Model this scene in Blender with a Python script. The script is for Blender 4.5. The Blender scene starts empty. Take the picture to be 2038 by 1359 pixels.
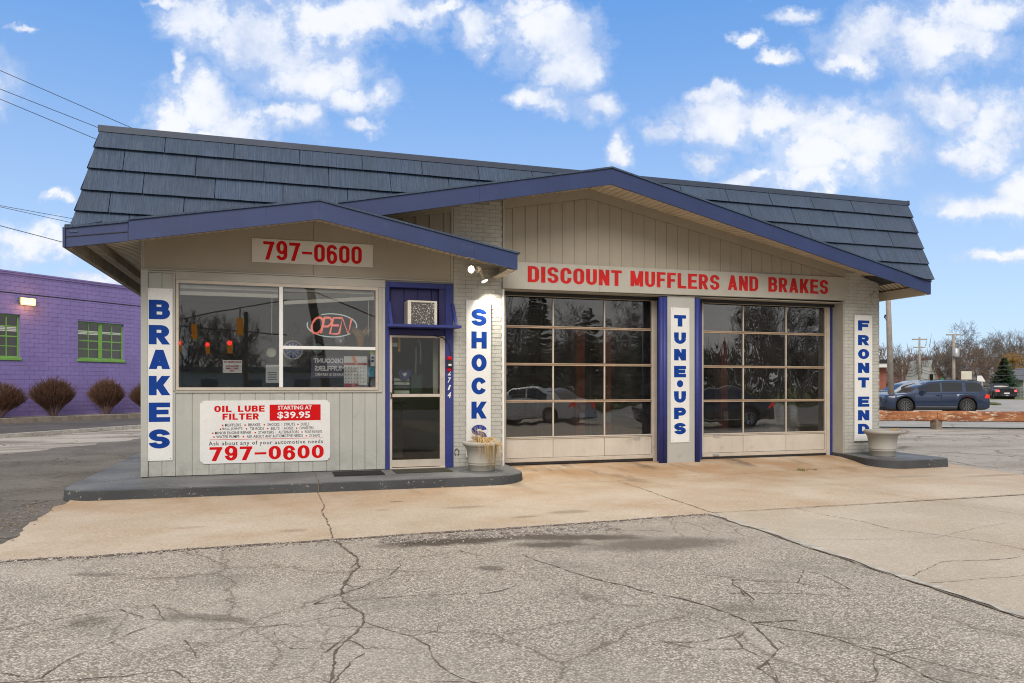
import bpy, math, random, time
from math import sin, cos, pi, radians, sqrt, atan2
from mathutils import Vector, noise as mnoise
random.seed(7)
scene = bpy.context.scene
COL = scene.collection

# ------------------------------------------------------------------ camera
EYE = 1.5
YAW = radians(17.385)            # the view turns to the right of the facade's normal
cd = bpy.data.cameras.new('camera'); cam = bpy.data.objects.new('camera', cd); COL.objects.link(cam)
cam.location = (0, 0, EYE); cam.rotation_euler = (pi/2, 0, -YAW)
cd.sensor_width = 36; cd.lens = 25.896; cd.shift_y = 0.0434
cd.clip_start = 0.05; cd.clip_end = 3000
scene.camera = cam

# ------------------------------------------------------------------ light
SUN_EL, SUN_AZ = radians(40), radians(200)     # azimuth: where the sun stands, clockwise from +Y
SUN_DIR = Vector((sin(SUN_AZ)*cos(SUN_EL), cos(SUN_AZ)*cos(SUN_EL), sin(SUN_EL)))
sd = bpy.data.lights.new('sun', 'SUN'); sun = bpy.data.objects.new('sun', sd); COL.objects.link(sun)
sd.energy = 2.3; sd.angle = radians(36); sd.color = (1.0, 0.92, 0.82)
sun.rotation_euler = SUN_DIR.to_track_quat('Z', 'Y').to_euler()
scene.view_settings.view_transform = 'Standard'; scene.view_settings.look = 'None'
scene.view_settings.exposure = 0.20; scene.view_settings.gamma = 1.0
try: scene.view_settings.use_curve_mapping = False
except Exception: pass
scene.cycles.max_bounces = 8; scene.cycles.transparent_max_bounces = 16
scene.cycles.use_denoising = True; scene.cycles.filter_width = 1.1
scene.cycles.caustics_reflective = False; scene.cycles.caustics_refractive = False

world = bpy.data.worlds.new('World'); scene.world = world; world.use_nodes = True
def build_world():
    nt = world.node_tree; N = nt.nodes; Lk = nt.links; N.clear()
    out = N.new('ShaderNodeOutputWorld'); bg = N.new('ShaderNodeBackground'); Lk.new(bg.outputs[0], out.inputs[0])
    tc = N.new('ShaderNodeTexCoord'); D = tc.outputs['Generated']
    def vm(op, a, b=None, c=None):
        n = N.new('ShaderNodeVectorMath'); n.operation = op
        for i, v in enumerate((a, b, c)):
            if v is None: continue
            if hasattr(v, 'links'): Lk.new(v, n.inputs[i])
            else: n.inputs[i].default_value = v
        return n.outputs['Value'] if op in ('DOT_PRODUCT', 'LENGTH') else n.outputs['Vector']
    def m(op, a, b=None, c=None, clamp=False):
        n = N.new('ShaderNodeMath'); n.operation = op; n.use_clamp = clamp
        for i, v in enumerate((a, b, c)):
            if v is None: continue
            if hasattr(v, 'links'): Lk.new(v, n.inputs[i])
            else: n.inputs[i].default_value = v
        return n.outputs[0]
    def nz(vec, sc, det, rough=0.55, dist=0.0):
        n = N.new('ShaderNodeTexNoise'); Lk.new(vec, n.inputs['Vector'])
        n.inputs['Scale'].default_value = sc; n.inputs['Detail'].default_value = det
        n.inputs['Roughness'].default_value = rough; n.inputs['Distortion'].default_value = dist
        return n
    def sstep(x, a, b):
        n = N.new('ShaderNodeMapRange'); n.interpolation_type = 'SMOOTHSTEP'; Lk.new(x, n.inputs[0])
        n.inputs[1].default_value = a; n.inputs[2].default_value = b; n.inputs[3].default_value = 0; n.inputs[4].default_value = 1
        return n.outputs[0]
    def mix(f, a, b):
        n = N.new('ShaderNodeMix'); n.data_type = 'RGBA'
        if hasattr(f, 'links'): Lk.new(f, n.inputs[0])
        else: n.inputs[0].default_value = f
        for k, v in ((6, a), (7, b)):
            if hasattr(v, 'links'): Lk.new(v, n.inputs[k])
            else: n.inputs[k].default_value = (*v, 1)
        return n.outputs[2]
    F = (sin(YAW), cos(YAW), 0); R = (cos(YAW), -sin(YAW), 0)
    # the part of the heaven over the shop, as a tangent plane round its own bearing
    sep = N.new('ShaderNodeSeparateXYZ'); Lk.new(D, sep.inputs[0]); z = sep.outputs[2]
    fd = vm('DOT_PRODUCT', D, F); fdc = m('MAXIMUM', fd, 0.12)
    u = m('DIVIDE', vm('DOT_PRODUCT', D, R), fdc); v = m('DIVIDE', z, fdc)
    cmb = N.new('ShaderNodeCombineXYZ'); Lk.new(u, cmb.inputs[0]); Lk.new(v, cmb.inputs[1]); p = cmb.outputs[0]
    wn = nz(p, 7.0, 6, 0.6); wn2 = nz(p, 26.0, 4, 0.6)
    w = vm('MULTIPLY_ADD', vm('SUBTRACT', wn.outputs['Color'], (.5, .5, .5)), (.15, .12, 0), p)
    w = vm('MULTIPLY_ADD', vm('SUBTRACT', wn2.outputs['Color'], (.5, .5, .5)), (.05, .04, 0), w)
    blobs = [(400,40,85,55),(520,70,150,75),(630,140,130,60),(715,190,85,38),(680,35,150,50),(790,12,110,40),
      (400,205,85,62),(345,240,52,42),(465,240,80,42),(400,265,100,30),(352,150,22,40),(592,228,66,44),(555,208,40,26),(735,246,40,18),
      (1090,70,115,62),(960,48,65,34),(1135,130,72,50),(1075,190,72,30),(1192,202,50,36),(1050,30,60,30),
      (1340,245,55,28),(1430,232,95,45),(1530,238,120,48),(1630,262,120,60),(1725,300,112,72),(1650,325,130,55),(1425,188,60,22),
      (1750,72,110,52),(1870,80,150,62),(1960,30,130,50),(1690,105,60,18),(1880,198,110,46),(1972,240,100,62),(1930,285,90,36),
      (1505,352,80,20),(1620,368,110,30),(1240,290,28,32),(1402,310,40,22),(1530,106,40,17),(1975,395,110,38),(2025,362,60,40),
      (1962,512,60,16),(2012,500,60,16),(62,482,72,36),(118,492,44,26),(112,402,34,14),(200,552,70,18),(880,14,60,18),(68,36,28,9),
      (1560,10,60,22),(1460,70,26,14),(-120,150,150,60),(2180,120,130,60),(2150,420,120,50),(600,-80,160,40),(1500,-120,220,60),(330,8,40,10)]
    cur = None
    for (px, py, rx, ry) in blobs:
        cx, cy = (px-1019)/1466, (768-py)/1466; ax, ay = 1466/(rx*1.12), 1466/(ry*1.12)
        ln = vm('LENGTH', vm('MULTIPLY_ADD', w, (ax, ay, 0), (-cx*ax, -cy*ay, 0)))
        cur = ln if cur is None else m('MINIMUM', cur, ln)
    field = m('SUBTRACT', 1.0, cur)
    fb = nz(p, 12.0, 12, 0.68)
    dens = m('ADD', field, m('MULTIPLY', m('SUBTRACT', fb.outputs['Fac'], .5), 2.0))
    wisp = nz(vm('MULTIPLY', w, (1, 1.6, 1)), 9.0, 8, 0.7); front = m('MAXIMUM', sstep(dens, -0.06, 0.62), m('MULTIPLY', sstep(m('ADD', dens, m('MULTIPLY', wisp.outputs['Fac'], 0.9)), 0.15, 0.75), 0.45))
    # the unseen rest of the heaven: near-closed warm grey cloud, also neutralising the light
    fb2 = nz(vm('MULTIPLY', D, (1, 1, 1.8)), 2.6, 8, 0.6, 0.3)
    rest = sstep(fb2.outputs['Fac'], 0.30, 0.52)
    inside = sstep(fd, 0.50, 0.70)
    mk = N.new('ShaderNodeMix'); mk.data_type = 'FLOAT'; Lk.new(inside, mk.inputs[0]); Lk.new(rest, mk.inputs[2]); Lk.new(front, mk.inputs[3])
    mask = mk.outputs[0]
    # cloud colour: white tops, grey-lilac bellies
    sh = nz(p, 5.0, 5, 0.5); sh2 = nz(p, 16.0, 6, 0.6); shade = sstep(m('ADD', m('ADD', m('MULTIPLY', sh.outputs['Fac'], .6), m('MULTIPLY', sh2.outputs['Fac'], .45)), m('MULTIPLY', dens, .16)), 0.46, 0.72)
    cl = mix(shade, (0.52, 0.61, 0.80), (0.84, 0.86, 0.91)); cl = mix(inside, mix(shade, (0.62, 0.60, 0.58), (0.90, 0.86, 0.80)), cl)
    sky = N.new('ShaderNodeTexSky'); sky.sky_type = 'NISHITA'; sky.sun_disc = False
    sky.sun_elevation = SUN_EL; sky.sun_rotation = SUN_AZ; sky.air_density = 1.0; sky.dust_density = 0.6; sky.ozone_density = 2.5
    skc = vm('MULTIPLY', sky.outputs[0], (SKYK[0], SKYK[1], SKYK[2]))
    grad = sstep(z, -0.05, 0.55)
    tint = mix(grad, (0.60, 0.76, 0.92), (0.12, 0.35, 0.80))
    blue = mix(0.7, skc, tint)
    body = mix(m('MULTIPLY', mask, 0.96), blue, cl)
    # below the horizon a dull ground tone
    body = mix(sstep(z, -0.04, 0.0), (0.2, 0.19, 0.17), body)
    sc = vm('MULTIPLY', body, (10, 10, 10))
    Lk.new(sc, bg.inputs[0]); bg.inputs[1].default_value = 0.1
SKYK = (0.085, 0.10, 0.13)
build_world()

# ------------------------------------------------------------------ object helpers
W = {}
def _link(o, parent=None, wl=(0, 0, 0)):
    COL.objects.link(o)
    wl = Vector(wl)
    if parent is not None:
        o.parent = parent; o.location = wl - W[parent]
    else: o.location = wl
    W[o] = wl
def tag(o, label=None, cat=None, group=None, kind=None):
    if label: o['label'] = label
    if cat: o['category'] = cat
    if group: o['group'] = group
    if kind: o['kind'] = kind
    return o
def root(name, loc, label=None, cat=None, group=None, kind=None):
    o = bpy.data.objects.new(name, None); o.empty_display_size = .3
    _link(o, None, loc); return tag(o, label, cat, group, kind)

class MB:
    def __init__(s): s.v = []; s.f = []
    def add(s, vs, fs):
        k = len(s.v); s.v += [tuple(p) for p in vs]; s.f += [tuple(i+k for i in f) for f in fs]; return s
    def box(s, x0, x1, y0, y1, z0, z1):
        if x0 > x1: x0, x1 = x1, x0
        if y0 > y1: y0, y1 = y1, y0
        if z0 > z1: z0, z1 = z1, z0
        return s.add([(x0,y0,z0),(x1,y0,z0),(x1,y1,z0),(x0,y1,z0),(x0,y0,z1),(x1,y0,z1),(x1,y1,z1),(x0,y1,z1)],
              [(0,3,2,1),(4,5,6,7),(0,1,5,4),(1,2,6,5),(2,3,7,6),(3,0,4,7)])
    def bbox(s, x0, x1, y0, y1, z0, z1, b=.004):
        """box whose front (-Y) edges are chamfered"""
        P = [(x0,y1,z0),(x1,y1,z0),(x1,y1,z1),(x0,y1,z1),(x0,y0+b,z0),(x1,y0+b,z0),(x1,y0+b,z1),(x0,y0+b,z1),
             (x0+b,y0,z0+b),(x1-b,y0,z0+b),(x1-b,y0,z1-b),(x0+b,y0,z1-b)]
        return s.add(P, [(0,3,2,1),(8,9,10,11),(4,5,9,8),(5,6,10,9),(6,7,11,10),(7,4,8,11),(0,1,5,4),(1,2,6,5),(2,3,7,6),(3,0,4,7)])
    def prism(s, poly, axis, a, b):
        """extrude a 2-D polygon along axis from a to b. axis y: poly in (x,z); z: (x,y); x: (y,z)"""
        n = len(poly)
        def pt(p, t): return (p[0], t, p[1]) if axis == 'y' else ((p[0], p[1], t) if axis == 'z' else (t, p[0], p[1]))
        vs = [pt(p, a) for p in poly] + [pt(p, b) for p in poly]
        return s.add(vs, [tuple(range(n)), tuple(range(2*n-1, n-1, -1))] + [(i, i+n, (i+1) % n+n, (i+1) % n) for i in range(n)])
    def hexa(s, P):
        """8 corners: bottom four ring, top four ring"""
        return s.add(P, [(0,3,2,1),(4,5,6,7),(0,1,5,4),(1,2,6,5),(2,3,7,6),(3,0,4,7)])
    def tube(s, pts, r, n=8, r2=None, caps=True):
        pts = [Vector(p) for p in pts]; k = len(s.v); m = len(pts)
        for i, p in enumerate(pts):
            d = (pts[min(i+1, m-1)] - pts[max(i-1, 0)]).normalized()
            a = d.cross(Vector((0, 0, 1)) if abs(d.z) < .95 else Vector((1, 0, 0))).normalized(); b = d.cross(a)
            rr = r if r2 is None else r + (r2-r)*i/(m-1)
            for j in range(n):
                t = 2*pi*j/n; s.v.append(tuple(p + a*cos(t)*rr + b*sin(t)*rr))
        for i in range(m-1):
            for j in range(n):
                s.f.append((k+i*n+j, k+i*n+(j+1) % n, k+(i+1)*n+(j+1) % n, k+(i+1)*n+j))
        if caps:
            s.f.append(tuple(k+j for j in range(n-1, -1, -1))); s.f.append(tuple(k+(m-1)*n+j for j in range(n)))
        return s
    def lathe(s, prof, c=(0, 0, 0), n=24, axis='z'):
        k = len(s.v)
        for (r, h) in prof:
            for j in range(n):
                t = 2*pi*j/n
                if axis == 'z': s.v.append((c[0]+r*cos(t), c[1]+r*sin(t), c[2]+h))
                elif axis == 'y': s.v.append((c[0]+r*cos(t), c[1]+h, c[2]+r*sin(t)))
                else: s.v.append((c[0]+h, c[1]+r*cos(t), c[2]+r*sin(t)))
        for i in range(len(prof)-1):
            for j in range(n):
                s.f.append((k+i*n+j, k+i*n+(j+1) % n, k+(i+1)*n+(j+1) % n, k+(i+1)*n+j))
        return s
    def mesh(s, name, c=(0, 0, 0), mats=(), smooth=False):
        me = bpy.data.meshes.new(name)
        me.from_pydata([(x-c[0], y-c[1], z-c[2]) for x, y, z in s.v], [], s.f)
        for mt in mats: me.materials.append(mt)
        if smooth: me.shade_smooth()
        me.update(); return me
    def centre(s):
        xs, ys, zs = zip(*s.v)
        return Vector(((min(xs)+max(xs))/2, (min(ys)+max(ys))/2, (min(zs)+max(zs))/2))
    def build(s, name, mt, parent=None, label=None, cat=None, group=None, kind=None, smooth=False, base=False):
        c = s.centre()
        if base: c.z = min(v[2] for v in s.v)
        me = s.mesh(name, c, [mt], smooth)
        o = bpy.data.objects.new(name, me); _link(o, parent, c)
        return tag(o, label, cat, group, kind)
def inst(name, me, parent, wl, scale=(1, 1, 1), rot=None):
    o = bpy.data.objects.new(name, me); _link(o, parent, wl); o.scale = scale
    if rot is not None: o.rotation_euler = rot
    return o
def copy_tree(o, parent=None):
    c = o.copy(); COL.objects.link(c)
    if parent is not None: c.parent = parent
    for ch in o.children: copy_tree(ch, c)
    return c

# ------------------------------------------------------------------ materials
def lin(r, g, b):
    f = lambda c: ((c/255+.055)/1.055)**2.4 if c/255 > .04045 else c/255/12.92
    return (f(r), f(g), f(b))
class NT:
    def __init__(s, name):
        s.m = bpy.data.materials.new(name); s.m.use_nodes = True; s.t = s.m.node_tree; s.N = s.t.nodes; s.L = s.t.links
        s.b = s.N['Principled BSDF']; s.out = s.N['Material Output']
        g = s.N.new('ShaderNodeNewGeometry'); s.pos = g.outputs['Position']; s.geo = g
    def put(s, i, v):
        if hasattr(v, 'links'): s.L.new(v, i)
        elif isinstance(v, (tuple, list)) and len(v) == 3 and i.type == 'RGBA': i.default_value = (*v, 1)
        else: i.default_value = v
    def mapv(s, scale=(1, 1, 1), vec=None, rot=(0, 0, 0)):
        n = s.N.new('ShaderNodeMapping'); s.L.new(vec or s.pos, n.inputs[0]); n.inputs['Scale'].default_value = scale; n.inputs['Rotation'].default_value = rot; return n.outputs[0]
    def noise(s, sc, det=4, rough=.55, vec=None, dist=0, col=False):
        n = s.N.new('ShaderNodeTexNoise'); s.L.new(vec or s.pos, n.inputs['Vector']); n.inputs['Scale'].default_value = sc
        n.inputs['Detail'].default_value = det; n.inputs['Roughness'].default_value = rough; n.inputs['Distortion'].default_value = dist
        return n.outputs['Color'] if col else n.outputs['Fac']
    def voro(s, sc, vec=None, feat='F1', out='Distance', rnd=1):
        n = s.N.new('ShaderNodeTexVoronoi'); n.feature = feat; s.L.new(vec or s.pos, n.inputs['Vector']); n.inputs['Scale'].default_value = sc
        n.inputs['Randomness'].default_value = rnd
        return n.outputs[out]
    def ramp(s, f, stops, interp='LINEAR'):
        n = s.N.new('ShaderNodeValToRGB'); s.L.new(f, n.inputs[0]); r = n.color_ramp; r.interpolation = interp
        while len(r.elements) < len(stops): r.elements.new(.5)
        for e, (p, c) in zip(r.elements, stops):
            e.position = p; e.color = (*c, 1) if isinstance(c, (tuple, list)) else (c, c, c, 1)
        return n.outputs[0]
    def mr(s, x, a, b, c=0, d=1, smooth=True):
        n = s.N.new('ShaderNodeMapRange'); s.L.new(x, n.inputs[0])
        if smooth: n.interpolation_type = 'SMOOTHSTEP'
        for i, v in zip((1, 2, 3, 4), (a, b, c, d)): n.inputs[i].default_value = v
        return n.outputs[0]
    def mix(s, f, a, b, mode='MIX'):
        n = s.N.new('ShaderNodeMix'); n.data_type = 'RGBA'; n.blend_type = mode; s.put(n.inputs[0], f); s.put(n.inputs[6], a); s.put(n.inputs[7], b); return n.outputs[2]
    def math(s, op, a, b=None, clamp=False):
        n = s.N.new('ShaderNodeMath'); n.operation = op; n.use_clamp = clamp; s.put(n.inputs[0], a)
        if b is not None: s.put(n.inputs[1], b)
        return n.outputs[0]
    def vadd(s, a, b, op='ADD'):
        n = s.N.new('ShaderNodeVectorMath'); n.operation = op; s.put(n.inputs[0], a); s.put(n.inputs[1], b); return n.outputs[0]
    def sep(s, vec=None):
        n = s.N.new('ShaderNodeSeparateXYZ'); s.L.new(vec or s.pos, n.inputs[0]); return n.outputs
    def rnd(s):
        n = s.N.new('ShaderNodeObjectInfo'); return n.outputs['Random']
    def bump(s, h, strength=.3, dist=.01):
        n = s.N.new('ShaderNodeBump'); s.L.new(h, n.inputs['Height']); n.inputs['Strength'].default_value = strength; n.inputs['Distance'].default_value = dist
        s.L.new(n.outputs[0], s.b.inputs['Normal'])
    def fin(s, col, rough=.6, metal=0, spec=None):
        s.put(s.b.inputs['Base Color'], col); s.put(s.b.inputs['Roughness'], rough); s.b.inputs['Metallic'].default_value = metal
        if spec is not None: s.b.inputs['Specular IOR Level'].default_value = spec
        return s.m
def paint(name, col, rough=.55, var=.12, sc=3.0, fine=60, bump=.15, grime=None, metal=0, spec=None, objvar=0, streak=0, splash=0):
    """coat of paint with mottling, fine grain and optional grime patches"""
    n = NT(name); c = tuple(col)
    dark = tuple(x*(1-var) for x in c); lite = tuple(min(1, x*(1+var)) for x in c)
    base = n.mix(n.mr(n.noise(sc, 5), .3, .7), dark, lite)
    base = n.mix(n.mr(n.noise(fine, 3), .3, .75, 0, .35), base, tuple(x*.8 for x in c))
    if streak:
        st = n.noise(1.0, 4, vec=n.mapv((14, 14, .7)))
        base = n.mix(n.mr(st, .52, .8, 0, streak), base, tuple(x*.62 for x in c))
    if grime:
        base = n.mix(n.mr(n.noise(sc*2.3, 6, .65), .56, .75, 0, grime[1]), base, grime[0])
    if splash:
        zc = n.sep()[2]; base = n.mix(n.math('MULTIPLY', n.mr(zc, .62, .14), n.mr(n.noise(3.0, 6, .7), .38, .66, 0, .6)), base, tuple(x*.5 for x in c))
    if objvar:
        base = n.mix(n.mr(n.rnd(), 0, 1, 0, objvar, False), base, tuple(x*.7 for x in c))
    if bump: n.bump(n.noise(fine*1.5, 4), bump, .004)
    return n.fin(base, rough, metal, spec)
def plain(name, col, rough=.5, metal=0, spec=None):
    n = NT(name); return n.fin(tuple(col), rough, metal, spec)
def emit(name, col, strength, base=None):
    n = NT(name); n.put(n.b.inputs['Base Color'], base or tuple(col)); n.put(n.b.inputs['Emission Color'], tuple(col)); n.b.inputs['Emission Strength'].default_value = strength; return n.m
def glass(name, tint=(.9, .92, .9), ior=1.5, wav=0.0, wsc=1.2, rough=0.0, refl=1.0, dirt=0.0):
    n = NT(name); n.N.remove(n.b)
    tr = n.N.new('ShaderNodeBsdfTransparent'); tr.inputs[0].default_value = (*tint, 1)
    gl = n.N.new('ShaderNodeBsdfGlossy'); gl.inputs['Roughness'].default_value = rough; gl.inputs[0].default_value = (1, 1, 1, 1)
    fr = n.N.new('ShaderNodeFresnel'); fr.inputs[0].default_value = ior
    if wav:
        bp = n.N.new('ShaderNodeBump'); h = n.noise(wsc, 2, vec=n.mapv((1, 1, .7))); n.L.new(h, bp.inputs['Height'])
        bp.inputs['Strength'].default_value = 1.0; bp.inputs['Distance'].default_value = wav
        n.L.new(bp.outputs[0], gl.inputs['Normal']); n.L.new(bp.outputs[0], fr.inputs['Normal'])
    f = n.math('MULTIPLY', fr.outputs[0], refl, clamp=True)
    mx = n.N.new('ShaderNodeMixShader'); n.L.new(f, mx.inputs[0]); n.L.new(tr.outputs[0], mx.inputs[1]); n.L.new(gl.outputs[0], mx.inputs[2])
    res = mx.outputs[0]
    if dirt:
        df = n.N.new('ShaderNodeBsdfDiffuse'); df.inputs[0].default_value = (.35, .33, .3, 1)
        m2 = n.N.new('ShaderNodeMixShader'); n.L.new(n.mr(n.noise(2.5, 6, .65), .35, .8, dirt*.3, dirt), m2.inputs[0]); n.L.new(res, m2.inputs[1]); n.L.new(df.outputs[0], m2.inputs[2]); res = m2.outputs[0]
    n.L.new(res, n.out.inputs[0]); return n.m

M = {}
M['siding'] = paint('weathered_grey_siding', (.44, .445, .405), .7, .05, 2.5, 90, .35, ((.20, .19, .165), .25), streak=.38, objvar=.14, splash=1)
M['panel'] = paint('taupe_wall_panel', (.36, .32, .255), .75, .05, 1.5, 120, .4, streak=.08)
M['trim'] = paint('taupe_trim', (.42, .40, .345), .6, .06, 3, 80, .15)
M['brick'] = paint('grey_painted_brick', (.45, .445, .40), .6, .07, 5, 60, .5, objvar=.12)
M['mortar'] = paint('grey_painted_mortar', (.30, .29, .26), .8, .1, 5, 60, .5)
M['pier'] = paint('grey_painted_render', (.41, .41, .375), .7, .06, 2, 70, .35, ((.28, .25, .19), .4))
M['blue'] = paint('violet_blue_paint', (.022, .034, .19), .55, .12, 4, 60, .12, objvar=.08, streak=.25)
M['fascia'] = paint('slate_blue_fascia_metal', (.022, .040, .128), .5, .10, 1.6, 50, .06, ((.06, .08, .18), .5), objvar=.12, streak=.2)
M['navy'] = paint('deep_violet_door_paint', (.022, .020, .11), .5, .12, 5, 60, .1)
M['soffit'] = paint('beige_soffit_vinyl', (.55, .48, .37), .6, .05, 3, 50, .05)
M['alu'] = paint('pale_aluminium', (.52, .46, .385), .45, .06, 5, 60, .05, ((.25, .17, .10), .35))
M['rail'] = paint('weathered_copper_tinted_rail', (.50, .37, .26), .4, .1, 6, 60, .05, ((.20, .12, .07), .5), metal=.3)
M['doorpanel'] = paint('stained_white_door_panel', (.56, .51, .43), .55, .07, 2.2, 50, .08, ((.33, .25, .17), .45), streak=.25)
M['white'] = paint('white_enamel', (.78, .78, .76), .4, .02, 3, 50, .02)
M['signwhite'] = paint('white_sign_board', (.74, .74, .72), .35, .03, 2, 40, .02, ((.55, .54, .5), .3))
M['oldwhite'] = paint('yellowed_sign_board', (.66, .62, .54), .45, .04, 2, 40, .02)
M['signblue'] = paint('cobalt_sign_vinyl', (.004, .045, .27), .6, .08, 5, 60, .02, spec=.15)
M['signred'] = paint('red_sign_vinyl', (.60, .004, .006), .6, .05, 3, 60, .02, spec=.15)
M['fadered'] = paint('faded_red_painted_lettering', (.50, .022, .022), .7, .12, 3, 90, .1, ((.56, .14, .11), .4), spec=.15)
M['ink'] = plain('black_sign_ink', (.02, .02, .03), .6)
M['black'] = plain('dull_black', (.015, .015, .017), .6)
M['rubber'] = paint('black_rubber', (.022, .02, .02), .85, .2, 8, 80, .5)
M['mat'] = paint('olive_brown_door_mat', (.035, .032, .020), .95, .2, 8, 150, .9)
M['screw'] = plain('dull_screw', (.25, .24, .22), .5, .6)
M['kerb'] = None
M['interior'] = paint('dim_interior_wall', (.36, .35, .32), .8, .08, 1, 40, .05)
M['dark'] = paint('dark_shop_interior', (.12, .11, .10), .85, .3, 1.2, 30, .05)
M['glass'] = glass('office_window_glass', (.95, .96, .95), 1.5, .0012, 1.0, refl=1.7)
M['glassdoor'] = glass('storm_door_glass', (.92, .94, .92), 1.5, .0008, 1.0, refl=.75)
M['glassbay'] = glass('wavy_bay_door_glass', (.66, .67, .66), 1.6, .006, 1.1, refl=2.1, dirt=.06)
M['wood'] = paint('weathered_timber', (.24, .20, .155), .85, .25, 4, 40, .6)
M['pole'] = paint('grey_pole_wood', (.34, .29, .25), .85, .15, 4, 40, .4)
M['wire'] = plain('dark_wire', (.05, .05, .055), .6)
M['steel'] = paint('galvanised_steel', (.42, .43, .43), .45, .1, 4, 40, .1, metal=.5)
def shingle_mat():
    n = NT('dark_slate_blue_shake_metal')
    g = n.noise(1.0, 3, .6, vec=n.mapv((60, 3, 1.2))); g2 = n.noise(2.0, 4)
    c = n.mix(n.mr(g, .3, .7), (.036, .063, .110), (.066, .106, .178))
    c = n.mix(n.mr(g2, .35, .7, 0, .5), c, (.042, .062, .095))
    c = n.mix(n.mr(n.rnd(), 0, 1, 0, .45, False), c, (.040, .055, .088)); c = n.mix(n.mr(n.noise(1.3, 6, .7), .58, .74, 0, .35), c, (.11, .13, .16))
    n.bump(g, .9, .02); return n.fin(c, n.mr(g2, .3, .7, .45, .6), 0, .4)
M['shingle'] = shingle_mat()
def ribbed_soffit():
    n = NT('ribbed_beige_soffit'); s = n.sep()
    return n.fin(n.mix(n.mr(n.noise(3, 4), .35, .7), (.56, .48, .37), (.62, .55, .43)), .6)
M['ribs'] = ribbed_soffit()

# ---- ground materials (colours in linear base colour)
def cracks(n, sc, width, vec=None, wob=.35):
    base = vec or n.pos
    nn = n.noise(1.3, 5, .65, vec=base, col=True); off = n.vadd(n.vadd(nn, (.5, .5, .5), 'SUBTRACT'), (wob*2, wob*2, 0), 'MULTIPLY')
    p = n.vadd(base, off)
    d = n.voro(sc, vec=p, feat='DISTANCE_TO_EDGE')
    return n.mr(d, 0, width, 1, 0)
def aggregate():
    n = NT('exposed_aggregate_asphalt')
    p = n.vadd(n.pos, n.vadd(n.noise(30, 2, col=True), (.015, .015, 0), 'MULTIPLY'))
    v = n.voro(80, vec=p, out='Color'); sx = n.sep(v)[0]
    d = n.voro(80, vec=p)
    c = n.ramp(sx, [(0, (.25, .21, .17)), (.25, (.38, .33, .27)), (.5, (.55, .48, .40)), (.75, (.68, .60, .50)), (1, (.86, .79, .68))])
    c = n.mix(n.mr(d, .38, .65, 0, .7), c, (.21, .185, .155))
    # smoother, paler worn zone and darker, rougher zones
    zone = n.noise(.35, 5, .55); c = n.mix(n.mr(zone, .42, .62, .0, .45), c, (.48, .43, .37))
    c = n.mix(n.mr(n.noise(1.1, 6, .6), .48, .74, 0, .5), c, (.22, .20, .175)); c = n.mix(n.mr(n.noise(.9, 4, .6, vec=n.vadd(n.pos, (17, 5, 0))), .52, .70, 0, .35), c, (.62, .56, .48))
    c = n.mix(n.mr(n.noise(7, 5, .7), .60, .74, 0, .35), c, (.15, .135, .115))
    net = cracks(n, .62, .007); msk = n.mr(n.noise(.28, 3), .42, .52)
    net2 = cracks(n, 1.5, .018, wob=.25); msk2 = n.mr(n.noise(.33, 2, vec=n.mapv((1, 1, 1), rot=(0, 0, 1.0))), .52, .60)
    k = n.math('MAXIMUM', n.math('MULTIPLY', net, msk), n.math('MULTIPLY', net2, n.math('MULTIPLY', msk2, .85)))
    halo = n.math('MULTIPLY', cracks(n, .62, .03), msk); c = n.mix(n.math('MULTIPLY', halo, .16), c, (.22, .17, .12)); c = n.mix(n.math('MULTIPLY', k, .55), c, (.13, .10, .075)); c = n.mix(1.0, c, (.97, .965, .935), 'MULTIPLY')
    for (x, y, rx, ry, s, rot) in [(1.55,6.98,.75,.20,.95,.05),(2.75,6.80,.85,.17,.85,.28),(2.45,6.55,.40,.16,.8,.1),(3.45,6.25,.85,.30,.65,.1),(-.5,5.15,.35,.1,.55,.5),(-1.15,5.3,.16,.1,.5,0),(-1.4,6.6,.25,.1,.55,.3),(1.64,5.84,.10,.10,.6,0),(4.1,2.6,.25,.12,.5,.4),(3.0,4.3,.25,.12,.3,.4)]:
        q = n.vadd(n.pos, n.vadd(n.vadd(n.noise(5, 4, col=True), (.5, .5, .5), 'SUBTRACT'), (.3, .3, 0), 'MULTIPLY'))
        q = n.vadd(q, (x, y, 0), 'SUBTRACT'); q = n.mapv((1/rx, 1/ry, 0), vec=n.mapv((1, 1, 1), vec=q, rot=(0, 0, rot)))
        L = n.N.new('ShaderNodeVectorMath'); L.operation = 'LENGTH'; n.L.new(q, L.inputs[0])
        c = n.mix(n.mr(L.outputs['Value'], .45, 1.25, s, 0), c, (.10, .08, .06))
    n.bump(n.math('SUBTRACT', n.math('MULTIPLY', d, -1), n.math('MULTIPLY', k, 1.0)), .55, .006)
    return n.fin(c, .85, 0, .25)
M['aggregate'] = aggregate()
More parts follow.
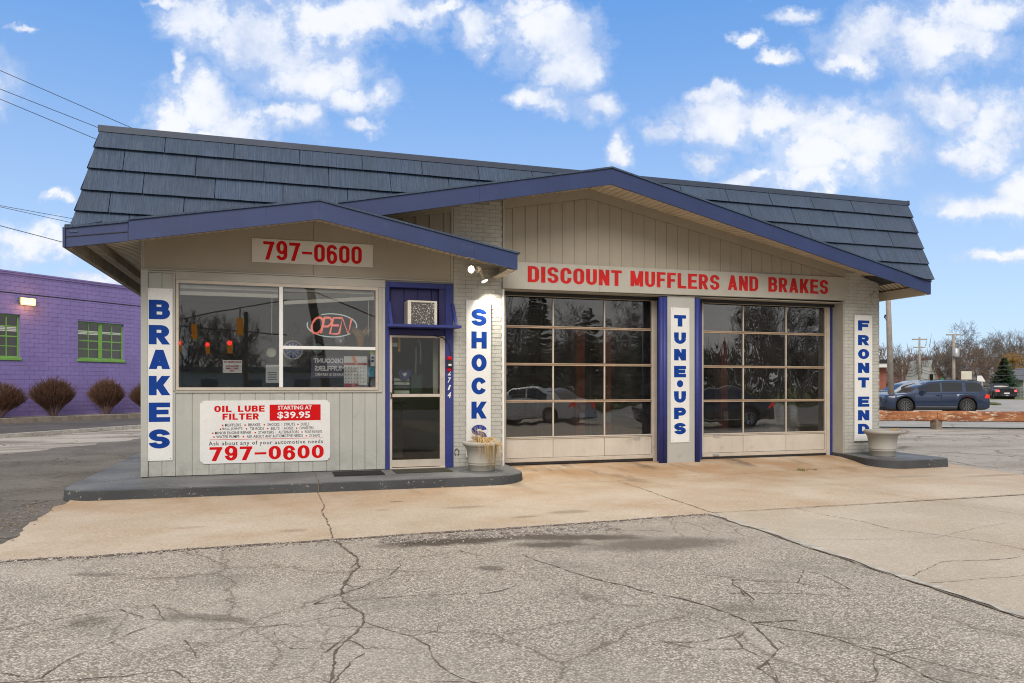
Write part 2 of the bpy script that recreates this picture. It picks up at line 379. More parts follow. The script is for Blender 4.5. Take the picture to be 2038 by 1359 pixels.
def concrete(name, a, b, rust, amt, seed=0):
    n = NT(name); p = n.vadd(n.pos, (seed, seed*2, 0))
    c = n.mix(n.mr(n.noise(.8, 6, .6, vec=p), .3, .7), a, b)
    c = n.mix(n.mr(n.noise(.7, 5, .6, vec=n.vadd(p, (9, 4, 0))), .42, .68, 0, amt), c, rust)
    sp_ = n.sep(n.voro(70, out='Color'))[0]; c = n.mix(n.mr(sp_, .70, 1.0, 0, .30), c, tuple(x*.5 for x in a)); c = n.mix(n.mr(sp_, .25, .0, 0, .35), c, tuple(min(1, x*1.35) for x in b)); c = n.mix(n.mr(n.noise(28, 5, .7), .5, .72, 0, .28), c, tuple(x*.55 for x in a))
    c = n.mix(n.mr(n.noise(3.5, 6, .7, vec=n.mapv((1, 2.6, 1), vec=p)), .60, .80, 0, .45), c, tuple(x*.42 for x in a))
    n.bump(n.noise(90, 4), .35, .01); return n, c
def tan_concrete():
    n, c = concrete('rust_stained_tan_concrete', (.54, .44, .32), (.64, .545, .425), (.48, .31, .175), .55)
    y = n.sep()[1]
    c = n.mix(n.math('MULTIPLY', n.mr(y, 8.6, 11.6), n.mr(n.noise(1.1, 5), .35, .65, .25, .8)), c, (.40, .235, .115))
    x = n.sep()[0]
    tr = n.math('MULTIPLY', n.mr(y, 9.2, 12.2), n.mr(n.noise(1.6, 5, .6, vec=n.mapv((1.2, .35, 1), rot=(0, 0, .15))), .50, .72, 0, .85))
    c = n.mix(tr, c, (.13, .095, .065))
    for (x, yy, rx, ry, s) in [(.15,8.0,.16,.10,.4),(2.2,8.9,.30,.10,.45),(1.45,9.6,.10,.05,.8),(3.3,8.2,.3,.12,.5),(2.7,8.05,.18,.06,.5),(-.9,8.5,.2,.07,.3),(1.2,9.0,.08,.05,.5),(11.4,9.4,.7,.12,.4),(9.9,9.7,.6,.15,.3)]:
        q = n.mapv((1/rx, 1/ry, 0), vec=n.vadd(n.vadd(n.pos, n.vadd(n.noise(6, 3, col=True), (.06, .06, 0), 'MULTIPLY')), (x, yy, 0), 'SUBTRACT'))
        L = n.N.new('ShaderNodeVectorMath'); L.operation = 'LENGTH'; n.L.new(q, L.inputs[0])
        c = n.mix(n.mr(L.outputs['Value'], .5, 1.2, s, 0), c, (.22, .16, .11))
    return n.fin(c, .8, 0, .3)
M['tan'] = tan_concrete()
def buff_concrete():
    n, c = concrete('pale_buff_concrete', (.50, .425, .325), (.60, .52, .41), (.46, .36, .25), .5, 5)
    return n.fin(c, .8, 0, .3)
M['buff'] = buff_concrete()
def lot(name, dark, lite, crackc, t0, t1, csc=.8, cw=.014, stretch=(1, 1, 1)):
    n = NT(name); mp = n.mapv(stretch)
    c = n.mix(n.mr(n.noise(.5, 7, .62, vec=mp), t0, t1), dark, lite)
    sp = n.voro(45, out='Color'); c = n.mix(n.mr(n.sep(sp)[0], .5, 1, 0, .35), c, tuple(min(1, x*1.7) for x in lite))
    c = n.mix(n.mr(n.noise(4, 6, .7, vec=mp), .55, .72, 0, .6), c, tuple(x*.5 for x in dark))
    k = cracks(n, csc, cw); k2 = n.math('MULTIPLY', cracks(n, csc*2.7, cw*1.4), n.mr(n.noise(.4, 3), .5, .6))
    k = n.math('MAXIMUM', n.math('MULTIPLY', k, n.mr(n.noise(.3, 3), .4, .5)), k2)
    c = n.mix(n.math('MULTIPLY', k, .8), c, crackc)
    n.bump(n.noise(60, 4), .6, .015); return n.fin(c, .85, 0, .25)
M['leftlot'] = lot('cracked_grey_asphalt', (.135, .118, .098), (.21, .19, .165), (.05, .042, .033), .35, .65, .7)
M['patchy'] = lot('patchy_pale_old_paving', (.20, .165, .13), (.46, .42, .36), (.10, .08, .06), .38, .58, .6, .02, (.5, 1.6, 1))
M['rightlot'] = lot('pale_streaked_old_paving', (.27, .235, .19), (.43, .39, .335), (.15, .11, .075), .30, .60, .5, .02, (.6, 1.6, 1))
M['road'] = lot('pale_street_asphalt', (.30, .285, .26), (.40, .385, .355), (.2, .18, .15), .35, .65, .15, .004)
M['drive'] = lot('dark_driveway_asphalt', (.085, .078, .075), (.13, .12, .115), (.04, .035, .03), .35, .65, .3, .004)
def grass_m():
    n = NT('short_spring_grass'); c = n.mix(n.mr(n.noise(1.5, 6), .3, .7), (.10, .135, .03), (.17, .19, .05))
    c = n.mix(n.mr(n.noise(.3, 4), .5, .7, 0, .6), c, (.20, .16, .08)); n.bump(n.noise(80, 3), .8, .05); return n.fin(c, .95)
M['grass'] = grass_m()
def gravel_m():
    n = NT('pale_landscape_gravel'); v = n.sep(n.voro(30, out='Color'))[0]
    return n.fin(n.ramp(v, [(0, (.12, .10, .09)), (.5, (.3, .26, .23)), (1, (.55, .5, .45))]), .9)
M['gravel'] = gravel_m()
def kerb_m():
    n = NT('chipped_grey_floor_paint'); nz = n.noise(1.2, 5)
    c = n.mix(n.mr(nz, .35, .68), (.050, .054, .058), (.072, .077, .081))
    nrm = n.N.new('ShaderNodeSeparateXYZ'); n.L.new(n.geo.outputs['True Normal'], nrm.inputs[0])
    top_tone = n.math('MULTIPLY', n.mr(nrm.outputs[2], .5, .9), n.mr(n.noise(.9, 4, vec=n.vadd(n.pos, (3, 3, 0))), .3, .75, .25, .8))
    c = n.mix(top_tone, c, (.25, .255, .25))          # paler on upward-facing surfaces, steep faces stay dark
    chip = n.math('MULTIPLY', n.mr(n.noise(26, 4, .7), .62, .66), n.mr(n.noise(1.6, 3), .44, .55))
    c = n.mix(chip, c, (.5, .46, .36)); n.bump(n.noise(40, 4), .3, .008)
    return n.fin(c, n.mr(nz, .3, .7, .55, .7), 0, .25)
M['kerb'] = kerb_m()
# ------------------------------------------------------------------ lettering: every glyph drawn as strokes in a unit cell
def _arc(cx, cy, rx, ry, t0, t1, n=10):
    return [(cx+rx*cos(radians(t0+(t1-t0)*i/n)), cy+ry*sin(radians(t0+(t1-t0)*i/n))) for i in range(n+1)]
def glyph(ch, a, b, r=.5):
    """list of pieces: ('r', path) a ribbon of anisotropic width, ('p', x0,y0,x1,y1,w) a bar cut level at both ends"""
    A, B = a/2, b/2; q = max(r-B, .05); X = .5-A
    V = lambda x, y0=0, y1=1: ('p', x, y0, x, y1, a)
    Hh = lambda y, x0=0, x1=1: ('h', x0, x1, y, b)
    top = lambda t0, t1: _arc(.5, 1-B-q, X, q, t0, t1)
    bot = lambda t0, t1: _arc(.5, B+q, X, q, t0, t1)
    g = {
     'A': [('p', A, 0, .5, 1, a), ('p', 1-A, 0, .5, 1, a), ('h', .22, .78, .27, b*.9)],
     'B': [V(A), ('r', [(A, 1-B), (.55, 1-B)]+_arc(.6, (1-B+.52)/2, .36-A, (1-B-.52)/2, 90, -90)+[(A, .52)]), ('r', [(A, .52), (.55, .52)]+_arc(.62, (B+.52)/2, .38-A, (.52-B)/2, 90, -90)+[(A, B)])],
     'C': [('r', ([(1-A, .62), (1-A, 1-B-q)]+top(0, 180) if 1-B-q > .66 else top(27, 180))+(bot(180, 360)+[(1-A, .38)] if B+q < .34 else bot(180, 333)))],
     'D': [V(A), ('r', [(A, 1-B), (.45, 1-B)]+_arc(.5, 1-B-q, X, q, 90, 0)+_arc(.5, B+q, X, q, 0, -90)+[(.45, B), (A, B)])],
     'E': [V(A), Hh(1-B), Hh(.51, 0, .93), Hh(B)],
     'F': [V(A), Hh(1-B), Hh(.50, 0, .9)],
     'G': [('r', ([(1-A, .64), (1-A, 1-B-q)]+top(0, 180) if 1-B-q > .68 else top(27, 180))+bot(180, 359)+[(1-A, .50)]), ('h', .55, 1, .48-B*.2, b)],
     'H': [V(A), V(1-A), Hh(.5)],
     'I': [V(.5)],
     'J': [V(1-A, q+B, 1), ('r', bot(0, -180)+[(A, .38)])],
     'K': [V(A), ('p', .42, .44, 1-A*1.05, 1, a*1.1), ('p', 1-A*1.05, 0, .40, .66, a*1.1), ('p', A, .30, .52, .60, a)],
     'L': [V(A), Hh(B)],
     'M': [V(A), V(1-A), ('p', .5, .05, A*1.25, 1, a*.9), ('p', .5, .05, 1-A*1.25, 1, a*.9)],
     'N': [V(A), V(1-A), ('p', 1-A, 0, A, 1, a)],
     'O': [('r', top(0, 180)+bot(180, 360)+[(1-A, 1-B-q)])],
     'P': [V(A), ('r', [(A, 1-B), (.55, 1-B)]+_arc(.6, (1-B+.44)/2, .4-A, (1-B-.44)/2, 90, -90)+[(A, .44)])],
     'R': [V(A), ('r', [(A, 1-B), (.55, 1-B)]+_arc(.58, (1-B+.48)/2, .38-A, (1-B-.48)/2, 90, -90)+[(A, .48)]), ('p', 1-A, 0, .66-A, .5, a)],
     'S': [('r', [(1-A, .69)]+_arc(.5, 1-B-(.5-B)/2, X, (.5-B)/2, 12, 180)+_arc(.5, 1-B-(.5-B)/2, X, (.5-B)/2, 180, 270)[3:]+_arc(.5, B+(.5-B)/2, X, (.5-B)/2, 90, 0)[:8]+_arc(.5, B+(.5-B)/2, X, (.5-B)/2, 0, -168)+[(A, .31)])],
     'T': [V(.5), Hh(1-B)],
     'U': [V(A, q+B, 1), V(1-A, q+B, 1), ('r', bot(180, 360))],
     'V': [('p', .5, 0, A, 1, a), ('p', .5, 0, 1-A, 1, a)],
     'W': [('p', .28, 0, A, 1, a*.8), ('p', .28, 0, .5, 1, a*.7), ('p', .72, 0, .5, 1, a*.7), ('p', .72, 0, 1-A, 1, a*.8)],
     'Y': [('p', .5, .35, A, 1, a), ('p', .5, .35, 1-A, 1, a), V(.5, 0, .45)],
     '7': [Hh(1-B), ('p', .34, 0, 1-A*1.2, 1-b*.5, a*1.05)],
     '0': [('r', top(0, 180)+bot(180, 360)+[(1-A, 1-B-q)])],
     '9': [('r', _arc(.5, .62+B, X, .38-2*B+B*.9, 0, 360, 20)), ('r', [(1-A, .66)]+bot(0, -172))],
     '6': [('r', _arc(.5, .38-B, X, .38-2*B+B*.9, 0, 360, 20)), ('r', [(A, .34)]+top(180, 8))],
     '3': [('r', _arc(.5, 1-B-(.5-B)/2, X, (.5-B)/2, 160, -90)), ('r', _arc(.5, B+(.5-B)/2, X, (.5-B)/2, 90, -160))],
     '5': [Hh(1-B), ('p', A*1.2, .5, A*1.2, 1, a), ('r', [(A, .52)]+_arc(.5, .33, X, .33-B, 130, -165))],
     '$': [('r', [(1-A, .69)]+_arc(.5, 1-B-(.5-B)/2, X, (.5-B)/2, 12, 270)+_arc(.5, B+(.5-B)/2, X, (.5-B)/2, 90, -168)+[(A, .31)]), ('p', .5, -.1, .5, 1.1, a*.4)],
     '-': [('h', 0, 1, .47, b*.85)], '.': [('p', .5, 0, .5, b, a)],
     '*': [('r', _arc(.5, .5, .2, .2, 0, 360, 16))],
    }
    return g[ch]
WIDTH = {'I': .40, 'M': 1.25, 'W': 1.3, ' ': .45, '-': .95, '.': .32, 'L': .9, 'E': .93, 'F': .88, 'J': .85, 'A': 1.06, 'K': 1.04}
def glyph_geo(mb, ch, x, z, w, h, y, a, b, r, eps=.00025):
    """a glyph of cell w x h with its lower left corner at (x, z) on the plane y, facing -Y; a and b are stem thicknesses in metres"""
    if ch == 'I': w2 = min(w, a*1.02); x += (w-w2)/2; w = w2
    aa, bb = min(a/w, 1.0), b/h
    if ch == 'I': aa = 1.0
    k = 0
    for pc in glyph(ch, aa, bb, r):
        yy = y - k*eps; k += 1
        if pc[0] == 'p':
            _, x0, y0, x1, y1, ww = pc; ww /= 2
            mb.add([(x+(x0-ww)*w, yy, z+y0*h), (x+(x0+ww)*w, yy, z+y0*h), (x+(x1+ww)*w, yy, z+y1*h), (x+(x1-ww)*w, yy, z+y1*h)], [(0, 1, 2, 3)])
        elif pc[0] == 'h':
            _, x0, x1, yc, bh = pc
            mb.add([(x+x0*w, yy, z+(yc-bh/2)*h), (x+x1*w, yy, z+(yc-bh/2)*h), (x+x1*w, yy, z+(yc+bh/2)*h), (x+x0*w, yy, z+(yc+bh/2)*h)], [(0, 1, 2, 3)])
        else:
            P = []
            for p in pc[1]:
                if not P or abs(p[0]-P[-1][0])+abs(p[1]-P[-1][1]) > 1e-4: P.append(p)
            ring = abs(P[0][0]-P[-1][0])+abs(P[0][1]-P[-1][1]) < 1e-3
            vs = []; n = len(P)
            for i, p in enumerate(P):
                p0 = P[i-1] if i else (P[-2] if ring else P[0]); p1 = P[i+1] if i < n-1 else (P[1] if ring else P[-1])
                # tangent in real units so that stems and bars keep their own widths
                tx, tz = (p1[0]-p0[0])*w, (p1[1]-p0[1])*h; l = sqrt(tx*tx+tz*tz) or 1; nx, nz = -tz/l, tx/l
                vs.append((x+p[0]*w+nx*a/2, yy, z+p[1]*h+nz*b/2)); vs.append((x+p[0]*w-nx*a/2, yy, z+p[1]*h-nz*b/2))
            mb.add(vs, [(2*i, 2*i+1, 2*i+3, 2*i+2) for i in range(n-1)])
def line_text(mb, s, x0, x1, z0, z1, y, stem=.30, bar=.24, r=.5, gap=.16):
    """set s between x0 and x1; stem is a share of a cell's width, bar a share of the height"""
    ws = [WIDTH.get(c, 1.0) for c in s]; tot = sum(ws) + gap*(len(s)-1); u = (x1-x0)/tot; x = x0; h = z1-z0
    for c, ww in zip(s, ws):
        if c != ' ': glyph_geo(mb, c, x, z0, ww*u, h, y, stem*u, bar*h, r)
        x += (ww+gap)*u
def font_text(s, x0, x1, z0, z1, y, bold=.02, shear=0, mirror=False, space=1.0):
    """small print from the built-in typeface, squeezed into the given rectangle, as a mesh builder"""
    cu = bpy.data.curves.new('t', 'FONT'); cu.body = s; cu.offset = bold; cu.shear = shear; cu.space_character = space; cu.resolution_u = 2
    o = bpy.data.objects.new('t', cu); COL.objects.link(o); bpy.context.view_layer.update()
    me = bpy.data.meshes.new_from_object(o.evaluated_get(bpy.context.evaluated_depsgraph_get()))
    xs = [v.co.x for v in me.vertices]; ys = [v.co.y for v in me.vertices]
    ax, bx, ay, by = min(xs), max(xs), min(ys), max(ys)
    mb = MB(); vs = []
    for v in me.vertices:
        t = (v.co.x-ax)/(bx-ax); t = 1-t if mirror else t
        vs.append((x0+t*(x1-x0), y, z0+(v.co.y-ay)/(by-ay)*(z1-z0)))
    mb.add(vs, [tuple(p.vertices) for p in me.polygons])
    bpy.data.objects.remove(o); bpy.data.meshes.remove(me); bpy.data.curves.remove(cu); return mb
# ================================================================== ground
def sheet(name, poly, z, mt, kind='structure', thick=None):
    mb = MB(); mb.add([(x, y, z if not callable(z) else z(x, y)) for x, y in poly], [tuple(range(len(poly)))])
    return mb.build(name, mt, None, kind=kind)
def wavy(pts, amp, seed=0, step=.12):
    """an irregular broken edge through pts"""
    rs = random.Random(seed); out = []
    for (x0, y0), (x1, y1) in zip(pts, pts[1:]):
        L = sqrt((x1-x0)**2+(y1-y0)**2); n = max(2, int(L/step)); nx, ny = -(y1-y0)/L, (x1-x0)/L
        for i in range(n):
            t = i/n; k = mnoise.noise(Vector((x0*1.7+t*L*1.3, y0*1.7+seed, 0)))*amp*1.6 + rs.uniform(-amp, amp)*.35
            if i == 0: k = 0
            out.append((x0+(x1-x0)*t+nx*k, y0+(y1-y0)*t+ny*k))
    return out + [pts[-1]]
sheet('ground', [(-700, -500), (900, -500), (900, 900), (-700, 900)], -.045, M['grass'])
sheet('parking_lot', [(-9.9, -7), (4.2, -7), (40, -7), (40, 11.2), (21.0, 21.6), (12.7, 27), (8, 40), (-9.9, 40)], -.020, M['rightlot'])
apron_front = wavy([(-2.3, 7.32), (.48, 7.42), (4.82, 7.56)], .03, 3)
edge_right = wavy([(4.82, 7.56), (4.63, 3.59), (4.45, -2)], .03, 5)
left_line = wavy([(-2.52, 7.9), (-2.64, 9.31), (-2.70, 10.37), (-2.60, 10.9)], .05, 8)
# old cracked asphalt at the building's left and the paler, patched strip beyond it
sheet('side_yard', wavy([(-30, 6.2), (-2.3, 7.0)], .1, 2)+[(-2.2, 24), (-2.2, 40)]+[(-26, 20)], -.012, M['leftlot'])
sheet('patched_strip', wavy([(-15, 9.5), (-9.0, 14.6), (-5.9, 18.7), (-3.9, 23.3), (-2.2, 28)], .25, 4, .3)+wavy([(-1.9, 33.3), (-4.8, 28.9), (-7.7, 24.5), (-13.6, 15.5), (-17, 10.4)], .08, 9, .4), -.008, M['patchy'])
# front: exposed aggregate asphalt
sheet('forecourt_asphalt', [(-30, -7)] + [(4.45, -7), (4.45, -2)][0:2] + edge_right[::-1][1:] + apron_front[::-1][1:] + wavy([(-2.3, 7.32), (-30, 5.9)], .06, 6), -.004, M['aggregate'])
# tan apron, rising to the bay doors
def apron_z(x, y): return 0.0 if y < 10.6 else min(.094, (y-10.6)/1.45*.086)
def apron():
    mb = MB(); rows = []
    ys = [10.6, 10.9, 11.2, 11.5, 11.8, 12.05, 12.6]
    left = left_line
    poly = apron_front + [(4.82, 7.56), (12.02, 7.62), (12.0, 9.28)] + wavy([(12.0, 9.28), (12.15, 10.6)], .02, 3)[1:] + [(-2.62, 10.6)] + left_line[::-1][3:]
    mb.add([(x, y, 0) for x, y in poly], [tuple(range(len(poly)))])
    for y0, y1 in zip(ys, ys[1:]):
        mb.add([(-2.62, y0, apron_z(0, y0)), (12.15, y0, apron_z(0, y0)), (12.15, y1, apron_z(0, y1)), (-2.62, y1, apron_z(0, y1))], [(0, 1, 2, 3)])
    return mb.build('concrete_apron', M['tan'], None, kind='structure')
apron()
sheet('concrete_drive', edge_right[::-1][::-1]+[(4.45, -7), (12.2, -7), (12.2, 7.56)], 0.0, M['buff'])
# kerb of chipped mortar along the edge between asphalt and drive
def ribbon(mb, pts, w0, w1, z, seed=1, jit=.4):
    rs = random.Random(seed); vs = []
    for i, p in enumerate(pts):
        a = pts[max(i-1, 0)]; b = pts[min(i+1, len(pts)-1)]; tx, ty = b[0]-a[0], b[1]-a[1]; l = sqrt(tx*tx+ty*ty) or 1
        t = i/max(1, len(pts)-1); w = (w0+(w1-w0)*t)*(1+rs.uniform(-jit, jit))/2
        zz = z if not callable(z) else z(*p)
        vs += [(p[0]-ty/l*w, p[1]+tx/l*w, zz), (p[0]+ty/l*w, p[1]-tx/l*w, zz)]
    mb.add(vs, [(2*i, 2*i+1, 2*i+3, 2*i+2) for i in range(len(pts)-1)])
M['crack'] = paint('crack_dirt', (.15, .115, .085), .95, .3, 6, 60, .3)
M['chip'] = paint('broken_mortar_edge', (.52, .48, .41), .9, .25, 9, 50, .8)
mb = MB(); ribbon(mb, edge_right, .07, .09, .004, 2, .9); mb.build('broken_kerb_edge', M['chip'], None, kind='structure')
mb = MB(); ribbon(mb, [(x-.048, y) for x, y in edge_right], .016, .022, .0045, 3, .9); ribbon(mb, [(x, y-.035) for x, y in apron_front], .05, .05, .0015, 4, .6)
A0 = lambda x, y: .0
def zz(x, y): return apron_z(x, y)+.0035
def crk(pts, w0, w1, seed, amp=.03, zf=None):
    rs_ = random.Random(seed*7); main = wavy(pts, amp*1.7, seed, .16)
    if zf is A0:
        for q in main[2:-2:4]:
            an = rs_.uniform(0, 2*pi); l_ = rs_.uniform(.12, .4); ribbon(mb, wavy([q, (q[0]+cos(an)*l_*.6, q[1]+sin(an)*l_*.6), (q[0]+cos(an+.5)*l_, q[1]+sin(an+.5)*l_)], .015, seed+int(l_*100), .04), w1*.35, .002, .0006, seed, .8)
    ribbon(mb, wavy(wavy(pts, amp*1.7, seed, .16), .014, seed+3, .035), w0*.48, w1*.48, zf or zz, seed, .85)
# joints of the apron and drive, then the longer cracks of the asphalt
crk([(.50, 10.74), (.48, 7.46)], .016, .03, 11, .015); crk([(5.07, 10.6), (4.86, 7.58)], .018, .03, 12, .012)
crk([(4.86, 7.60), (9.6, 7.62), (12.05, 7.66)], .02, .014, 13, .012)
crk([(2.9, 10.66), (5.07, 10.6), (8.6, 10.85), (10.5, 10.95)], .012, .018, 14, .02); crk([(6.76, 11.95), (6.75, 10.75)], .02, .012, 15, .03)
crk([(8.0, 10.8), (8.05, 7.66), (8.3, 6.1), (8.2, 4.4)], .008, .012, 16, .04); crk([(6.0, 7.55), (6.1, 6.3), (6.5, 5.3), (6.55, 3.2)], .012, .014, 17, .04)
crk([(4.86, 5.95), (6.1, 5.7), (7.6, 6.1)], .006, .006, 18, .03); crk([(4.75, 4.6), (5.4, 4.9), (6.2, 4.85)], .012, .012, 19, .03); crk([(4.7, 4.4), (5.6, 4.35), (6.4, 4.1)], .008, .008, 20, .02)
crk([(9.53, 7.4), (10.5, 6.4), (11.8, 5.8)], .012, .008, 21, .03)
A = A0
crk([(2.05, 6.25), (2.3, 5.35), (2.78, 4.40), (2.85, 4.0), (3.15, 3.95)], .022, .022, 31, .035, A)
crk([(2.83, 4.0), (2.70, 3.55), (2.42, 3.35), (2.38, 2.6), (2.2, 2.0)], .02, .02, 32, .03, A); crk([(2.85, 4.0), (3.15, 3.62), (3.2, 3.2), (3.1, 2.6)], .014, .014, 33, .03, A)
crk([(3.2, 3.3), (3.6, 3.35)], .01, .006, 34, .02, A); crk([(3.1, 4.62), (3.6, 4.45), (3.9, 4.3)], .014, .008, 35, .02, A)
crk([(.48, 7.35), (.62, 6.2), (.40, 5.4), (.50, 4.75), (.30, 4.3), (.22, 3.7), (.25, 3.1)], .04, .02, 36, .03, A); crk([(.5, 4.75), (.75, 4.4), (.80, 4.0), (.95, 3.6), (1.05, 3.1)], .012, .016, 37, .03, A)
crk([(-1.4, 4.35), (-1.0, 4.25), (-.55, 4.25), (-.38, 3.95), (-.1, 3.6), (.2, 3.7), (.45, 4.2)], .014, .012, 38, .03, A); crk([(-.1, 3.6), (-.4, 3.2), (-.6, 2.9)], .01, .01, 39, .03, A)
crk([(.25, 3.7), (-.05, 3.3), (-.25, 3.0)], .012, .012, 40, .03, A); crk([(-.5, 4.9), (.1, 4.85), (.42, 4.95)], .008, .01, 41, .02, A); crk([(.30, 4.3), (.05, 4.4), (-.05, 4.75)], .008, .008, 42, .02, A)
rs = random.Random(77)
def alligator(cx, cy, rx, ry, n):
    P = [(cx+rs.uniform(-rx, rx), cy+rs.uniform(-ry, ry)) for _ in range(n)]
    for i, p in enumerate(P):
        near = sorted(P, key=lambda q: (q[0]-p[0])**2+(q[1]-p[1])**2)[1:3]
        for q in near:
            if q > p and (q[0]-p[0])**2+(q[1]-p[1])**2 > .06: ribbon(mb, wavy(wavy([p, q], .05, i, .12), .01, i+2, .035), .008, .004, .0012, i, .9)
alligator(.35, 3.9, .95, .9, 24); alligator(-1.6, 4.9, 1.1, .7, 12); alligator(1.0, 5.9, .8, .8, 9); alligator(2.9, 3.3, .8, .6, 8); alligator(3.6, 5.0, .6, .7, 7)
crk([(-9, 12), (-6, 13.1), (-4.4, 13.6), (-2.9, 14.6)], .03, .03, 43, .12, lambda x, y: -.006); crk([(-7, 9.6), (-4.6, 10.9), (-3.2, 12.4)], .02, .02, 44, .1, lambda x, y: -.006)
crk([(-4.6, 9.0), (-3.6, 9.8), (-2.9, 10.0)], .02, .015, 45, .06, lambda x, y: -.006)
crk([(10, 21), (17, 19.6), (30, 12.5)], .07, .07, 46, .2, lambda x, y: -.015); crk([(10.6, 17.5), (16.6, 16.6), (24, 12)], .05, .05, 47, .2, lambda x, y: -.015); crk([(11.5, 15), (15, 13.6), (20, 10.5)], .03, .03, 48, .15, lambda x, y: -.015)
mb.build('pavement_cracks', M['crack'], None, kind='structure')
# street beyond the barrier and behind the camera, islands of grass
def off(px, D, z=0):
    L = (px-1019)/1466*D; return (L*cos(YAW)+D*sin(YAW), D*cos(YAW)-L*sin(YAW))
sheet('street', [off(1300, 28.6), off(2900, 24.5), off(6200, 40), off(2900, 86), off(1990, 86), off(1700, 70), off(1300, 62)], -.008, M['road'])
sheet('cross_street', [(-120, -7), (140, -7), (140, -22), (-120, -22)], -.012, M['road'])
mb = MB(); isl = [(1900, 63), (1955, 60), (1985, 57.5), (1993, 58.5), (1986, 62), (1960, 67), (1900, 70)]
mb.prism([off(a, b) for a, b in isl], 'z', -.01, .10); mb.build('grass_island', M['grass'], None, kind='structure')
mb = MB(); mb.prism([off(1640, 84), off(2700, 78), off(2700, 200), off(1640, 200)], 'z', -.03, .05); mb.build('lawn', M['grass'], None, kind='structure')
# raised walks round the shop
def walk(name, top, mt, z1=.14, z0=-.01):
    mb = MB(); n = len(top); cx = sum(p[0] for p in top)/n; cy = sum(p[1] for p in top)/n
    ring = lambda k, z: [(x+(cx-x)*k/max(.3, sqrt((x-cx)**2+(y-cy)**2)), y+(cy-y)*k/max(.3, sqrt((x-cx)**2+(y-cy)**2)), z) for x, y in top]
    R = [ring(-.012, z0), ring(0, z1-.014), ring(.012, z1)]
    vs = sum(R, []); fs = []
    for k in range(2):
        for i in range(n): fs.append((k*n+i, k*n+(i+1) % n, (k+1)*n+(i+1) % n, (k+1)*n+i))
    fs.append(tuple(range(2*n, 3*n))); mb.add(vs, fs); return mb.build(name, mt, None, kind='structure')
arcp = lambda cx, cy, r, t0, t1, n=8: [(cx+r*cos(radians(t0+(t1-t0)*i/n)), cy+r*sin(radians(t0+(t1-t0)*i/n))) for i in range(n+1)]
sl = [(-2.76, 21.5)] + arcp(-2.31, 11.20, .45, 180, 270) + [(.46, 10.70), (.50, 10.69), (.54, 10.70)] + arcp(3.05, 11.28, .62, 270, 360) + [(3.72, 11.9), (3.73, 12.39), (3.0, 12.39), (3.0, 21.5)]
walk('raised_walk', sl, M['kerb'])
sr = [(10.69, 12.38), (10.66, 12.05), (10.50, 11.5), (10.36, 11.1)] + arcp(10.82, 11.06, .46, 185, 268) + [(11.3, 10.60), (11.80, 10.63), (11.90, 10.72), (11.98, 12.0), (12.15, 21.5), (11.6, 21.5), (11.6, 12.38)]
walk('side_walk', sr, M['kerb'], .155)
mb = MB(); ribbon(mb, wavy([(.50, 12.0), (.50, 10.72)], .006, 51), .012, .014, .1412, 5, .5)
ribbon(mb, wavy([(-2.70, 11.45), (-2.45, 11.72), (-2.0, 11.95)], .02, 52), .012, .008, .1412, 5, .5)
mb.add([(.493, 10.675, 0), (.507, 10.675, 0), (.507, 10.675, .135), (.493, 10.675, .135)], [(0, 1, 2, 3)])
mb.build('walk_joint', M['crack'], None, kind='structure')
# weeds in the apron joint, grit along the edge
M['weed'] = paint('fresh_weed_green', (.10, .16, .03), .8, .3, 9, 30, 0)
M['straw'] = paint('dry_straw', (.52, .36, .16), .8, .25, 9, 60, 0)
M['leaflitter'] = paint('dry_leaf_litter', (.30, .225, .15), .9, .3, 30, 60, 0)
def blades(mb, c, n, rad, h, seed, w=.006, z0=0.0, lean=.6):
    rs = random.Random(seed)
    for i in range(n):
        t = rs.uniform(0, 2*pi); d = rad*sqrt(rs.random()); x, y = c[0]+d*cos(t), c[1]+d*sin(t); l = h*rs.uniform(.5, 1.2); q = rs.uniform(0, 2*pi)
        dx, dy = cos(q)*l*lean*rs.random(), sin(q)*l*lean*rs.random(); nx, ny = -sin(q)*w, cos(q)*w
        mb.add([(x-nx, y-ny, z0), (x+nx, y+ny, z0), (x+dx*.5+nx*.7, y+dy*.5+ny*.7, z0+l*.6), (x+dx, y+dy, z0+l)], [(0, 1, 2), (0, 2, 3)])
mb = MB(); blades(mb, (8.72, 10.83), 60, .09, .04, 3, .004, .01, 1.2); blades(mb, (8.98, 10.86), 35, .08, .03, 4, .004, .01, 1.2)
o = mb.build('weed_patch', M['weed'], None, 'green weeds sprouting from the apron joint before the right bay door', 'weeds', kind='stuff')
mb = MB(); rs = random.Random(5)
for i in range(380):
    t = rs.random(); x = -2.75+rs.gauss(0, .16)-.25*t*0; y = 7.9+t*3.0+rs.gauss(0, .05); x += -.12
    s = rs.uniform(.006, .02); q = rs.uniform(0, pi); mb.add([(x+cos(q)*s, y+sin(q)*s, .004), (x-sin(q)*s*.6, y+cos(q)*s*.6, .012*rs.random()+.003), (x-cos(q)*s, y-sin(q)*s, .003), (x+sin(q)*s*.6, y-cos(q)*s*.6, .003)], [(0, 1, 2, 3)])
mb.build('leaf_litter', M['leaflitter'], None, 'dry leaves and grit gathered beside the left edge of the tan apron', 'leaf litter', kind='stuff')
mb = MB(); rs = random.Random(6)
for i in range(2600):
    if rs.random() < .5: q = rs.choice(apron_front); x, y = q[0]+rs.uniform(-.06, .06), q[1]-abs(rs.gauss(0, .10))
    else: x, y = rs.uniform(.9, 3.4), 7.25-abs(rs.gauss(0, .12))
    s = rs.uniform(.004, .012); mb.add([(x-s, y-s, 0), (x+s, y-s*.6, 0), (x+s*.7, y+s, 0), (x-s*.8, y+s*.8, 0), (x, y, s*1.1)], [(0, 1, 4), (1, 2, 4), (2, 3, 4), (3, 0, 4)])
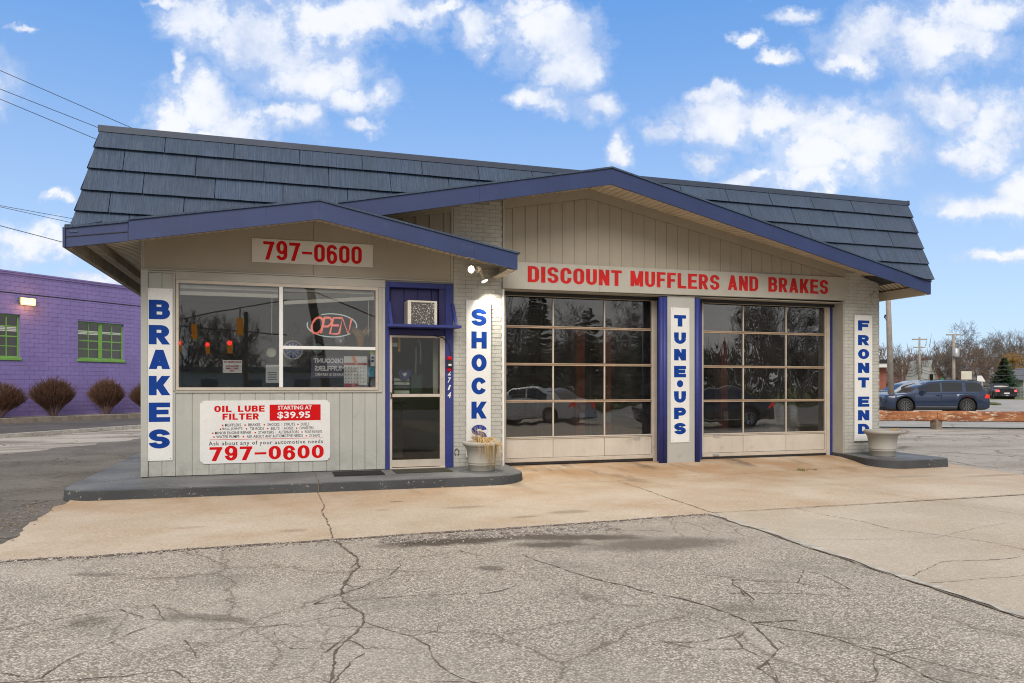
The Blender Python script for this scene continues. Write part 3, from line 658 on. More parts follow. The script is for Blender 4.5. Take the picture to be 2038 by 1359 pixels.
mb.build('loose_gravel', M['gravel'], None, 'loose pale grit scattered along the apron front edge', 'gravel', kind='stuff')
# ================================================================== the shop
YW = 12.05       # front wall face
YD = 12.40       # bay doors
shop = root('repair_shop', (4.6, 12.05, 0), 'grey repair shop with two glazed bay doors under a slate blue mansard', 'building')
S = lambda name, mb, mt, parent=None, **k: mb.build(name, M[mt] if isinstance(mt, str) else mt, parent or shop, **k)
XL, XR = -1.97, 11.58
# gable heights: underside of the soffit at the wall
def big(x): return 4.987 - .19*(5.2-x) if x < 5.2 else 4.987 - .2095*(x-5.2)
def small(x): return 4.105 - .183*(.52-x) if x < .52 else 4.105 - .197*(x-.52)
# --- wall core (behind all the cladding), with its openings
core = MB()
def wallbox(x0, x1, z0, z1): core.box(x0, x1, YW+.012, YW+.20, z0, z1)
wallbox(XL, -1.46, 0, 3.2); wallbox(-1.46, 1.45, 0, 1.48); wallbox(1.45, 1.62, 0, 3.2); wallbox(2.74, 3.63, 0, 3.2)
wallbox(10.70, XR, 0, 3.2)
core.prism([(XL, 3.2), (3.63, 3.2), (3.63, 4.6), (1.0, 4.0), (.52, 4.10), (XL, 3.64)], 'y', YW+.012, YW+.2)
core.prism([(3.63, 3.16), (10.70, 3.20), (10.70, 3.20), (XR, 3.2), (XR, big(XR)+.02), (5.2, big(5.2)+.02), (3.63, 4.6)], 'y', YW+.012, YW+.2)
core.box(3.45, 3.62, YW+.2, 21, 0, 3.4)            # partition between office and bays
core.box(XL, XL+.15, YW+.2, 21, 0, 3.42); core.box(XR-.15, XR-.002, YW+.0121, 21, 0, 3.62); core.box(XL, XR, 21, 21.2, 0, 3.4)
core.box(1.45, 1.60, YW+.2, YW+.5, 0, 3.1); core.box(2.75, 2.85, YW+.2, YW+.5, 0, 3.1)
S('wall', core, 'trim')
mb = MB(); mb.box(XL+.16, XR-.16, 12.26, 21.0, 3.42, 3.5); S('roof_deck', mb, 'black')
mb = MB(); mb.box(XL+.15, 3.45, YW+.2, 21, .10, .14); S('office_floor', mb, 'interior')
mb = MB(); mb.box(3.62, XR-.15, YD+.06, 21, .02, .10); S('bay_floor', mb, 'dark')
mb = MB(); mb.box(XL+.15, 3.45, YW+.2, 21, 3.10, 3.12); S('office_ceiling', mb, 'interior')
mb = MB(); mb.box(XL+.151, 3.449, 15.6, 15.7, .14, 3.1); S('office_back_wall', mb, 'interior')
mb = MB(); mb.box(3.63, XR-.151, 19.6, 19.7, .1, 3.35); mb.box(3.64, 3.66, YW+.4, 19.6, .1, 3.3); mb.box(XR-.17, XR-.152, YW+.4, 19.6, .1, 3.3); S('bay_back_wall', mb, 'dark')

# --- office front: grooved siding boards, each its own board
gx = [-1.945+.005, -1.700, -1.515]
bounds = [-1.885, -1.70, -1.515, -1.283, -1.048, -.822, -.605, -.385, -.168, .047, .262, .476, .685, .89, 1.09, 1.288, 1.475, 1.615]
for i, (a, b) in enumerate(zip(bounds, bounds[1:])):
    top = 3.185 if b < -1.5 else (1.425 if b < 1.5 else 1.425)
    mb = MB(); mb.bbox(a+.003, b-.003, YW, YW+.012, .150, top, .003); S('siding_board', mb, 'siding')
mb = MB(); mb.box(XL+.01, 1.615, YW+.011, YW+.02, .141, .16); S('sill_flashing', mb, 'black')
mb = MB(); mb.bbox(-1.985, -1.888, YW-.02, YW+.012, .15, 3.225, .004); S('corner_board', mb, 'siding')
mb = MB(); mb.box(XL-.014, XL+.002, YW-.0, 21, .15, 3.66); S('side_cladding', mb, 'siding')
# trim round the window
mb = MB(); mb.bbox(-1.888, -1.512, YW-.016, YW, 3.19, 3.215, .003); S('trim_board', mb, 'trim')
mb = MB(); mb.bbox(-1.545, -1.515, YW-.016, YW, 1.425, 3.19, .003); S('trim_board', mb, 'trim')
mb = MB(); mb.bbox(-1.512, 1.615, YW-.014, YW+.012, 3.095, 3.222, .003); S('trim_board', mb, 'trim')
mb = MB(); mb.bbox(1.497, 1.560, YW-.014, YW+.012, 1.40, 3.093, .003); S('trim_board', mb, 'trim')
mb = MB(); mb.bbox(1.562, 1.612, YW-.008, YW+.012, .15, 3.093, .003); S('trim_board', mb, 'siding')
mb = MB(); mb.bbox(-1.515, 1.56, YW-.020, YW, 1.395, 1.432, .003); S('trim_board', mb, 'trim')
mb = MB(); mb.bbox(XL-.01, 2.735, YW-.03, YW, 3.226, 3.244, .004); S('ledge_moulding', mb, 'trim')
mb = MB(); mb.bbox(-1.985, 1.6, YW-.035, YW-.0305, 3.218, 3.25, .001)
# the two sheets of the small gable
mb = MB(); mb.prism([(-1.93, 3.246), (.482, 3.246), (.482, small(.482)+.02), (-1.93, small(-1.93)+.02)], 'y', YW-.006, YW+.012); S('gable_sheet', mb, 'panel')
mb = MB(); mb.prism([(.488, 3.246), (2.70, 3.246), (2.70, small(2.7)+.02), (.52, small(.52)+.02), (.488, small(.488)+.02)], 'y', YW-.006, YW+.012); S('gable_sheet', mb, 'panel')
mb = MB(); mb.bbox(-1.965, -1.933, YW-.012, YW+.012, 3.246, 3.66, .003); S('trim_board', mb, 'trim')
mb = MB(); mb.bbox(2.703, 2.735, YW-.014, YW+.012, 3.246, 3.69, .003); S('trim_board', mb, 'trim')

# --- brickwork: mortar bed and single bricks in running bond
bm_ = MB(); bm_.bbox(-.5, .5, -.5, .5, -.5, .5, .03); brick_me = bm_.mesh('brick', (0, 0, 0), [M['brick']])
BH, BL = .0680, .2075
nbricks = 0; rest_bricks = MB(); pending = []
def brick_area(x0, x1, z0, z1, zlim=None, parent=None):
    rs = random.Random(int(x0*100)); k = 0; z = z0
    while z + BH*.6 < z1:
        x = x0 - (BL/2 if k % 2 else 0)
        while x < x1-.02:
            a, b = max(x, x0), min(x+BL, x1)
            if b-a > .03:
                xm = (a+b)/2; top = z+BH
                if zlim is None or top < zlim(xm)+.05: pending.append((xm, z+BH/2, b-a-.007, min(BH-.007, z1-z-.004), rs.uniform(-.0022, .0022), parent))
            x += BL
        z += BH; k += 1
mb = MB(); mb.box(2.745, 3.60, YW+.0016, YW+.0118, .141, 3.2); pierL = S('brick_pier', mb, 'mortar')
mb = MB(); mb.prism([(10.72, .156), (11.578, .156), (11.578, big(11.578)), (10.72, big(10.72))], 'y', YW+.0016, YW+.0118); pierR = S('brick_pier', mb, 'mortar')
mb = MB(); mb.prism([(2.745, 3.2), (3.60, 3.2), (3.60, big(3.6)), (2.745, big(2.745))], 'y', YW+.0016, YW+.0118); pierU = S('brick_wall', mb, 'mortar')
brick_area(2.745, 3.60, .145, 3.2, None, pierL); brick_area(10.725, 11.578, .16, 3.95, lambda x: big(x)-.04, pierR); brick_area(2.745, 3.60, 3.209, 4.78, lambda x: big(x)-.04, pierU)
pending.sort(key=lambda t: (t[0] > 8, t[1] > 3.2, 0))
for i, (x, z, w, h, dy, par) in enumerate(pending):
    if i < 290: inst('brick', brick_me, par, (x, YW+.004+dy, z), (w, .012, h))
    else: rest_bricks.bbox(x-w/2, x+w/2, YW-.002+dy, YW+.0115, z-h/2, z+h/2, .002)
rb = S('brickwork', rest_bricks, 'brick'); rb['kind'] = 'stuff'
mb = MB(); mb.bbox(3.600, 3.634, YW-.012, YD+.0, .10, 3.155, .004); S('door_jamb', mb, 'white')
# side return of the right pier: toothed brick end
mb = MB()
for k in range(46): mb.box(XR-.001, XR+.008+(.004 if k % 2 else 0), YW+.0, YW+3, .16+k*BH, .16+k*BH+BH-.008)
S('brick_return', mb, 'brick')

# --- board and batten gable over the bays
mb = MB(); mb.prism([(3.635, 3.60), (10.715, 3.64), (10.715, big(10.715)+.0), (5.2, big(5.2)), (3.635, big(3.635))], 'y', YW+.006, YW+.0116); S('gable_backing', mb, 'panel')
bx = [3.637, 3.79, 4.02, 4.235, 4.45]
step = .2275; xs = [3.80+step*i for i in range(0, 31)]
prev = 3.64
for i, x in enumerate(xs+[10.70]):
    a, b = prev+.016 if i else 3.64, x-.016
    if b-a > .04:
        mb = MB(); zt = lambda q: big(q)-.175
        pts = [(a, 3.61), (b, 3.61), (b, zt(b))] + ([(5.2, zt(5.2))] if a < 5.2 < b else []) + [(a, zt(a))]
        if min(zt(a), zt(b)) > 3.66: mb.prism(pts, 'y', YW+.0, YW+.0058); S('gable_board', mb, 'panel')
    if i < len(xs) and big(x)-.17 > 3.68:
        mb = MB(); mb.bbox(x-.0155, x+.0155, YW-.014, YW+.0055, 3.62, big(x)-.17, .003); S('batten', mb, 'panel')
    prev = x
for (a, b) in ((3.64, 5.2), (5.2, 10.71)):
    mb = MB(); mb.prism([(a, big(a)-.165), (b, big(b)-.165), (b, big(b)+.01), (a, big(a)+.01)], 'y', YW-.018, YW+.005); S('rake_board', mb, 'panel')
mb = MB(); mb.bbox(3.605, 3.638, YW-.016, YW+.011, 3.64, big(3.62), .003); S('trim_board', mb, 'trim')
mb = MB(); mb.bbox(10.700, 10.745, YW-.016, YW-.006, 3.22, big(10.72), .003); S('trim_board', mb, 'panel')
# same cladding left of the upper brickwork, behind the small gable
mb = MB(); mb.prism([(1.0, 3.95), (2.735, 3.56), (2.735, big(2.735)), (1.0, big(1.0))], 'y', YW+.006, YW+.0116); S('gable_backing', mb, 'panel')
for x in (1.42, 1.66, 1.90, 2.13, 2.36, 2.60):
    if big(x)-.12 > 3.75: mb = MB(); mb.bbox(x-.016, x+.016, YW-.014, YW+.005, 3.70, big(x)-.10, .003); S('batten', mb, 'panel')
mb = MB(); mb.prism([(1.0, big(1)-.11), (2.70, big(2.7)-.11), (2.70, big(2.7)), (1.0, big(1))], 'y', YW-.018, YW+.005); S('rake_board', mb, 'panel')
mb = MB(); mb.bbox(2.705, 2.737, YW-.02, YW+.005, 3.6, big(2.72), .003); S('trim_board', mb, 'trim')

# --- bay doors
mb = MB(); mb.box(3.634, 10.70, YD-.02, YW+.012, 3.155, 3.165); S('header_soffit', mb, 'trim')
mb = MB(); mb.box(3.634, 10.72, YD-.10, YD+.02, 3.10, 3.154); S('door_track_housing', mb, 'black')
def bay_door(x0, x1, verts, rows, zb):
    """frame mesh with panes, rails and bottom panels as its own pieces"""
    fr = MB(); fr.box(x0, x0+.028, YD-.01, YD+.03, zb, 3.13); fr.box(x1-.028, x1, YD-.01, YD+.03, zb, 3.13)
    fr.box(x0+.028, x1-.028, YD-.005, YD+.03, 3.09, 3.13)
    door = S('bay_door', fr, 'alu')
    xs_ = [x0+.028]+verts+[x1-.028]
    zs_ = [3.09]+rows
    for r, (zt, z_) in enumerate(zip(zs_, zs_[1:])):
        for c, (a, b) in enumerate(zip(xs_, xs_[1:])):
            p = MB(); p.box(a+.012, b-.012, YD+.010, YD+.014, z_+.02, zt-.02); p.build('pane', M['glassbay'], door)
    for z_ in rows:
        last = z_ == rows[-1]
        r1 = MB(); r1.bbox(x0+.028, x1-.028, YD-.020, YD+.02, z_+.003, z_+(.022 if not last else .026), .004); r1.build('rail', M['alu' if last else 'rail'], door)
        r2 = MB(); r2.bbox(x0+.028, x1-.028, YD-.016, YD+.02, z_-.022, z_-.002, .004); r2.build('rail', M['alu' if last else 'rail'], door)
    for v in verts:
        for zt, z_ in zip(zs_, zs_[1:]):
            s_ = MB(); s_.bbox(v-.013, v+.013, YD-.012, YD+.02, z_+.027, zt-.023, .003); s_.build('muntin', M['alu'], door)
    for a, b in zip(xs_, xs_[1:]):
        p = MB(); p.bbox(a+.004, b-.004, YD-.004, YD+.02, zb+.085, rows[-1]-.024, .004); p.build('lower_panel', M['doorpanel'], door)
    p = MB(); p.bbox(x0+.0, x1-.0, YD-.022, YD+.02, zb+.012, zb+.080, .006); p.build('bottom_rail', M['alu'], door)
    p = MB(); p.box(x0, x1, YD-.012, YD+.02, zb-.03, zb+.011); p.build('rubber_seal', M['rubber'], door)
    return door
d1 = bay_door(3.745, 6.65, [4.656, 5.661], [2.551, 1.885, 1.227, .574], .135)
d2 = bay_door(7.70, 10.57, [8.62, 9.611], [2.542, 1.873, 1.212, .56], .125)
for d, x in ((d1, 6.30), (d2, 8.02)):
    h = MB(); h.tube([(x-.07, YD-.03, .56), (x-.06, YD-.05, .545), (x+.06, YD-.05, .545), (x+.07, YD-.03, .56)], .008, 6); h.build('handle', M['steel'], d)
h = MB(); h.bbox(7.93, 8.06, YD-.04, YD-.022, .15, .19, .004); h.build('latch', M['steel'], d2)
mb = MB(); mb.box(3.634, 3.744, YD-.02, YD+.03, .09, 3.1); S('door_jamb', mb, 'rail')
mb = MB(); mb.bbox(6.652, 6.727, YD-.03, YD+.03, .09, 3.1, .004); S('door_jamb', mb, 'alu')
mb = MB(); mb.bbox(10.572, 10.655, YD-.03, YD+.03, .09, 3.1, .004); S('door_jamb', mb, 'alu')
mb = MB(); mb.bbox(10.657, 10.70, YD-.05, YD+.03, .10, 3.1, .004); S('trim_board', mb, 'blue')
mb = MB(); mb.bbox(10.702, 10.72, YW+.0, YD, .10, 3.16, .002); S('reveal_lining', mb, 'pier')
# centre pier between the bays
mb = MB(); mb.bbox(6.77, 7.345, YW+.02, YD+.02, .05, 3.154, .006); S('centre_pier', mb, 'pier')
mb = MB(); mb.bbox(6.728, 6.768, YD-.15, YD+.02, .05, 3.13, .004); mb.box(7.347, 7.69, YD-.02, YD+.02, .06, 3.12); S('door_stop', mb, 'blue')
for x, r in ((6.655, .048), (6.722, .052), (7.405, .055)):
    mb = MB(); mb.tube([(x, YW+.04, .05), (x, YW+.04, 3.13)], r, 16); S('guard_pipe', mb, 'blue', smooth=True)
mb = MB(); mb.box(7.47, 7.69, YD-.03, YD+.02, .06, 3.12)

# --- window
wf = MB(); y0, y1 = YW-.025, YW+.03
wf.box(-1.505, 1.493, y0, y1, 3.045, 3.093); wf.box(-1.505, 1.493, y0-.006, y1, 1.434, 1.478); wf.box(-1.505, -1.470, y0+.001, y1, 1.478, 3.045); wf.box(1.455, 1.493, y0+.001, y1, 1.478, 3.045)
win = S('office_window', wf, 'alu')
mb = MB(); mb.bbox(-.033, .025, y0-.004, y1, 1.479, 3.044, .005); mb.build('mullion', M['white'], win)
mb = MB(); mb.bbox(.026, 1.454, y0-.004, y1, 2.075, 2.128, .005); mb.build('transom', M['white'], win)
for a, b, c, d in ((-1.469, -.034, 1.479, 3.044), (.026, 1.454, 2.129, 3.044), (.026, 1.454, 1.479, 2.074)):
    mb = MB(); mb.box(a, b, YW+.008, YW+.012, c, d); mb.build('pane', M['glass'], win)
# raised blinds: head rail, bundle of slats, wand
for a, b, lift in ((-1.46, -.05, 0), (.04, 1.44, .03)):
    mb = MB(); q0, q1 = (2.875, 2.875) if not lift else (2.775, 2.895)
    mb.hexa([(a, YW+.035, q0), (b, YW+.035, q1), (b, YW+.075, q1), (a, YW+.075, q0), (a, YW+.035, q0+.058), (b, YW+.035, q1+.058), (b, YW+.075, q1+.058), (a, YW+.075, q0+.058)]); bot_rail = mb
    mb = MB(); mb.box(a, b, YW+.06, YW+.11, 2.98+lift*.3, 3.03); head = S('blind', mb, 'oldwhite'); bot_rail.build('bottom_rail', M['oldwhite'], head)
    for i in range(9):
        z = 2.972-.011*i; dz = lift*.6
        mb = MB(); mb.hexa([(a, YW+.055, z-dz), (b, YW+.055, z+dz), (b, YW+.10, z+dz+.004), (a, YW+.10, z-dz+.004), (a, YW+.055, z-dz+.003), (b, YW+.055, z+dz+.003), (b, YW+.10, z+dz+.007), (a, YW+.10, z-dz+.007)]); mb.build('slat', M['oldwhite'], head)
    mb = MB(); mb.tube([(b-.09, YW+.05, 2.87), (b-.095, YW+.05, 2.32)], .006, 6); mb.build('wand', M['oldwhite'], head)

# --- entrance: deep violet surround, transom box, shelf and storm door
mb = MB(); mb.box(1.617, 2.74, YW+.10, YW+.12, 2.40, 3.19); S('transom_backing', mb, 'navy')
for a, b in ((1.70, 1.93), (1.93, 2.16), (2.16, 2.39), (2.39, 2.62)):
    mb = MB(); mb.bbox(a+.003, b-.003, YW+.075, YW+.0999, 2.42, 3.10, .004); S('transom_board', mb, 'navy')
mb = MB(); mb.bbox(1.616, 1.680, YW-.03, YW+.10, .142, 3.20, .006); S('entrance_post', mb, 'blue')
mb = MB(); mb.bbox(2.600, 2.738, YW-.03, YW+.10, .142, 3.20, .008); S('entrance_post', mb, 'blue')
mb = MB(); mb.bbox(1.681, 2.599, YW-.028, YW+.08, 3.11, 3.198, .006); S('entrance_lintel', mb, 'blue')
mb = MB(); mb.box(1.681, 2.599, YW+.0, YW+.10, 2.33, 2.425); S('entrance_header', mb, 'navy')
mb = MB(); mb.box(2.50, 2.598, YW-.01, YW+.07, 2.43, 3.108); S('transom_stile', mb, 'navy')
fr = MB(); fy0, fy1 = YW-.02, YW+.02; Lx, Rx = 1.683, 2.598
fr.box(Lx, Lx+.038, fy0, fy1, .165, 2.325); fr.box(Rx-.085, Rx, fy0, fy1, .165, 2.325); fr.box(Lx+.038, Rx-.085, fy0, fy1, 2.292, 2.325); fr.box(Lx+.038, Rx-.085, fy0, fy1, .175, .29)
sdoor = S('storm_door', fr, 'alu')
mb = MB(); mb.bbox(Lx+.036, Rx-.083, fy0-.008, fy1-.004, 1.317, 1.368, .004); mb.build('mid_rail', M['alu'], sdoor)
mb = MB(); mb.box(Lx+.038, Rx-.085, YW, YW+.004, 1.37, 2.292); mb.build('pane', M['glassdoor'], sdoor)
mb = MB(); mb.box(Lx+.038, Rx-.085, YW, YW+.004, .29, 1.315); mb.build('pane', M['glassdoor'], sdoor)
mb = MB(); mb.tube([(Lx+.018, fy0-.004, 1.30), (Lx+.018, fy0-.045, 1.32), (Lx+.018, fy0-.045, 1.37), (Lx+.018, fy0-.004, 1.39)], .011, 6); mb.build('handle', M['black'], sdoor)
mb = MB(); mb.bbox(Lx-.0, Rx+.002, YW-.05, YW+.05, .142, .163, .004); S('threshold', mb, 'alu')
# shelf under the cooler with its two stays
mb = MB(); mb.hexa([(1.60, YW-.36, 2.445), (2.80, YW-.36, 2.445), (2.74, YW+.07, 2.445), (1.66, YW+.07, 2.445), (1.60, YW-.36, 2.485), (2.80, YW-.36, 2.485), (2.74, YW+.07, 2.485), (1.66, YW+.07, 2.485)]); shelf = S('shelf', mb, 'blue')
for x in (1.665, 2.72):
    mb = MB(); P = [Vector((x, YW-.345, 2.486)), Vector((x, YW-.035, 2.86))]
    mb.hexa([(x-.022, YW-.355, 2.486), (x+.022, YW-.355, 2.486), (x+.022, YW-.30, 2.486), (x-.022, YW-.30, 2.486), (x-.022, YW-.075, 2.87), (x+.022, YW-.075, 2.87), (x+.022, YW-.031, 2.87), (x-.022, YW-.031, 2.87)]); mb.build('stay', M['blue'], shelf)

# --- roof: fascias, soffits, gable tops
def gable(name, yf, segs, thick, drip=.035):
    """segs: list of (x0, zb0, zt0, x1, zb1, zt1) fascia pieces on plane yf"""
    for (x0, zb0, zt0, x1, zb1, zt1) in segs:
        mb = MB(); mb.add([(x0, yf, zb0), (x1, yf, zb1), (x1, yf, zt1), (x0, yf, zt0), (x0, yf+.03, zb0), (x1, yf+.03, zb1), (x1, yf+.03, zt1), (x0, yf+.03, zt0)],
               [(0, 1, 2, 3), (4, 7, 6, 5), (0, 4, 5, 1), (3, 2, 6, 7), (0, 3, 7, 4), (1, 5, 6, 2)]); S('fascia_panel', mb, 'fascia')
        mb = MB(); e = .022
        mb.hexa([(x0, yf-e, zt0-.012), (x1, yf-e, zt1-.012), (x1, yf+.1, zt1-.012), (x0, yf+.1, zt0-.012), (x0, yf-e, zt0+.014), (x1, yf-e, zt1+.014), (x1, yf+.1, zt1+.014), (x0, yf+.1, zt0+.014)]); S('drip_edge', mb, 'shingle')
def lerp(p, q, x): return p[1]+(q[1]-p[1])*(x-p[0])/(q[0]-p[0])
sb = [(-2.73, 3.335), (.524, 3.93), (3.56, 3.335)]; st = [(-2.73, 3.625), (.524, 4.208), (3.56, 3.600)]
def f_at(L_, x): return lerp(L_[0], L_[1], x) if x <= L_[1][0] else lerp(L_[1], L_[2], x)
cuts = [-2.70, -1.98, -.2, .524, 2.86, 3.56]; segs = []
for a, b in zip(cuts, cuts[1:]): segs.append((a+.002, f_at(sb, a), f_at(st, a), b, f_at(sb, b), f_at(st, b)))
segs[0] = (-2.74, 3.337, 3.60, -1.985, f_at(sb, -1.98)-.006, f_at(st, -1.98)-.03)
gable('small', 11.08, segs, .03)
mb = MB(); mb.hexa([(-2.745, 11.07, 3.47), (-1.99, 11.07, 3.585), (-1.99, 11.079, 3.585), (-2.745, 11.079, 3.47), (-2.745, 11.07, 3.478), (-1.99, 11.07, 3.593), (-1.99, 11.079, 3.593), (-2.745, 11.079, 3.478)]); S('fascia_seam', mb, 'black')
mb = MB(); mb.box(-2.76, -2.731, 11.06, 21.4, 3.335, 3.60); S('eave_fascia', mb, 'fascia')
mb = MB(); mb.tube([(-2.74, 11.09, 3.625), (-2.55, 11.09, 3.645), (-2.30, 11.09, 3.71)], .02, 6); S('flashing', mb, 'shingle')
bb = [(-2.7, 3.21), (5.20, 4.832), (11.925, 3.262)]; bt = [(-2.7, 3.485), (5.213, 5.108), (11.925, 3.512)]
cuts = [.80, 2.95, 4.45, 5.207, 5.55, 8.36, 11.06, 11.925]; segs = []
for a, b in zip(cuts, cuts[1:]): segs.append((a+.002, f_at(bb, a), f_at(bt, a), b, f_at(bb, b), f_at(bt, b)))
gable('big', 11.115, segs, .03)
mb = MB(); mb.box(11.905, 11.935, 11.146, 21.4, 3.262, 3.515); S('eave_fascia', mb, 'fascia')
# soffits: ribbed sheets that slope with the gables (ribs as folds)
def soffit(x0, x1, fz, bz, y0, y1, rib=.10):
    mb = MB(); n = max(2, int((x1-x0)/rib)); vs = []
    for i in range(n):
        a = x0+(x1-x0)*i/n; b = x0+(x1-x0)*(i+1)/n; g = (b-a)*.12
        for x, d in ((a, .0), (b-2*g, .0), (b-2*g+.001, .010), (b, .010)): vs.append((x, d))
    m_ = len(vs); mb.add([(x, y0, fz(x)+d) for x, d in vs]+[(x, y1, bz(x)+d) for x, d in vs], [(i, i+1, m_+i+1, m_+i) for i in range(m_-1)])
    return S('soffit', mb, 'ribs')
soffit(-1.97, .524, lambda x: f_at(sb, x)+.165, lambda x: small(x), 11.111, YW, .105); soffit(.524, 3.54, lambda x: f_at(sb, x)+.165, lambda x: small(x), 11.111, YW, .105)
soffit(.9, 5.20, lambda x: f_at(bb, x)+.13, big, 11.146, YW, .11); soffit(5.20, 11.58, lambda x: f_at(bb, x)+.13, big, 11.146, YW, .11)
# eave soffits along the sides, ribs running down the slope
mb = MB(); mb2_ = MB()
for i in range(96):
    y = 11.112+i*.105
    for q, w_, dz in ((y, .085, 0), (y+.085, .02, .012)):
        mb.add([(-2.70, q, 3.49+dz), (XL-.01, q, 3.655+dz), (XL-.01, q+w_, 3.655+dz), (-2.70, q+w_, 3.49+dz)], [(0, 1, 2, 3)])
        yb_ = q+w_; mb2_.add([(XR-.0, q+.035, 3.60+dz), (11.905, q+.035, 3.44+dz), (11.905, yb_+.035, 3.44+dz), (XR-.0, yb_+.035, 3.60+dz)], [(0, 1, 2, 3)])
S('side_soffit', mb, 'ribs'); S('side_soffit', mb2_, 'ribs')
mb = MB(); mb.add([(11.2, 11.3, 3.68), (11.91, 11.3, 3.49), (11.91, 21.3, 3.49), (11.2, 21.3, 3.68)], [(0, 1, 2, 3)]); S('eave_deck', mb, 'black')
mb = MB(); mb.box(-2.730, -2.66, 11.115, 21.4, 3.325, 3.50); mb.box(-2.50, -2.42, 11.15, 21.4, 3.42, 3.53); S('gutter_board', mb, 'wood')
mb = MB(); mb.box(11.82, 11.903, 11.15, 21, 3.255, 3.43); S('gutter_board', mb, 'soffit')
mb = MB(); mb.box(3.40, 3.53, 11.112, YW-.02, 3.325, 3.342); mb.box(3.54, 3.56, 11.112, YW-.02, 3.335, 3.60); S('eave_return', mb, 'soffit')
mb = MB(); mb.box(3.576, 3.60, 11.06, 12.0, 3.585, 3.612); S('flashing', mb, 'shingle')
# gable roof tops, running back into the mansard
def top(x0, z0, x1, z1, y0, y1):
    mb = MB(); ya_, yb_ = 11.20+.371*(z0-3.6), 11.20+.371*(z1-3.6)
    mb.hexa([(x0, y0, z0-.02), (x1, y0, z1-.02), (x1, yb_, z1-.02), (x0, ya_, z0-.02), (x0, y0, z0+.008), (x1, y0, z1+.008), (x1, yb_, z1+.008), (x0, ya_, z0+.008)]); S('gable_top', mb, 'shingle')
top(-2.7, 3.61, .524, 4.20, 11.12, 0); top(.524, 4.20, 3.56, 3.595, 11.12, 0); top(.85, f_at(bt, .85), 5.21, 5.10, 11.15, 0); top(5.21, 5.10, 11.92, 3.51, 11.15, 0)

# --- mansard: five courses of shake-embossed metal panels
def gtop(x):
    a = f_at(st, x) if -2.8 <= x <= 3.56 else 0
    return max(a, f_at(bt, x))+.004
mb = MB(); xs_ = sorted([-2.60, -2.5, -2.42, .3, .524, 5.213, 11.9]+[i*.25 for i in range(-9, 48)]); n_ = len(xs_)
ybk = lambda z: 11.20+(z-3.5)*.3375
mb.add([(x, ybk(min(5.1, gtop(x))), min(5.1, gtop(x)-.01)) for x in xs_]+[(max(x, -2.43+(.001*(x+2.6))), ybk(5.1), 5.1) for x in xs_], [(i, i+1, n_+i+1, n_+i) for i in range(n_-1)])
mb.add([(-2.42, 11.74, 5.10), (11.9, 11.74, 5.10), (11.9, 21.2, 5.10), (-2.42, 21.2, 5.10), (-2.60, 21.4, 3.50), (11.9, 21.4, 3.50), (-2.60, 12.3, 3.50), (11.9, 12.3, 3.5), (-2.60, 11.20, 3.60), (11.9, 11.20, 3.60)],
    [(0, 1, 2, 3), (8, 0, 3, 4, 6), (9, 7, 5, 2, 1), (4, 3, 2, 5)])
mans = S('mansard_roof', mb, 'shingle')
M['cap'] = paint('dark_slate_cap_metal', (.045, .062, .10), .5, .1, 2, 40, .1)
NC = 5; ZB, ZT = 3.545, 5.115
courses = [3.545, 3.858, 4.174, 4.507, 4.839, 5.12]
def yman(z): return 11.125 + (z-3.6)*(.575/1.55)
def xleft(z): return -2.68+(z-3.6)*.155
def xright(z): return 11.96-(z-3.6)*.012
for k in range(5):
    z0, z1 = courses[k], courses[k+1]; L_ = .932; offx = [-.40, -.86, -.02, -.86, -.40][k] if False else {4: .89, 3: .43, 2: .75, 1: .40, 0: .7}[k]
    x = xleft(z0)+.005; nx = xleft(z0)+offx; rs = random.Random(k)
    while x < xright(z0)-.05:
        b = min(nx, xright(z0)-.004); ya, yb = yman(z0)-.052, yman(z1)-.002
        l0 = x if x > xleft(z0)+.01 else xleft(z0); l1 = x if x > xleft(z0)+.01 else xleft(z1)+.0
        r1 = b if b < xright(z0)-.01 else xright(z1)
        mb = MB(); g = .0045
        # face, kicked-out lower lip and returns
        nseg = 8; vs = []; fs = []; cols = []
        for i in range(nseg+1):
            t = i/nseg; xa = l0+g+(b-g-l0-g)*t; xb = l1+g+(r1-g-l1-g)*t; j = rs.uniform(-.002, .002); jz = rs.uniform(-.0022, .0022)
            gz = gtop(xa)-.02; zl_ = z0+jz; clipped = gz > zl_
            if clipped: zl_ = min(gz, z1+.01)
            f_ = (zl_-z0)/(z1-z0); yl = ya+(yb-ya)*f_+j*(1-f_); xl = xa+(xb-xa)*max(0, f_)
            cols.append((clipped, zl_ >= z1))
            vs += [(xl, yl, zl_), (xb, yb+j*.5, z1+.012), (xl, yl+.050*(not clipped), zl_+.006)]
        for i in range(nseg):
            q = 3*i
            if cols[i][1] and cols[i+1][1]: continue
            fs += [(q, q+3, q+4, q+1)]
            if not (cols[i][0] and cols[i+1][0]): fs.append((q+2, q+5, q+3, q))
        if fs:
            mb.add(vs, fs); used = sorted(set(i for f in mb.f for i in f)); mp_ = {o_: k_ for k_, o_ in enumerate(used)}
            mb.v = [mb.v[i] for i in used]; mb.f = [tuple(mp_[i] for i in f) for f in mb.f]
            mb.build('shingle_panel', M['shingle'], mans)
        x = b; nx = b+L_
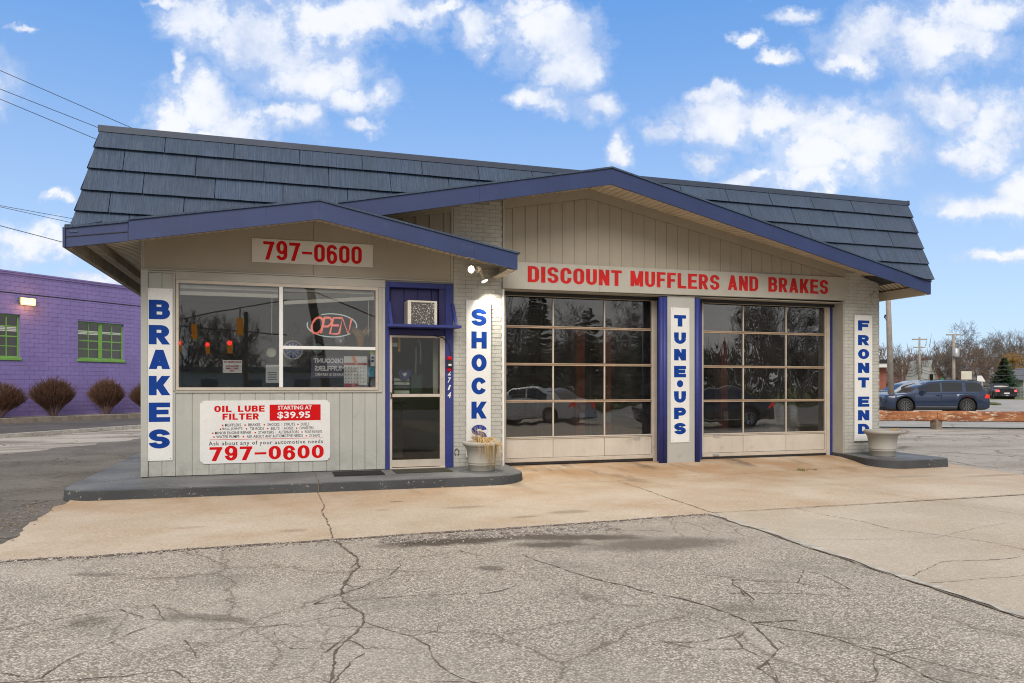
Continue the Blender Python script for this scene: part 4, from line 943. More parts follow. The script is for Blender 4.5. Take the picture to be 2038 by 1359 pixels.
# side returns of the mansard (courses along the gable ends)
for sgn, xf in ((-1, xleft), (1, xright)):
    mb = MB()
    for k in range(5):
        z0, z1 = courses[k], courses[k+1]; a, b = xf(z0)+sgn*.02, xf(z1)+sgn*.0
        mb.add([(a, yman(z0)-.028, z0), (a, 21.4, z0), (b, 21.3, z1+.01), (b, yman(z1)-.002, z1+.01), (a-sgn*.02, yman(z0), z0+.003), (a-sgn*.02, 21.4, z0+.003)], [(0, 1, 2, 3), (0, 4, 5, 1)])
    mb.build('side_courses', M['shingle'], mans)
for k in range(5):
    z0, z1 = courses[k], courses[k+1]; mb = MB(); mb.add([(xleft(z0)-.004, yman(z0)-.036, z0), (xleft(z0)+.10, yman(z0)-.036, z0-.002), (xleft(z1)+.09, yman(z1)-.010, z1), (xleft(z1)-.002, yman(z1)-.010, z1+.01), (xleft(z0)-.004, yman(z0)+.06, z0), (xleft(z1)-.002, yman(z1)+.06, z1)], [(0, 1, 2, 3), (0, 3, 5, 4)]); mb.build('corner_cap', M['shingle'], mans)
mb = MB()
mb.box(xleft(5.15)-.03, 11.95, 11.655, 11.78, 5.095, 5.185); mb.box(xleft(5.15)-.03, xleft(5.15)+.06, 11.781, 21.3, 5.11, 5.18); mb.build('cap_flashing', M['cap'], mans)
mb = MB(); mb.tube([(11.93, 11.66, 5.11), (11.97, 11.70, 5.19)], .03, 6); mb.build('cap_end', M['shingle'], mans)
# ================================================================== signs
def sign(name, label, x0, x1, z0, z1, y, mt='signwhite', thick=.012, tilt=0, cat='sign', group=None, round_=0, screws=True):
    r = root(name, ((x0+x1)/2, y, z0), label, cat, group)
    mb = MB()
    if round_:
        pts = arcp(x1-round_, z1-round_, round_, 0, 90, 6)+arcp(x0+round_, z1-round_, round_, 90, 180, 6)+arcp(x0+round_, z0+round_, round_, 180, 270, 6)+arcp(x1-round_, z0+round_, round_, 270, 360, 6)
        mb.prism(pts, 'y', y-thick, y)
    else: mb.bbox(x0, x1, y-thick, y, z0, z1, .002)
    mb.build('board', M[mt], r)
    if screws:
        for x in (x0+.03, x1-.03):
            for z in (z0+.03, z1-.03):
                s = MB(); s.lathe([(.0001, -.002), (.006, -.0015), (.007, 0)], (x, y-thick, z), 8, 'y'); s.build('screw', M['screw'], r)
    return r
def vletters(r, word, xa, xb, tops, h, y, stem=.36, bar=.27, rr=.5):
    """one word down a board, a letter mesh each"""
    for ch, zt in zip(word, tops):
        mb = MB(); zt = zt
        w = xb-xa
        if ch == '*': mb.lathe([(.0001, -.0004), (.066, 0)], (xa+w/2, y, zt-.075), 20, 'y')
        else: glyph_geo(mb, ch, xa, zt-h, w, h, y, w*stem, h*bar, rr)
        mb.build('letter', M['signblue'], r)
def z_at(py, px, Y):   # height on the front wall of a row of the photograph, for measured lettering
    rt = (px-1019)/1466; X = Y*(rt*cos(YAW)+sin(YAW))/(cos(YAW)-rt*sin(YAW)); return EYE+(768-py)*(X*sin(YAW)+Y*cos(YAW))/1466
r = sign('word_sign', 'tall white board reading BRAKES in wide blue capitals on the left wall corner', -1.90, -1.552, .385, 2.955, YW-.001)
vletters(r, 'BRAKES', -1.878, -1.588, [z_at(y, 317, 12.05) for y in (597, 647, 696, 748, 801, 854)], .288, YW-.0136, .37, .245)
r = sign('word_sign', 'tall white board reading SHOCKS in blue capitals on grey brick behind a planter', 2.958, 3.385, .30, 2.945, YW-.012, thick=.03)
vletters(r, 'SHOCKS', 3.045, 3.312, [z_at(y, 952, 12.05) for y in (615, 660, 705, 751, 799, 845)], .287, YW-.0426, .34, .25)
r = sign('word_sign', 'tall white board reading TUNE UPS in blue capitals on the pier between both bay doors', 6.835, 7.225, .455, 2.945, YW+.018)
vletters(r, 'TUNE*UPS', 6.902, 7.152, [z_at(y, 1356, 12.05) for y in (627, 661.5, 694.5, 728, 755.5, 778.5, 811, 841.5)], .212, YW+.0054, .39, .30)
r = sign('word_sign', 'tall white board reading FRONT END in blue capitals on the right brick pier', 10.945, 11.375, .395, 2.92, YW-.012, thick=.03)
vletters(r, 'FRONTEND', 11.02, 11.30, [z_at(y, 1716, 12.05) for y in (638, 667, 694.5, 722, 751, 789, 816, 843)], .205, YW-.0426, .37, .28)
for o in list(r.children)[-3:]: pass
# phone number over the window
r = sign('phone_number_sign', 'cream board with red numerals 797-0600 above the office window', -.433, 1.412, 3.415, 3.782, YW-.007, 'oldwhite')
mb = MB(); line_text(mb, '797-0600', -.268, 1.235, 3.458, 3.742, YW-.0196, .34, .17, .28, .17); mb.build('lettering', M['signred'], r)
for x in (.12, .52, .95):
    for z in (3.435, 3.762): s = MB(); s.lathe([(.0001, -.002), (.006, 0)], (x, YW-.019, z), 8, 'y'); s.build('screw', M['screw'], r)
# shop name along the header
r = root('shop_name_sign', (7.2, YW, 3.17), 'long taupe header board reading DISCOUNT MUFFLERS AND BRAKES in faded red capitals', 'sign')
mb = MB(); mb.hexa([(3.60, YW-.032, 3.165), (5.395, YW-.032, 3.173), (5.395, YW-.006, 3.173), (3.60, YW-.006, 3.165), (3.60, YW-.032, 3.625), (5.395, YW-.032, 3.634), (5.395, YW-.006, 3.634), (3.60, YW-.006, 3.625)]); mb.build('board', M['trim'], r)
mb = MB(); mb.hexa([(5.40, YW-.032, 3.173), (10.73, YW-.032, 3.205), (10.73, YW-.006, 3.205), (5.40, YW-.006, 3.173), (5.40, YW-.032, 3.634), (10.73, YW-.032, 3.66), (10.73, YW-.006, 3.66), (5.40, YW-.006, 3.634)]); mb.build('board', M['trim'], r)
M['letteredge'] = plain('pale_letter_edge', (.62, .45, .38), .6)
def word(s, x0, x1, zb, zt):
    mb = MB(); line_text(mb, s, x0, x1, zb, zt, YW-.0335, .37, .17, .30, .16); mb.build('lettering', M['fadered'], r)
word('DISCOUNT', 4.045, 5.965-.04, 3.290, 3.572); word('MUFFLERS', 6.10-.01, 7.99, 3.300, 3.582)
PXY = lambda px: 12.05*(((px-1019)/1466)*cos(YAW)+sin(YAW))/(cos(YAW)-((px-1019)/1466)*sin(YAW))
for o in list(r.children):
    if o.name.startswith('lettering'): bpy.data.objects.remove(o)
for s, a, b in (('DISCOUNT', 1049, 1236), ('MUFFLERS', 1253, 1430), ('AND', 1446.5, 1507), ('BRAKES', 1527, 1646)):
    xa, xb = PXY(a), PXY(b); dz = .0045*(xa-4.05); word(s, xa, xb, 3.288+dz, 3.568+dz)
# painted board of services under the window
r = sign('service_board', 'white rounded board of services and prices with red 797-0600 under the office window', -1.176, .742, .318, 1.278, YW-.004, round_=.075, thick=.010)
mb = MB(); Y_ = YW-.0146
def bxp(px): return -1.176+(px-60)/(1943-60)*1.918
def bz(py, px): # board rows tilt slightly in the enlargement: straighten them
    top = 125+(px-60)*(-15/1883); bot = 1042+(px-60)*(-52/1883); return 1.278-(py-top)/(bot-top)*.96
def btxt(s, x0, x1, yt, yb, mt='signred', stem=.36, bar=.22, rr=.4, gap=.16, y=None):
    m_ = MB(); xm = (x0+x1)/2; line_text(m_, s, bxp(x0), bxp(x1), bz(yb, xm), bz(yt, xm), y or Y_, stem, bar, rr, gap); return m_.build('lettering', M[mt], r)
btxt('OIL', 258, 502, 198, 290); btxt('LUBE', 590, 972, 194, 285); btxt('FILTER', 373, 890, 309, 400)
p = MB(); p.box(bxp(1043), bxp(1797), Y_-.0005, Y_+.003, bz(410, 1400), bz(178, 1400)); p.build('price_panel', M['signred'], r)
M['signpure'] = plain('white_sign_ink', (.8, .8, .8), .5)
font_text('STARTING AT', bxp(1163), bxp(1664), bz(252, 1400), bz(194, 1400), Y_-.002, .018).build('lettering', M['signpure'], r)
font_text('$39.95', bxp(1155), bxp(1640), bz(390, 1400), bz(280, 1400), Y_-.002, .022).build('lettering', M['signpure'], r)
rows = [(458, 500, [('MUFFLERS', 408, 635), ('BRAKES', 737, 911), ('SHOCKS', 1012, 1187), ('/', 1211, 1218), ('STRUTS', 1252, 1413), ('DUELS', 1500, 1625)], [376, 692, 967, 1458]),
        (514, 556, [('BALL JOINTS', 372, 655), ('TIE RODS', 760, 962), ('BELTS', 1062, 1187), ('/', 1222, 1229), ('HOSES', 1254, 1392), ('CONVERTERS', 1480, 1690)], [345, 712, 1016, 1438]),
        (570, 612, [('MINOR ENGINE REPAIR', 268, 780), ('STARTERS', 880, 1105), ('/', 1130, 1137), ('ALTERNATORS', 1172, 1471), ('FRONT END PARTS', 1560, 1815)], [238, 837, 1518]),
        (625, 668, [('WATER PUMPS', 285, 612), ('ASK ABOUT ANY AUTOMOTIVE NEEDS', 714, 1531), ('CV SHAFTS', 1625, 1788)], [255, 667, 1582])]
m_ = MB(); d_ = MB()
for yt, yb, items, dots in rows:
    for s, a, b in items:
        xm = (a+b)/2; sl_ = -(xm-400)*.0145
        t = font_text(s, bxp(a), bxp(b), bz(yb+sl_, xm), bz(yt+sl_, xm), Y_, .014); m_.add(t.v, t.f)
    for q in dots:
        sl_ = -(q-400)*.0145; d_.lathe([(.0001, -.0002), (.0125, 0)], (bxp(q), Y_, bz((yt+yb)/2+sl_+3, q)), 12, 'y')
m_.build('small_print', M['ink'], r); d_.build('bullets', M['signred'], r)
p = MB(); p.add([(bxp(188), Y_, bz(696, 188)), (bxp(1833), Y_, bz(664, 1833)), (bxp(1833), Y_, bz(659, 1833)), (bxp(188), Y_, bz(689, 188))], [(0, 1, 2, 3)]); p.build('rule_line', M['signred'], r)
font_text('Ask about any of your automotive needs', bxp(180), bxp(1832), bz(775, 1000)+.0, bz(700, 1000)+.0, Y_, .012, space=1.15).build('lettering', M['ink'], r)
btxt('797-0600', 192, 1843, 780, 978, stem=.35, bar=.19, rr=.42, gap=.18)
# house number on the right entrance post
r = root('house_number', (2.66, YW-.04, 1.35), 'white italic numerals 2714 running down the blue entrance post', 'house number')
for ch, (yt, yb) in zip('2714', ((735, 747), (751, 762), (766, 776), (780, 792))):
    z1_, z0_ = z_at(yt, 893, 12.02), z_at(yb, 893, 12.02)
    font_text(ch, 2.64, 2.698, z0_, z1_, YW-.033, .02, .22).build('numeral', M['white'], r)
r = root('intercom', (2.66, YW-.04, 1.75), 'small black and red box on the blue post above the house number', 'door bell')
mb = MB(); mb.bbox(2.622, 2.712, YW-.075, YW-.031, 1.80, 1.93, .006); mb.build('case', M['black'], r)
mb = MB(); mb.bbox(2.630, 2.70, YW-.08, YW-.033, 1.932, 1.985, .008); mb.bbox(2.632, 2.695, YW-.06, YW-.033, 1.745, 1.797, .008); mb.build('reflector', M['signred'], r)
mb = MB(); mb.box(2.645, 2.695, YW-.0765, YW-.0752, 1.835, 1.865); mb.build('name_plate', M['white'], r)
mb = MB(); mb.tube([(2.40, YW-.03, 2.335), (2.56, YW-.035, 2.30), (2.66, YW-.05, 2.20), (2.695, YW-.05, 2.0)], .008, 6); tag(mb.build('power_cable', M['black']), 'thin black cable drooping from the transom box to the bell box', 'cable')

# ================================================================== window air conditioner
ac = root('air_conditioner', (2.1, YW-.1, 2.487), 'white boxed room air conditioner with speckled grille standing on the blue shelf', 'air conditioner')
M['acwhite'] = paint('yellowed_white_plastic', (.62, .58, .50), .5, .08, 6, 60, .05)
def coil():
    n = NT('frosted_coil_fins'); v = n.voro(70, out='Color'); s_ = n.sep(v)[0]; a = n.mr(n.noise(62, 2, .5), .60, .63)
    return n.fin(n.mix(a, (.085, .075, .07), (.62, .62, .60)), .6, .2)
M['coil'] = coil()
xa, xb, ya, yb, za, zb = 1.93, 2.405, YW-.30, YW+.06, 2.4865, 2.872
mb = MB(); mb.box(xa-.0, xa+.012, ya, yb, za, zb); mb.box(xb-.012, xb, ya, yb, za, zb); mb.box(xa+.012, xb-.012, ya, yb, zb-.012, zb); mb.box(xa+.012, xb-.012, ya+.03, yb, za, za+.012); mb.build('case', M['acwhite'], ac)
mb = MB(); mb.bbox(xa, xa+.055, ya-.012, ya-.0005, za, zb, .004); mb.bbox(xb-.045, xb, ya-.012, ya-.0005, za, zb, .004); mb.bbox(xa+.0551, xb-.0451, ya-.012, ya-.0005, zb-.03, zb, .004); mb.build('front_frame', M['acwhite'], ac)
mb = MB(); mb.box(xa+.056, xb-.046, ya+.004, ya+.01, za+.001, zb-.031); mb.build('grille', M['coil'], ac)
mb = MB()
for i in range(6): mb.box(xa-.004, xa-.0005, ya+.04+i*.05, ya+.06+i*.05, za+.02, zb-.02)
mb.build('side_louvre', M['screw'], ac)

# ================================================================== twin flood light on the brick pier
M['lampglow'] = emit('lamp_face_glow', (1, .93, .78), 9)
fl = root('flood_light', (3.18, YW-.05, 3.42), 'twin headed flood light with glowing bulbs on the brick above the SHOCKS board', 'flood light')
mb = MB(); mb.lathe([(.0001, -.05), (.055, -.045), (.06, 0)], (3.17, YW-.002, 3.46), 16, 'y'); mb.build('mounting_plate', M['oldwhite'], fl)
def head(name, base, tip, r0, r1, lit=True):
    base, tip = Vector(base), Vector(tip); d = (tip-base).normalized()
    mb = MB(); mb.tube([base, base+d*.04, base+d*.045, tip-d*.06, tip], r0, 14, None, caps=False)
    a = len(mb.v)//5
    for i in range(5):
        k = [1, 1, .8, 1.0, r1/r0][i]; c = [base, base+d*.04, base+d*.045, tip-d*.06, tip][i]
        for j in range(a): v = Vector(mb.v[i*a+j])-c; mb.v[i*a+j] = tuple(c+v*k)
    o = mb.build('lamp_head', M['oldwhite'], fl, smooth=True)
    mb = MB(); q = tip-d*.004; u = d.cross(Vector((0, 0, 1))).normalized(); v = d.cross(u)
    mb.add([q+d*.012]+[q+(u*cos(2*pi*j/16)+v*sin(2*pi*j/16))*r1*.92 for j in range(16)], [(0, 1+j, 1+(j+1) % 16) for j in range(16)])
    b = mb.build('bulb', M['lampglow'], o, smooth=True)
    ld = bpy.data.lights.new('lamp', 'SPOT'); l = bpy.data.objects.new('lamp', ld); _link(l, None, tip+d*.02)
    ld.energy = 170 if lit else 8; ld.color = (1, .93, .80); ld.spot_size = radians(125); ld.spot_blend = .8; ld.shadow_soft_size = .05
    l.rotation_euler = (-d).to_track_quat('Z', 'Y').to_euler(); return l
head('h', (3.13, YW-.07, 3.45), (3.00, YW-.20, 3.43), .035, .062, False)
head('h', (3.19, YW-.10, 3.42), (3.245, YW-.16, 3.25), .03, .055)
mb = MB(); mb.tube([(3.22, YW-.02, 3.45), (3.42, YW-.02, 3.455), (3.56, YW-.02, 3.47)], .012, 8); tag(mb.build('conduit', M['trim']), 'thin painted conduit running right from the twin flood light', 'conduit')
fx = MB(); fx.bbox(11.36, 11.40, YW-.09, YW-.003, 3.31, 3.34, .004); fx.tube([(11.38, YW-.02, 3.31), (11.39, YW-.02, 3.20), (11.46, YW-.02, 3.12)], .01, 6); fx.lathe([(.0001, -.03), (.03, -.02), (.03, 0)], (11.47, YW-.003, 3.38), 10, 'y')
tag(fx.build('wall_bracket', M['trim']), 'small painted bracket and wire high on the right brick pier under the eave', 'bracket')
mb = MB(); P = [(2.80+.035*cos(t), YW-.012, .39+.06*sin(t)) for t in [radians(a) for a in range(-60, 241, 30)]]; mb.tube(P, .006, 6); tag(mb.build('wall_ring', M['black']), 'small black ring fixed low on the brick beside the entrance', 'ring')

# ================================================================== planters
M['planter'] = paint('sand_grey_planter', (.36, .34, .30), .7, .06, 3, 120, .35, ((.30, .26, .21), .4))
M['soil'] = paint('dry_potting_soil', (.16, .10, .06), .95, .3, 12, 60, .6)
def planter(x, y, z, sc, label, tilt=0):
    r = root('planter', (x, y, z), label, 'planter', 'planters at the shop corners')
    prof = [(.0001, 0), (.215, 0), (.222, .012), (.232, .10), (.240, .105), (.240, .118), (.234, .122), (.236, .134), (.243, .138), (.243, .150), (.238, .155), (.268, .385), (.283, .392), (.284, .41), (.29, .414), (.318, .435), (.335, .455), (.338, .475), (.325, .497), (.30, .505), (.283, .495), (.275, .47), (.268, .44), (.0001, .44)]
    mb = MB(); mb.lathe([(a*sc, b*sc) for a, b in prof], (x, y, z), 40); o = mb.build('pot', M['planter'], r, smooth=True, base=True)
    mb = MB(); n = 24; rr = .262*sc; vs = [(x, y, z+.447*sc)]
    rs = random.Random(3)
    for k in range(1, 4):
        for j in range(n): t = 2*pi*j/n; vs.append((x+rr*k/3*cos(t), y+rr*k/3*sin(t), z+(.447+rs.uniform(-.006, .012)*(k < 3))*sc))
    fs = [(0, 1+j, 1+(j+1) % n) for j in range(n)]
    for k in range(2): fs += [(1+k*n+j, 1+(k+1)*n+j, 1+(k+1)*n+(j+1) % n, 1+k*n+(j+1) % n) for j in range(n)]
    mb.add(vs, fs); mb.build('soil', M['soil'], r); return r
pl = planter(3.08, 11.47, .14, .93, 'sand coloured round planter with dead straw spilling out beside the entrance')
mb = MB(); rs = random.Random(11); cx, cy = 3.08, 11.47
for i in range(170):
    q = rs.uniform(0, 2*pi); d = rs.uniform(0, .12); x, y = cx-.02+d*cos(q), cy+d*sin(q); z = .55
    droop = rs.random() < .55
    if droop: ang = rs.gauss(-1.25, .35); L_ = rs.uniform(.25, .42); pts = [(x, y, z), (x+cos(ang)*L_*.5, y+sin(ang)*L_*.5, z+.13), (x+cos(ang)*L_*.95, y+sin(ang)*L_*.95, z+.02), (x+cos(ang)*L_*1.02, y+sin(ang)*L_*1.02, z-rs.uniform(.08, .38))]
    else: h_ = rs.uniform(.10, .34); ang = rs.uniform(0, 2*pi); pts = [(x, y, z), (x+cos(ang)*.04-.03, y+sin(ang)*.04, z+h_*.6), (x+cos(ang)*.10-.07, y+sin(ang)*.10, z+h_)]
    mb.tube(pts, .0035, 3, .0012, caps=False)
mb.build('dead_grass', M['straw'], pl)
pl = planter(11.04, 11.40, .155, .99, 'sand coloured round planter with bare brown soil on the right walk')
mb = MB(); rs = random.Random(12)
for i in range(26):
    q = rs.uniform(-.6, .6); x, y = 11.32+rs.uniform(-.05, .05), 11.38+rs.uniform(-.05, .05); mb.tube([(x-.12, y, .60), (x+.05, y, .68), (x+.15+rs.uniform(0, .08), y+q*.1, .60-rs.uniform(0, .14))], .003, 3, .001, caps=False)
mb.build('dead_grass', M['straw'], pl)

# ================================================================== door mats
r = root('door_mat', (1.15, 11.65, .141), 'black perforated rubber mat lying left of the entrance', 'door mat', 'mats on the walk')
mb = MB(); x0, x1, y0, y1 = .78, 1.49, 11.34, 11.80
for i in range(14): xx = x0+(x1-x0)*i/13; mb.box(xx-.010, xx+.010, y0+.022, y1-.022, .142, .153)
for j in range(9): yy = y0+(y1-y0)*j/8; mb.box(x0-.01, x1+.01, yy-.012, yy+.012, .1415, .157)
mb.build('lattice', M['rubber'], r)
mb = MB(); mb.box(x0-.02, x1+.02, y0-.02, y0-.013, .141, .160); mb.box(x0-.02, x1+.02, y1+.013, y1+.02, .141, .160); mb.box(x0-.02, x0-.0101, y0-.013, y1+.013, .141, .160); mb.box(x1+.0101, x1+.02, y0-.013, y1+.013, .141, .160); mb.build('border', M['rubber'], r)
mb = MB(); mb.box(1.70, 2.60, 11.42, 11.98, .141, .148); o = mb.build('door_mat', M['mat']); tag(o, 'flat olive brown carpet mat lying before the storm door', 'door mat', 'mats on the walk')

# ================================================================== things seen through the office window
M['neonred'] = emit('neon_tube_red', (.95, .22, .16), .55, (.5, .1, .08)); M['neonwhite'] = emit('neon_tube_pale', (.55, .75, .70), .35, (.5, .55, .52))
Yn = YW+.06
def wx(px, Y=None): Y = Y or 12.11; rt = (px-1019)/1466; return Y*(rt*cos(YAW)+sin(YAW))/(cos(YAW)-rt*sin(YAW))
ns = root('neon_sign', (wx(661), Yn, z_at(665, 661, 12.11)), 'OPEN sign of coral tubes in a pale oval hanging inside the office window', 'neon sign')
cx, cz = wx(661), z_at(647.5, 661, 12.11); rx, rz = (wx(708.5)-wx(610))/2, .185
mb = MB(); P = [(cx+rx*cos(t)*1.0, Yn, cz+rz*sin(t)-.02*cos(t)*0) for t in [radians(a) for a in range(-10, 118, 6)]]
mb.tube(P, .011, 6, .008); mb.tube([(cx+rx*cos(radians(a)), Yn, cz+rz*sin(radians(a))) for a in range(168, 322, 6)], .011, 6, .008); mb.build('oval_tube', M['neonwhite'], ns)
def stroke(mb, pts, x0, w, z0, h, sh=.22): mb.tube([(x0+p[0]*w+p[1]*h*sh, Yn-.012, z0+p[1]*h) for p in pts], .019, 6)
zl, hl = cz-.135, .255
for ch, x0, w, strokes in (('O', wx(617), .17, [[(.5+.5*cos(radians(a)), .5+.5*sin(radians(a))) for a in range(0, 361, 20)]]),
     ('P', wx(638.5), .12, [[(0, 0), (0, 1)], [(0, 1), (.7, 1), (1, .85), (1, .6), (.7, .45), (.1, .45)]]),
     ('E', wx(656.5), .13, [[(1, 1), (0, 1), (0, 0), (1, 0)], [(0, .53), (.85, .53)]]),
     ('N', wx(674.5), .17, [[(0, 0), (0, 1), (.85, .0), (.85, 1)]])):
    mb = MB()
    for s_ in strokes: stroke(mb, s_, x0, w, zl, hl)
    mb.build('letter', M['neonred'], ns)
mb = MB(); mb.tube([(wx(630), Yn+.0, cz+.14), (wx(630), Yn, 2.98)], .002, 4); mb.tube([(wx(693), Yn+.0, cz+.14), (wx(693), Yn, 2.98)], .002, 4); mb.build('hanger', M['wire'], ns)
# banner facing the room, its print showing reversed
M['banner'] = paint('dull_violet_banner', (.10, .09, .14), .7, .1, 4, 50, 0); M['printwhite'] = plain('grey_banner_print', (.8, .8, .8), .7)
Yb = YW+.16
def wz(py, px, Y): return z_at(py, px, Y)
bn = root('banner', (wx(654, Yb), Yb, wz(753, 654, Yb)), 'dark banner reading DISCOUNT MUFFLERS in reverse behind the lower right pane', 'banner')
mb = MB(); mb.box(wx(619, Yb), wx(688, Yb), Yb, Yb+.006, wz(752, 654, Yb), wz(708, 654, Yb)); mb.build('cloth', M['banner'], bn)
font_text('DISCOUNT', wx(624, Yb), wx(683, Yb), wz(722.5, 654, Yb), wz(713, 654, Yb), Yb-.002, .035, mirror=True).build('lettering', M['printwhite'], bn)
font_text('MUFFLERS', wx(626, Yb), wx(687, Yb), wz(738, 654, Yb), wz(728, 654, Yb), Yb-.002, .035, mirror=True).build('lettering', M['printwhite'], bn)
font_text('BRAKES & REPAIRS', wx(627, Yb), wx(687, Yb), wz(748, 654, Yb), wz(742, 654, Yb), Yb-.002, .02, mirror=True).build('lettering', M['printwhite'], bn)
M['paper'] = paint('paper_in_window', (.78, .77, .76), .8, .05, 9, 60, 0)
Yc = YW+.05
cal = root('wall_calendar', (wx(707, Yc), Yc, wz(771, 707, Yc)), 'wall calendar with dark red band and day grid hung inside the window', 'calendar')
mb = MB(); mb.box(wx(684.5, Yc), wx(731, Yc), Yc, Yc+.004, wz(766, 707, Yc), wz(709, 707, Yc)); mb.build('sheet', M['paper'], cal)
M['calred'] = plain('calendar_red', (.35, .015, .03), .6); M['calorange'] = plain('calendar_flame_orange', (.8, .25, .06), .6)
mb = MB(); mb.box(wx(685, Yc), wx(730.5, Yc), Yc-.002, Yc-.0005, wz(726.5, 707, Yc), wz(722, 707, Yc)); mb.box(wx(685, Yc), wx(713, Yc), Yc-.002, Yc-.0005, wz(772, 707, Yc), wz(763, 707, Yc)); mb.build('band', M['calred'], cal)
mb = MB(); mb.add([(wx(699, Yc), Yc-.003, wz(710, 707, Yc)), (wx(706, Yc), Yc-.003, wz(708, 707, Yc)), (wx(709, Yc), Yc-.003, wz(718, 707, Yc)), (wx(713, Yc), Yc-.003, wz(728, 707, Yc)), (wx(705, Yc), Yc-.003, wz(723, 707, Yc))], [(0, 4, 3, 2, 1)]); mb.build('picture', M['calorange'], cal)
for rr_ in range(5):
    mb = MB()
    for c_ in range(7): xx, yy = wx(688+c_*6, Yc), wz(732+rr_*7, 707, Yc); mb.box(xx-.006, xx+.006, Yc-.002, Yc-.0005, yy-.009, yy+.009)
    mb.build('day_row', M['ink'], cal)
st = root('sticker', (wx(740.5, YW+.02), YW+.02, 1.6), 'white payment sticker above a blue one at the window edge', 'sticker')
Y2 = YW+.02
mb = MB(); mb.box(wx(737.5, Y2), wx(745.5, Y2), Y2, Y2+.001, wz(729, 741, Y2), wz(706, 741, Y2)); mb.build('label', M['white'], st)
mb = MB(); mb.box(wx(739, Y2), wx(744, Y2), Y2-.001, Y2-.0003, wz(714, 741, Y2), wz(709, 741, Y2)); mb.box(wx(739, Y2), wx(744, Y2), Y2-.001, Y2-.0003, wz(721, 741, Y2), wz(716, 741, Y2)); mb.build('print', M['signblue'], st)
M['cyan'] = plain('cyan_sticker', (.03, .26, .38), .5); M['lime'] = plain('lime_sticker', (.3, .33, .05), .5)
mb = MB(); mb.box(wx(731.5, Y2), wx(745.5, Y2), Y2, Y2+.001, wz(750.5, 741, Y2), wz(730.5, 741, Y2)); o = mb.build('sticker', M['cyan']); tag(o, 'square cyan sticker low on the right edge of the office window', 'sticker')
font_text('OPEN', wx(733.5, Y2), wx(743.5, Y2), wz(739, 741, Y2), wz(734, 741, Y2), Y2-.001, .02); 
mb = MB(); mb.lathe([(.0001, 0), (.042, .0005)], (wx(743, Y2)-.02, Y2+.003, wz(702, 741, Y2)), 16, 'y'); o = mb.build('sticker', M['lime']); tag(o, 'round lime sticker above the white payment sticker', 'sticker')
# notice, framed certificate, wall clock and wheels on the office's rear wall and partition
Yi = 12.4
nb = root('notice', (wx(461, Yi), Yi, wz(742, 461, Yi)), 'paper notice NO ADMITTANCE AUTHORIZED EMPLOYEES ONLY behind the left pane', 'notice')
mb = MB(); mb.box(wx(443.5, Yi), wx(481.5, Yi), Yi, Yi+.004, wz(742, 461, Yi), wz(716.5, 461, Yi)); mb.build('sheet', M['paper'], nb)
for s_, a, b, yt, yb in (('NO ADMITTANCE', 445.5, 479.5, 718.5, 722), ('AUTHORIZED', 449, 476, 727, 730.5), ('EMPLOYEES', 450, 475, 731.5, 735), ('ONLY', 457, 468, 736, 739.5)):
    font_text(s_, wx(a, Yi), wx(b, Yi), wz(yb, 461, Yi), wz(yt, 461, Yi), Yi-.002, .04).build('lettering', M['calred'], nb)
mb = MB(); mb.box(wx(443, Yi), wx(482, Yi), Yi+.01, Yi+.05, .14, wz(745, 461, Yi)); 
M['woodpanel'] = paint('dark_counter', (.10, .085, .07), .6, .2, 4, 40, .1)
mb = MB(); mb.box(-1.4, 2.2, 14.0, 14.6, .14, 1.15); mb.box(-1.45, 2.25, 13.95, 14.65, 1.151, 1.19); o = mb.build('counter', M['woodpanel']); tag(o, 'long dark service counter inside the office behind the window', 'counter')
def disc(name, px, py, rpx, Y, rim, face, label, cat, hub=None):
    x, z = wx(px, Y), wz(py, px, Y); D = x*sin(YAW)+Y*cos(YAW); R_ = rpx*D/1466
    r = root(name, (x, Y, z), label, cat)
    mb = MB(); mb.lathe([(R_, 0), (R_, -.05), (R_*.86, -.06), (R_*.80, -.03)], (x, Y, z), 24, 'y'); mb.build('rim', M[rim], r, smooth=True)
    mb = MB(); mb.lathe([(R_*.80, -.03), (R_*.4, -.025 if not hub else -.06), (.0001, -.02 if not hub else -.05)], (x, Y, z), 24, 'y'); mb.build('face', M[face], r, smooth=not hub)
    if hub:
        mb = MB()
        for k in range(12): t = 2*pi*k/12; mb.hexa([(x+R_*.25*cos(t-.1), Y-.07, z+R_*.25*sin(t-.1)), (x+R_*.25*cos(t+.1), Y-.07, z+R_*.25*sin(t+.1)), (x+R_*.72*cos(t+.06), Y-.04, z+R_*.72*sin(t+.06)), (x+R_*.72*cos(t-.06), Y-.04, z+R_*.72*sin(t-.06)), (x+R_*.25*cos(t-.1), Y-.08, z+R_*.25*sin(t-.1)), (x+R_*.25*cos(t+.1), Y-.08, z+R_*.25*sin(t+.1)), (x+R_*.72*cos(t+.06), Y-.055, z+R_*.72*sin(t+.06)), (x+R_*.72*cos(t-.06), Y-.055, z+R_*.72*sin(t-.06))])
        mb.build('spokes', M[hub], r)
    return r
M['clockface'] = paint('cream_dial', (.50, .47, .38), .6, .1, 9, 60, 0); M['greenface'] = paint('dull_green_dial', (.12, .2, .15), .6, .1, 9, 60, 0)
c_ = disc('wall_clock', 540, 701.5, 12, 12.75, 'black', 'clockface', 'round black rimmed clock with cream dial beside the window mullion', 'clock')
c_ = disc('wall_clock', 676.5, 677, 13, 12.7, 'black', 'steel', 'spoked metal wheel cover hanging right below the OPEN sign', 'wheel cover', 'steel')
c_ = disc('wheel_cover', 632, 693, 13, 12.72, 'black', 'greenface', 'round green faced dial hanging behind the window transom', 'wheel cover')
c_ = disc('wheel_cover', 584, 656.5, 13, 12.8, 'black', 'black', 'black wheel cover on the rear wall left of the OPEN sign', 'wheel cover', 'black')
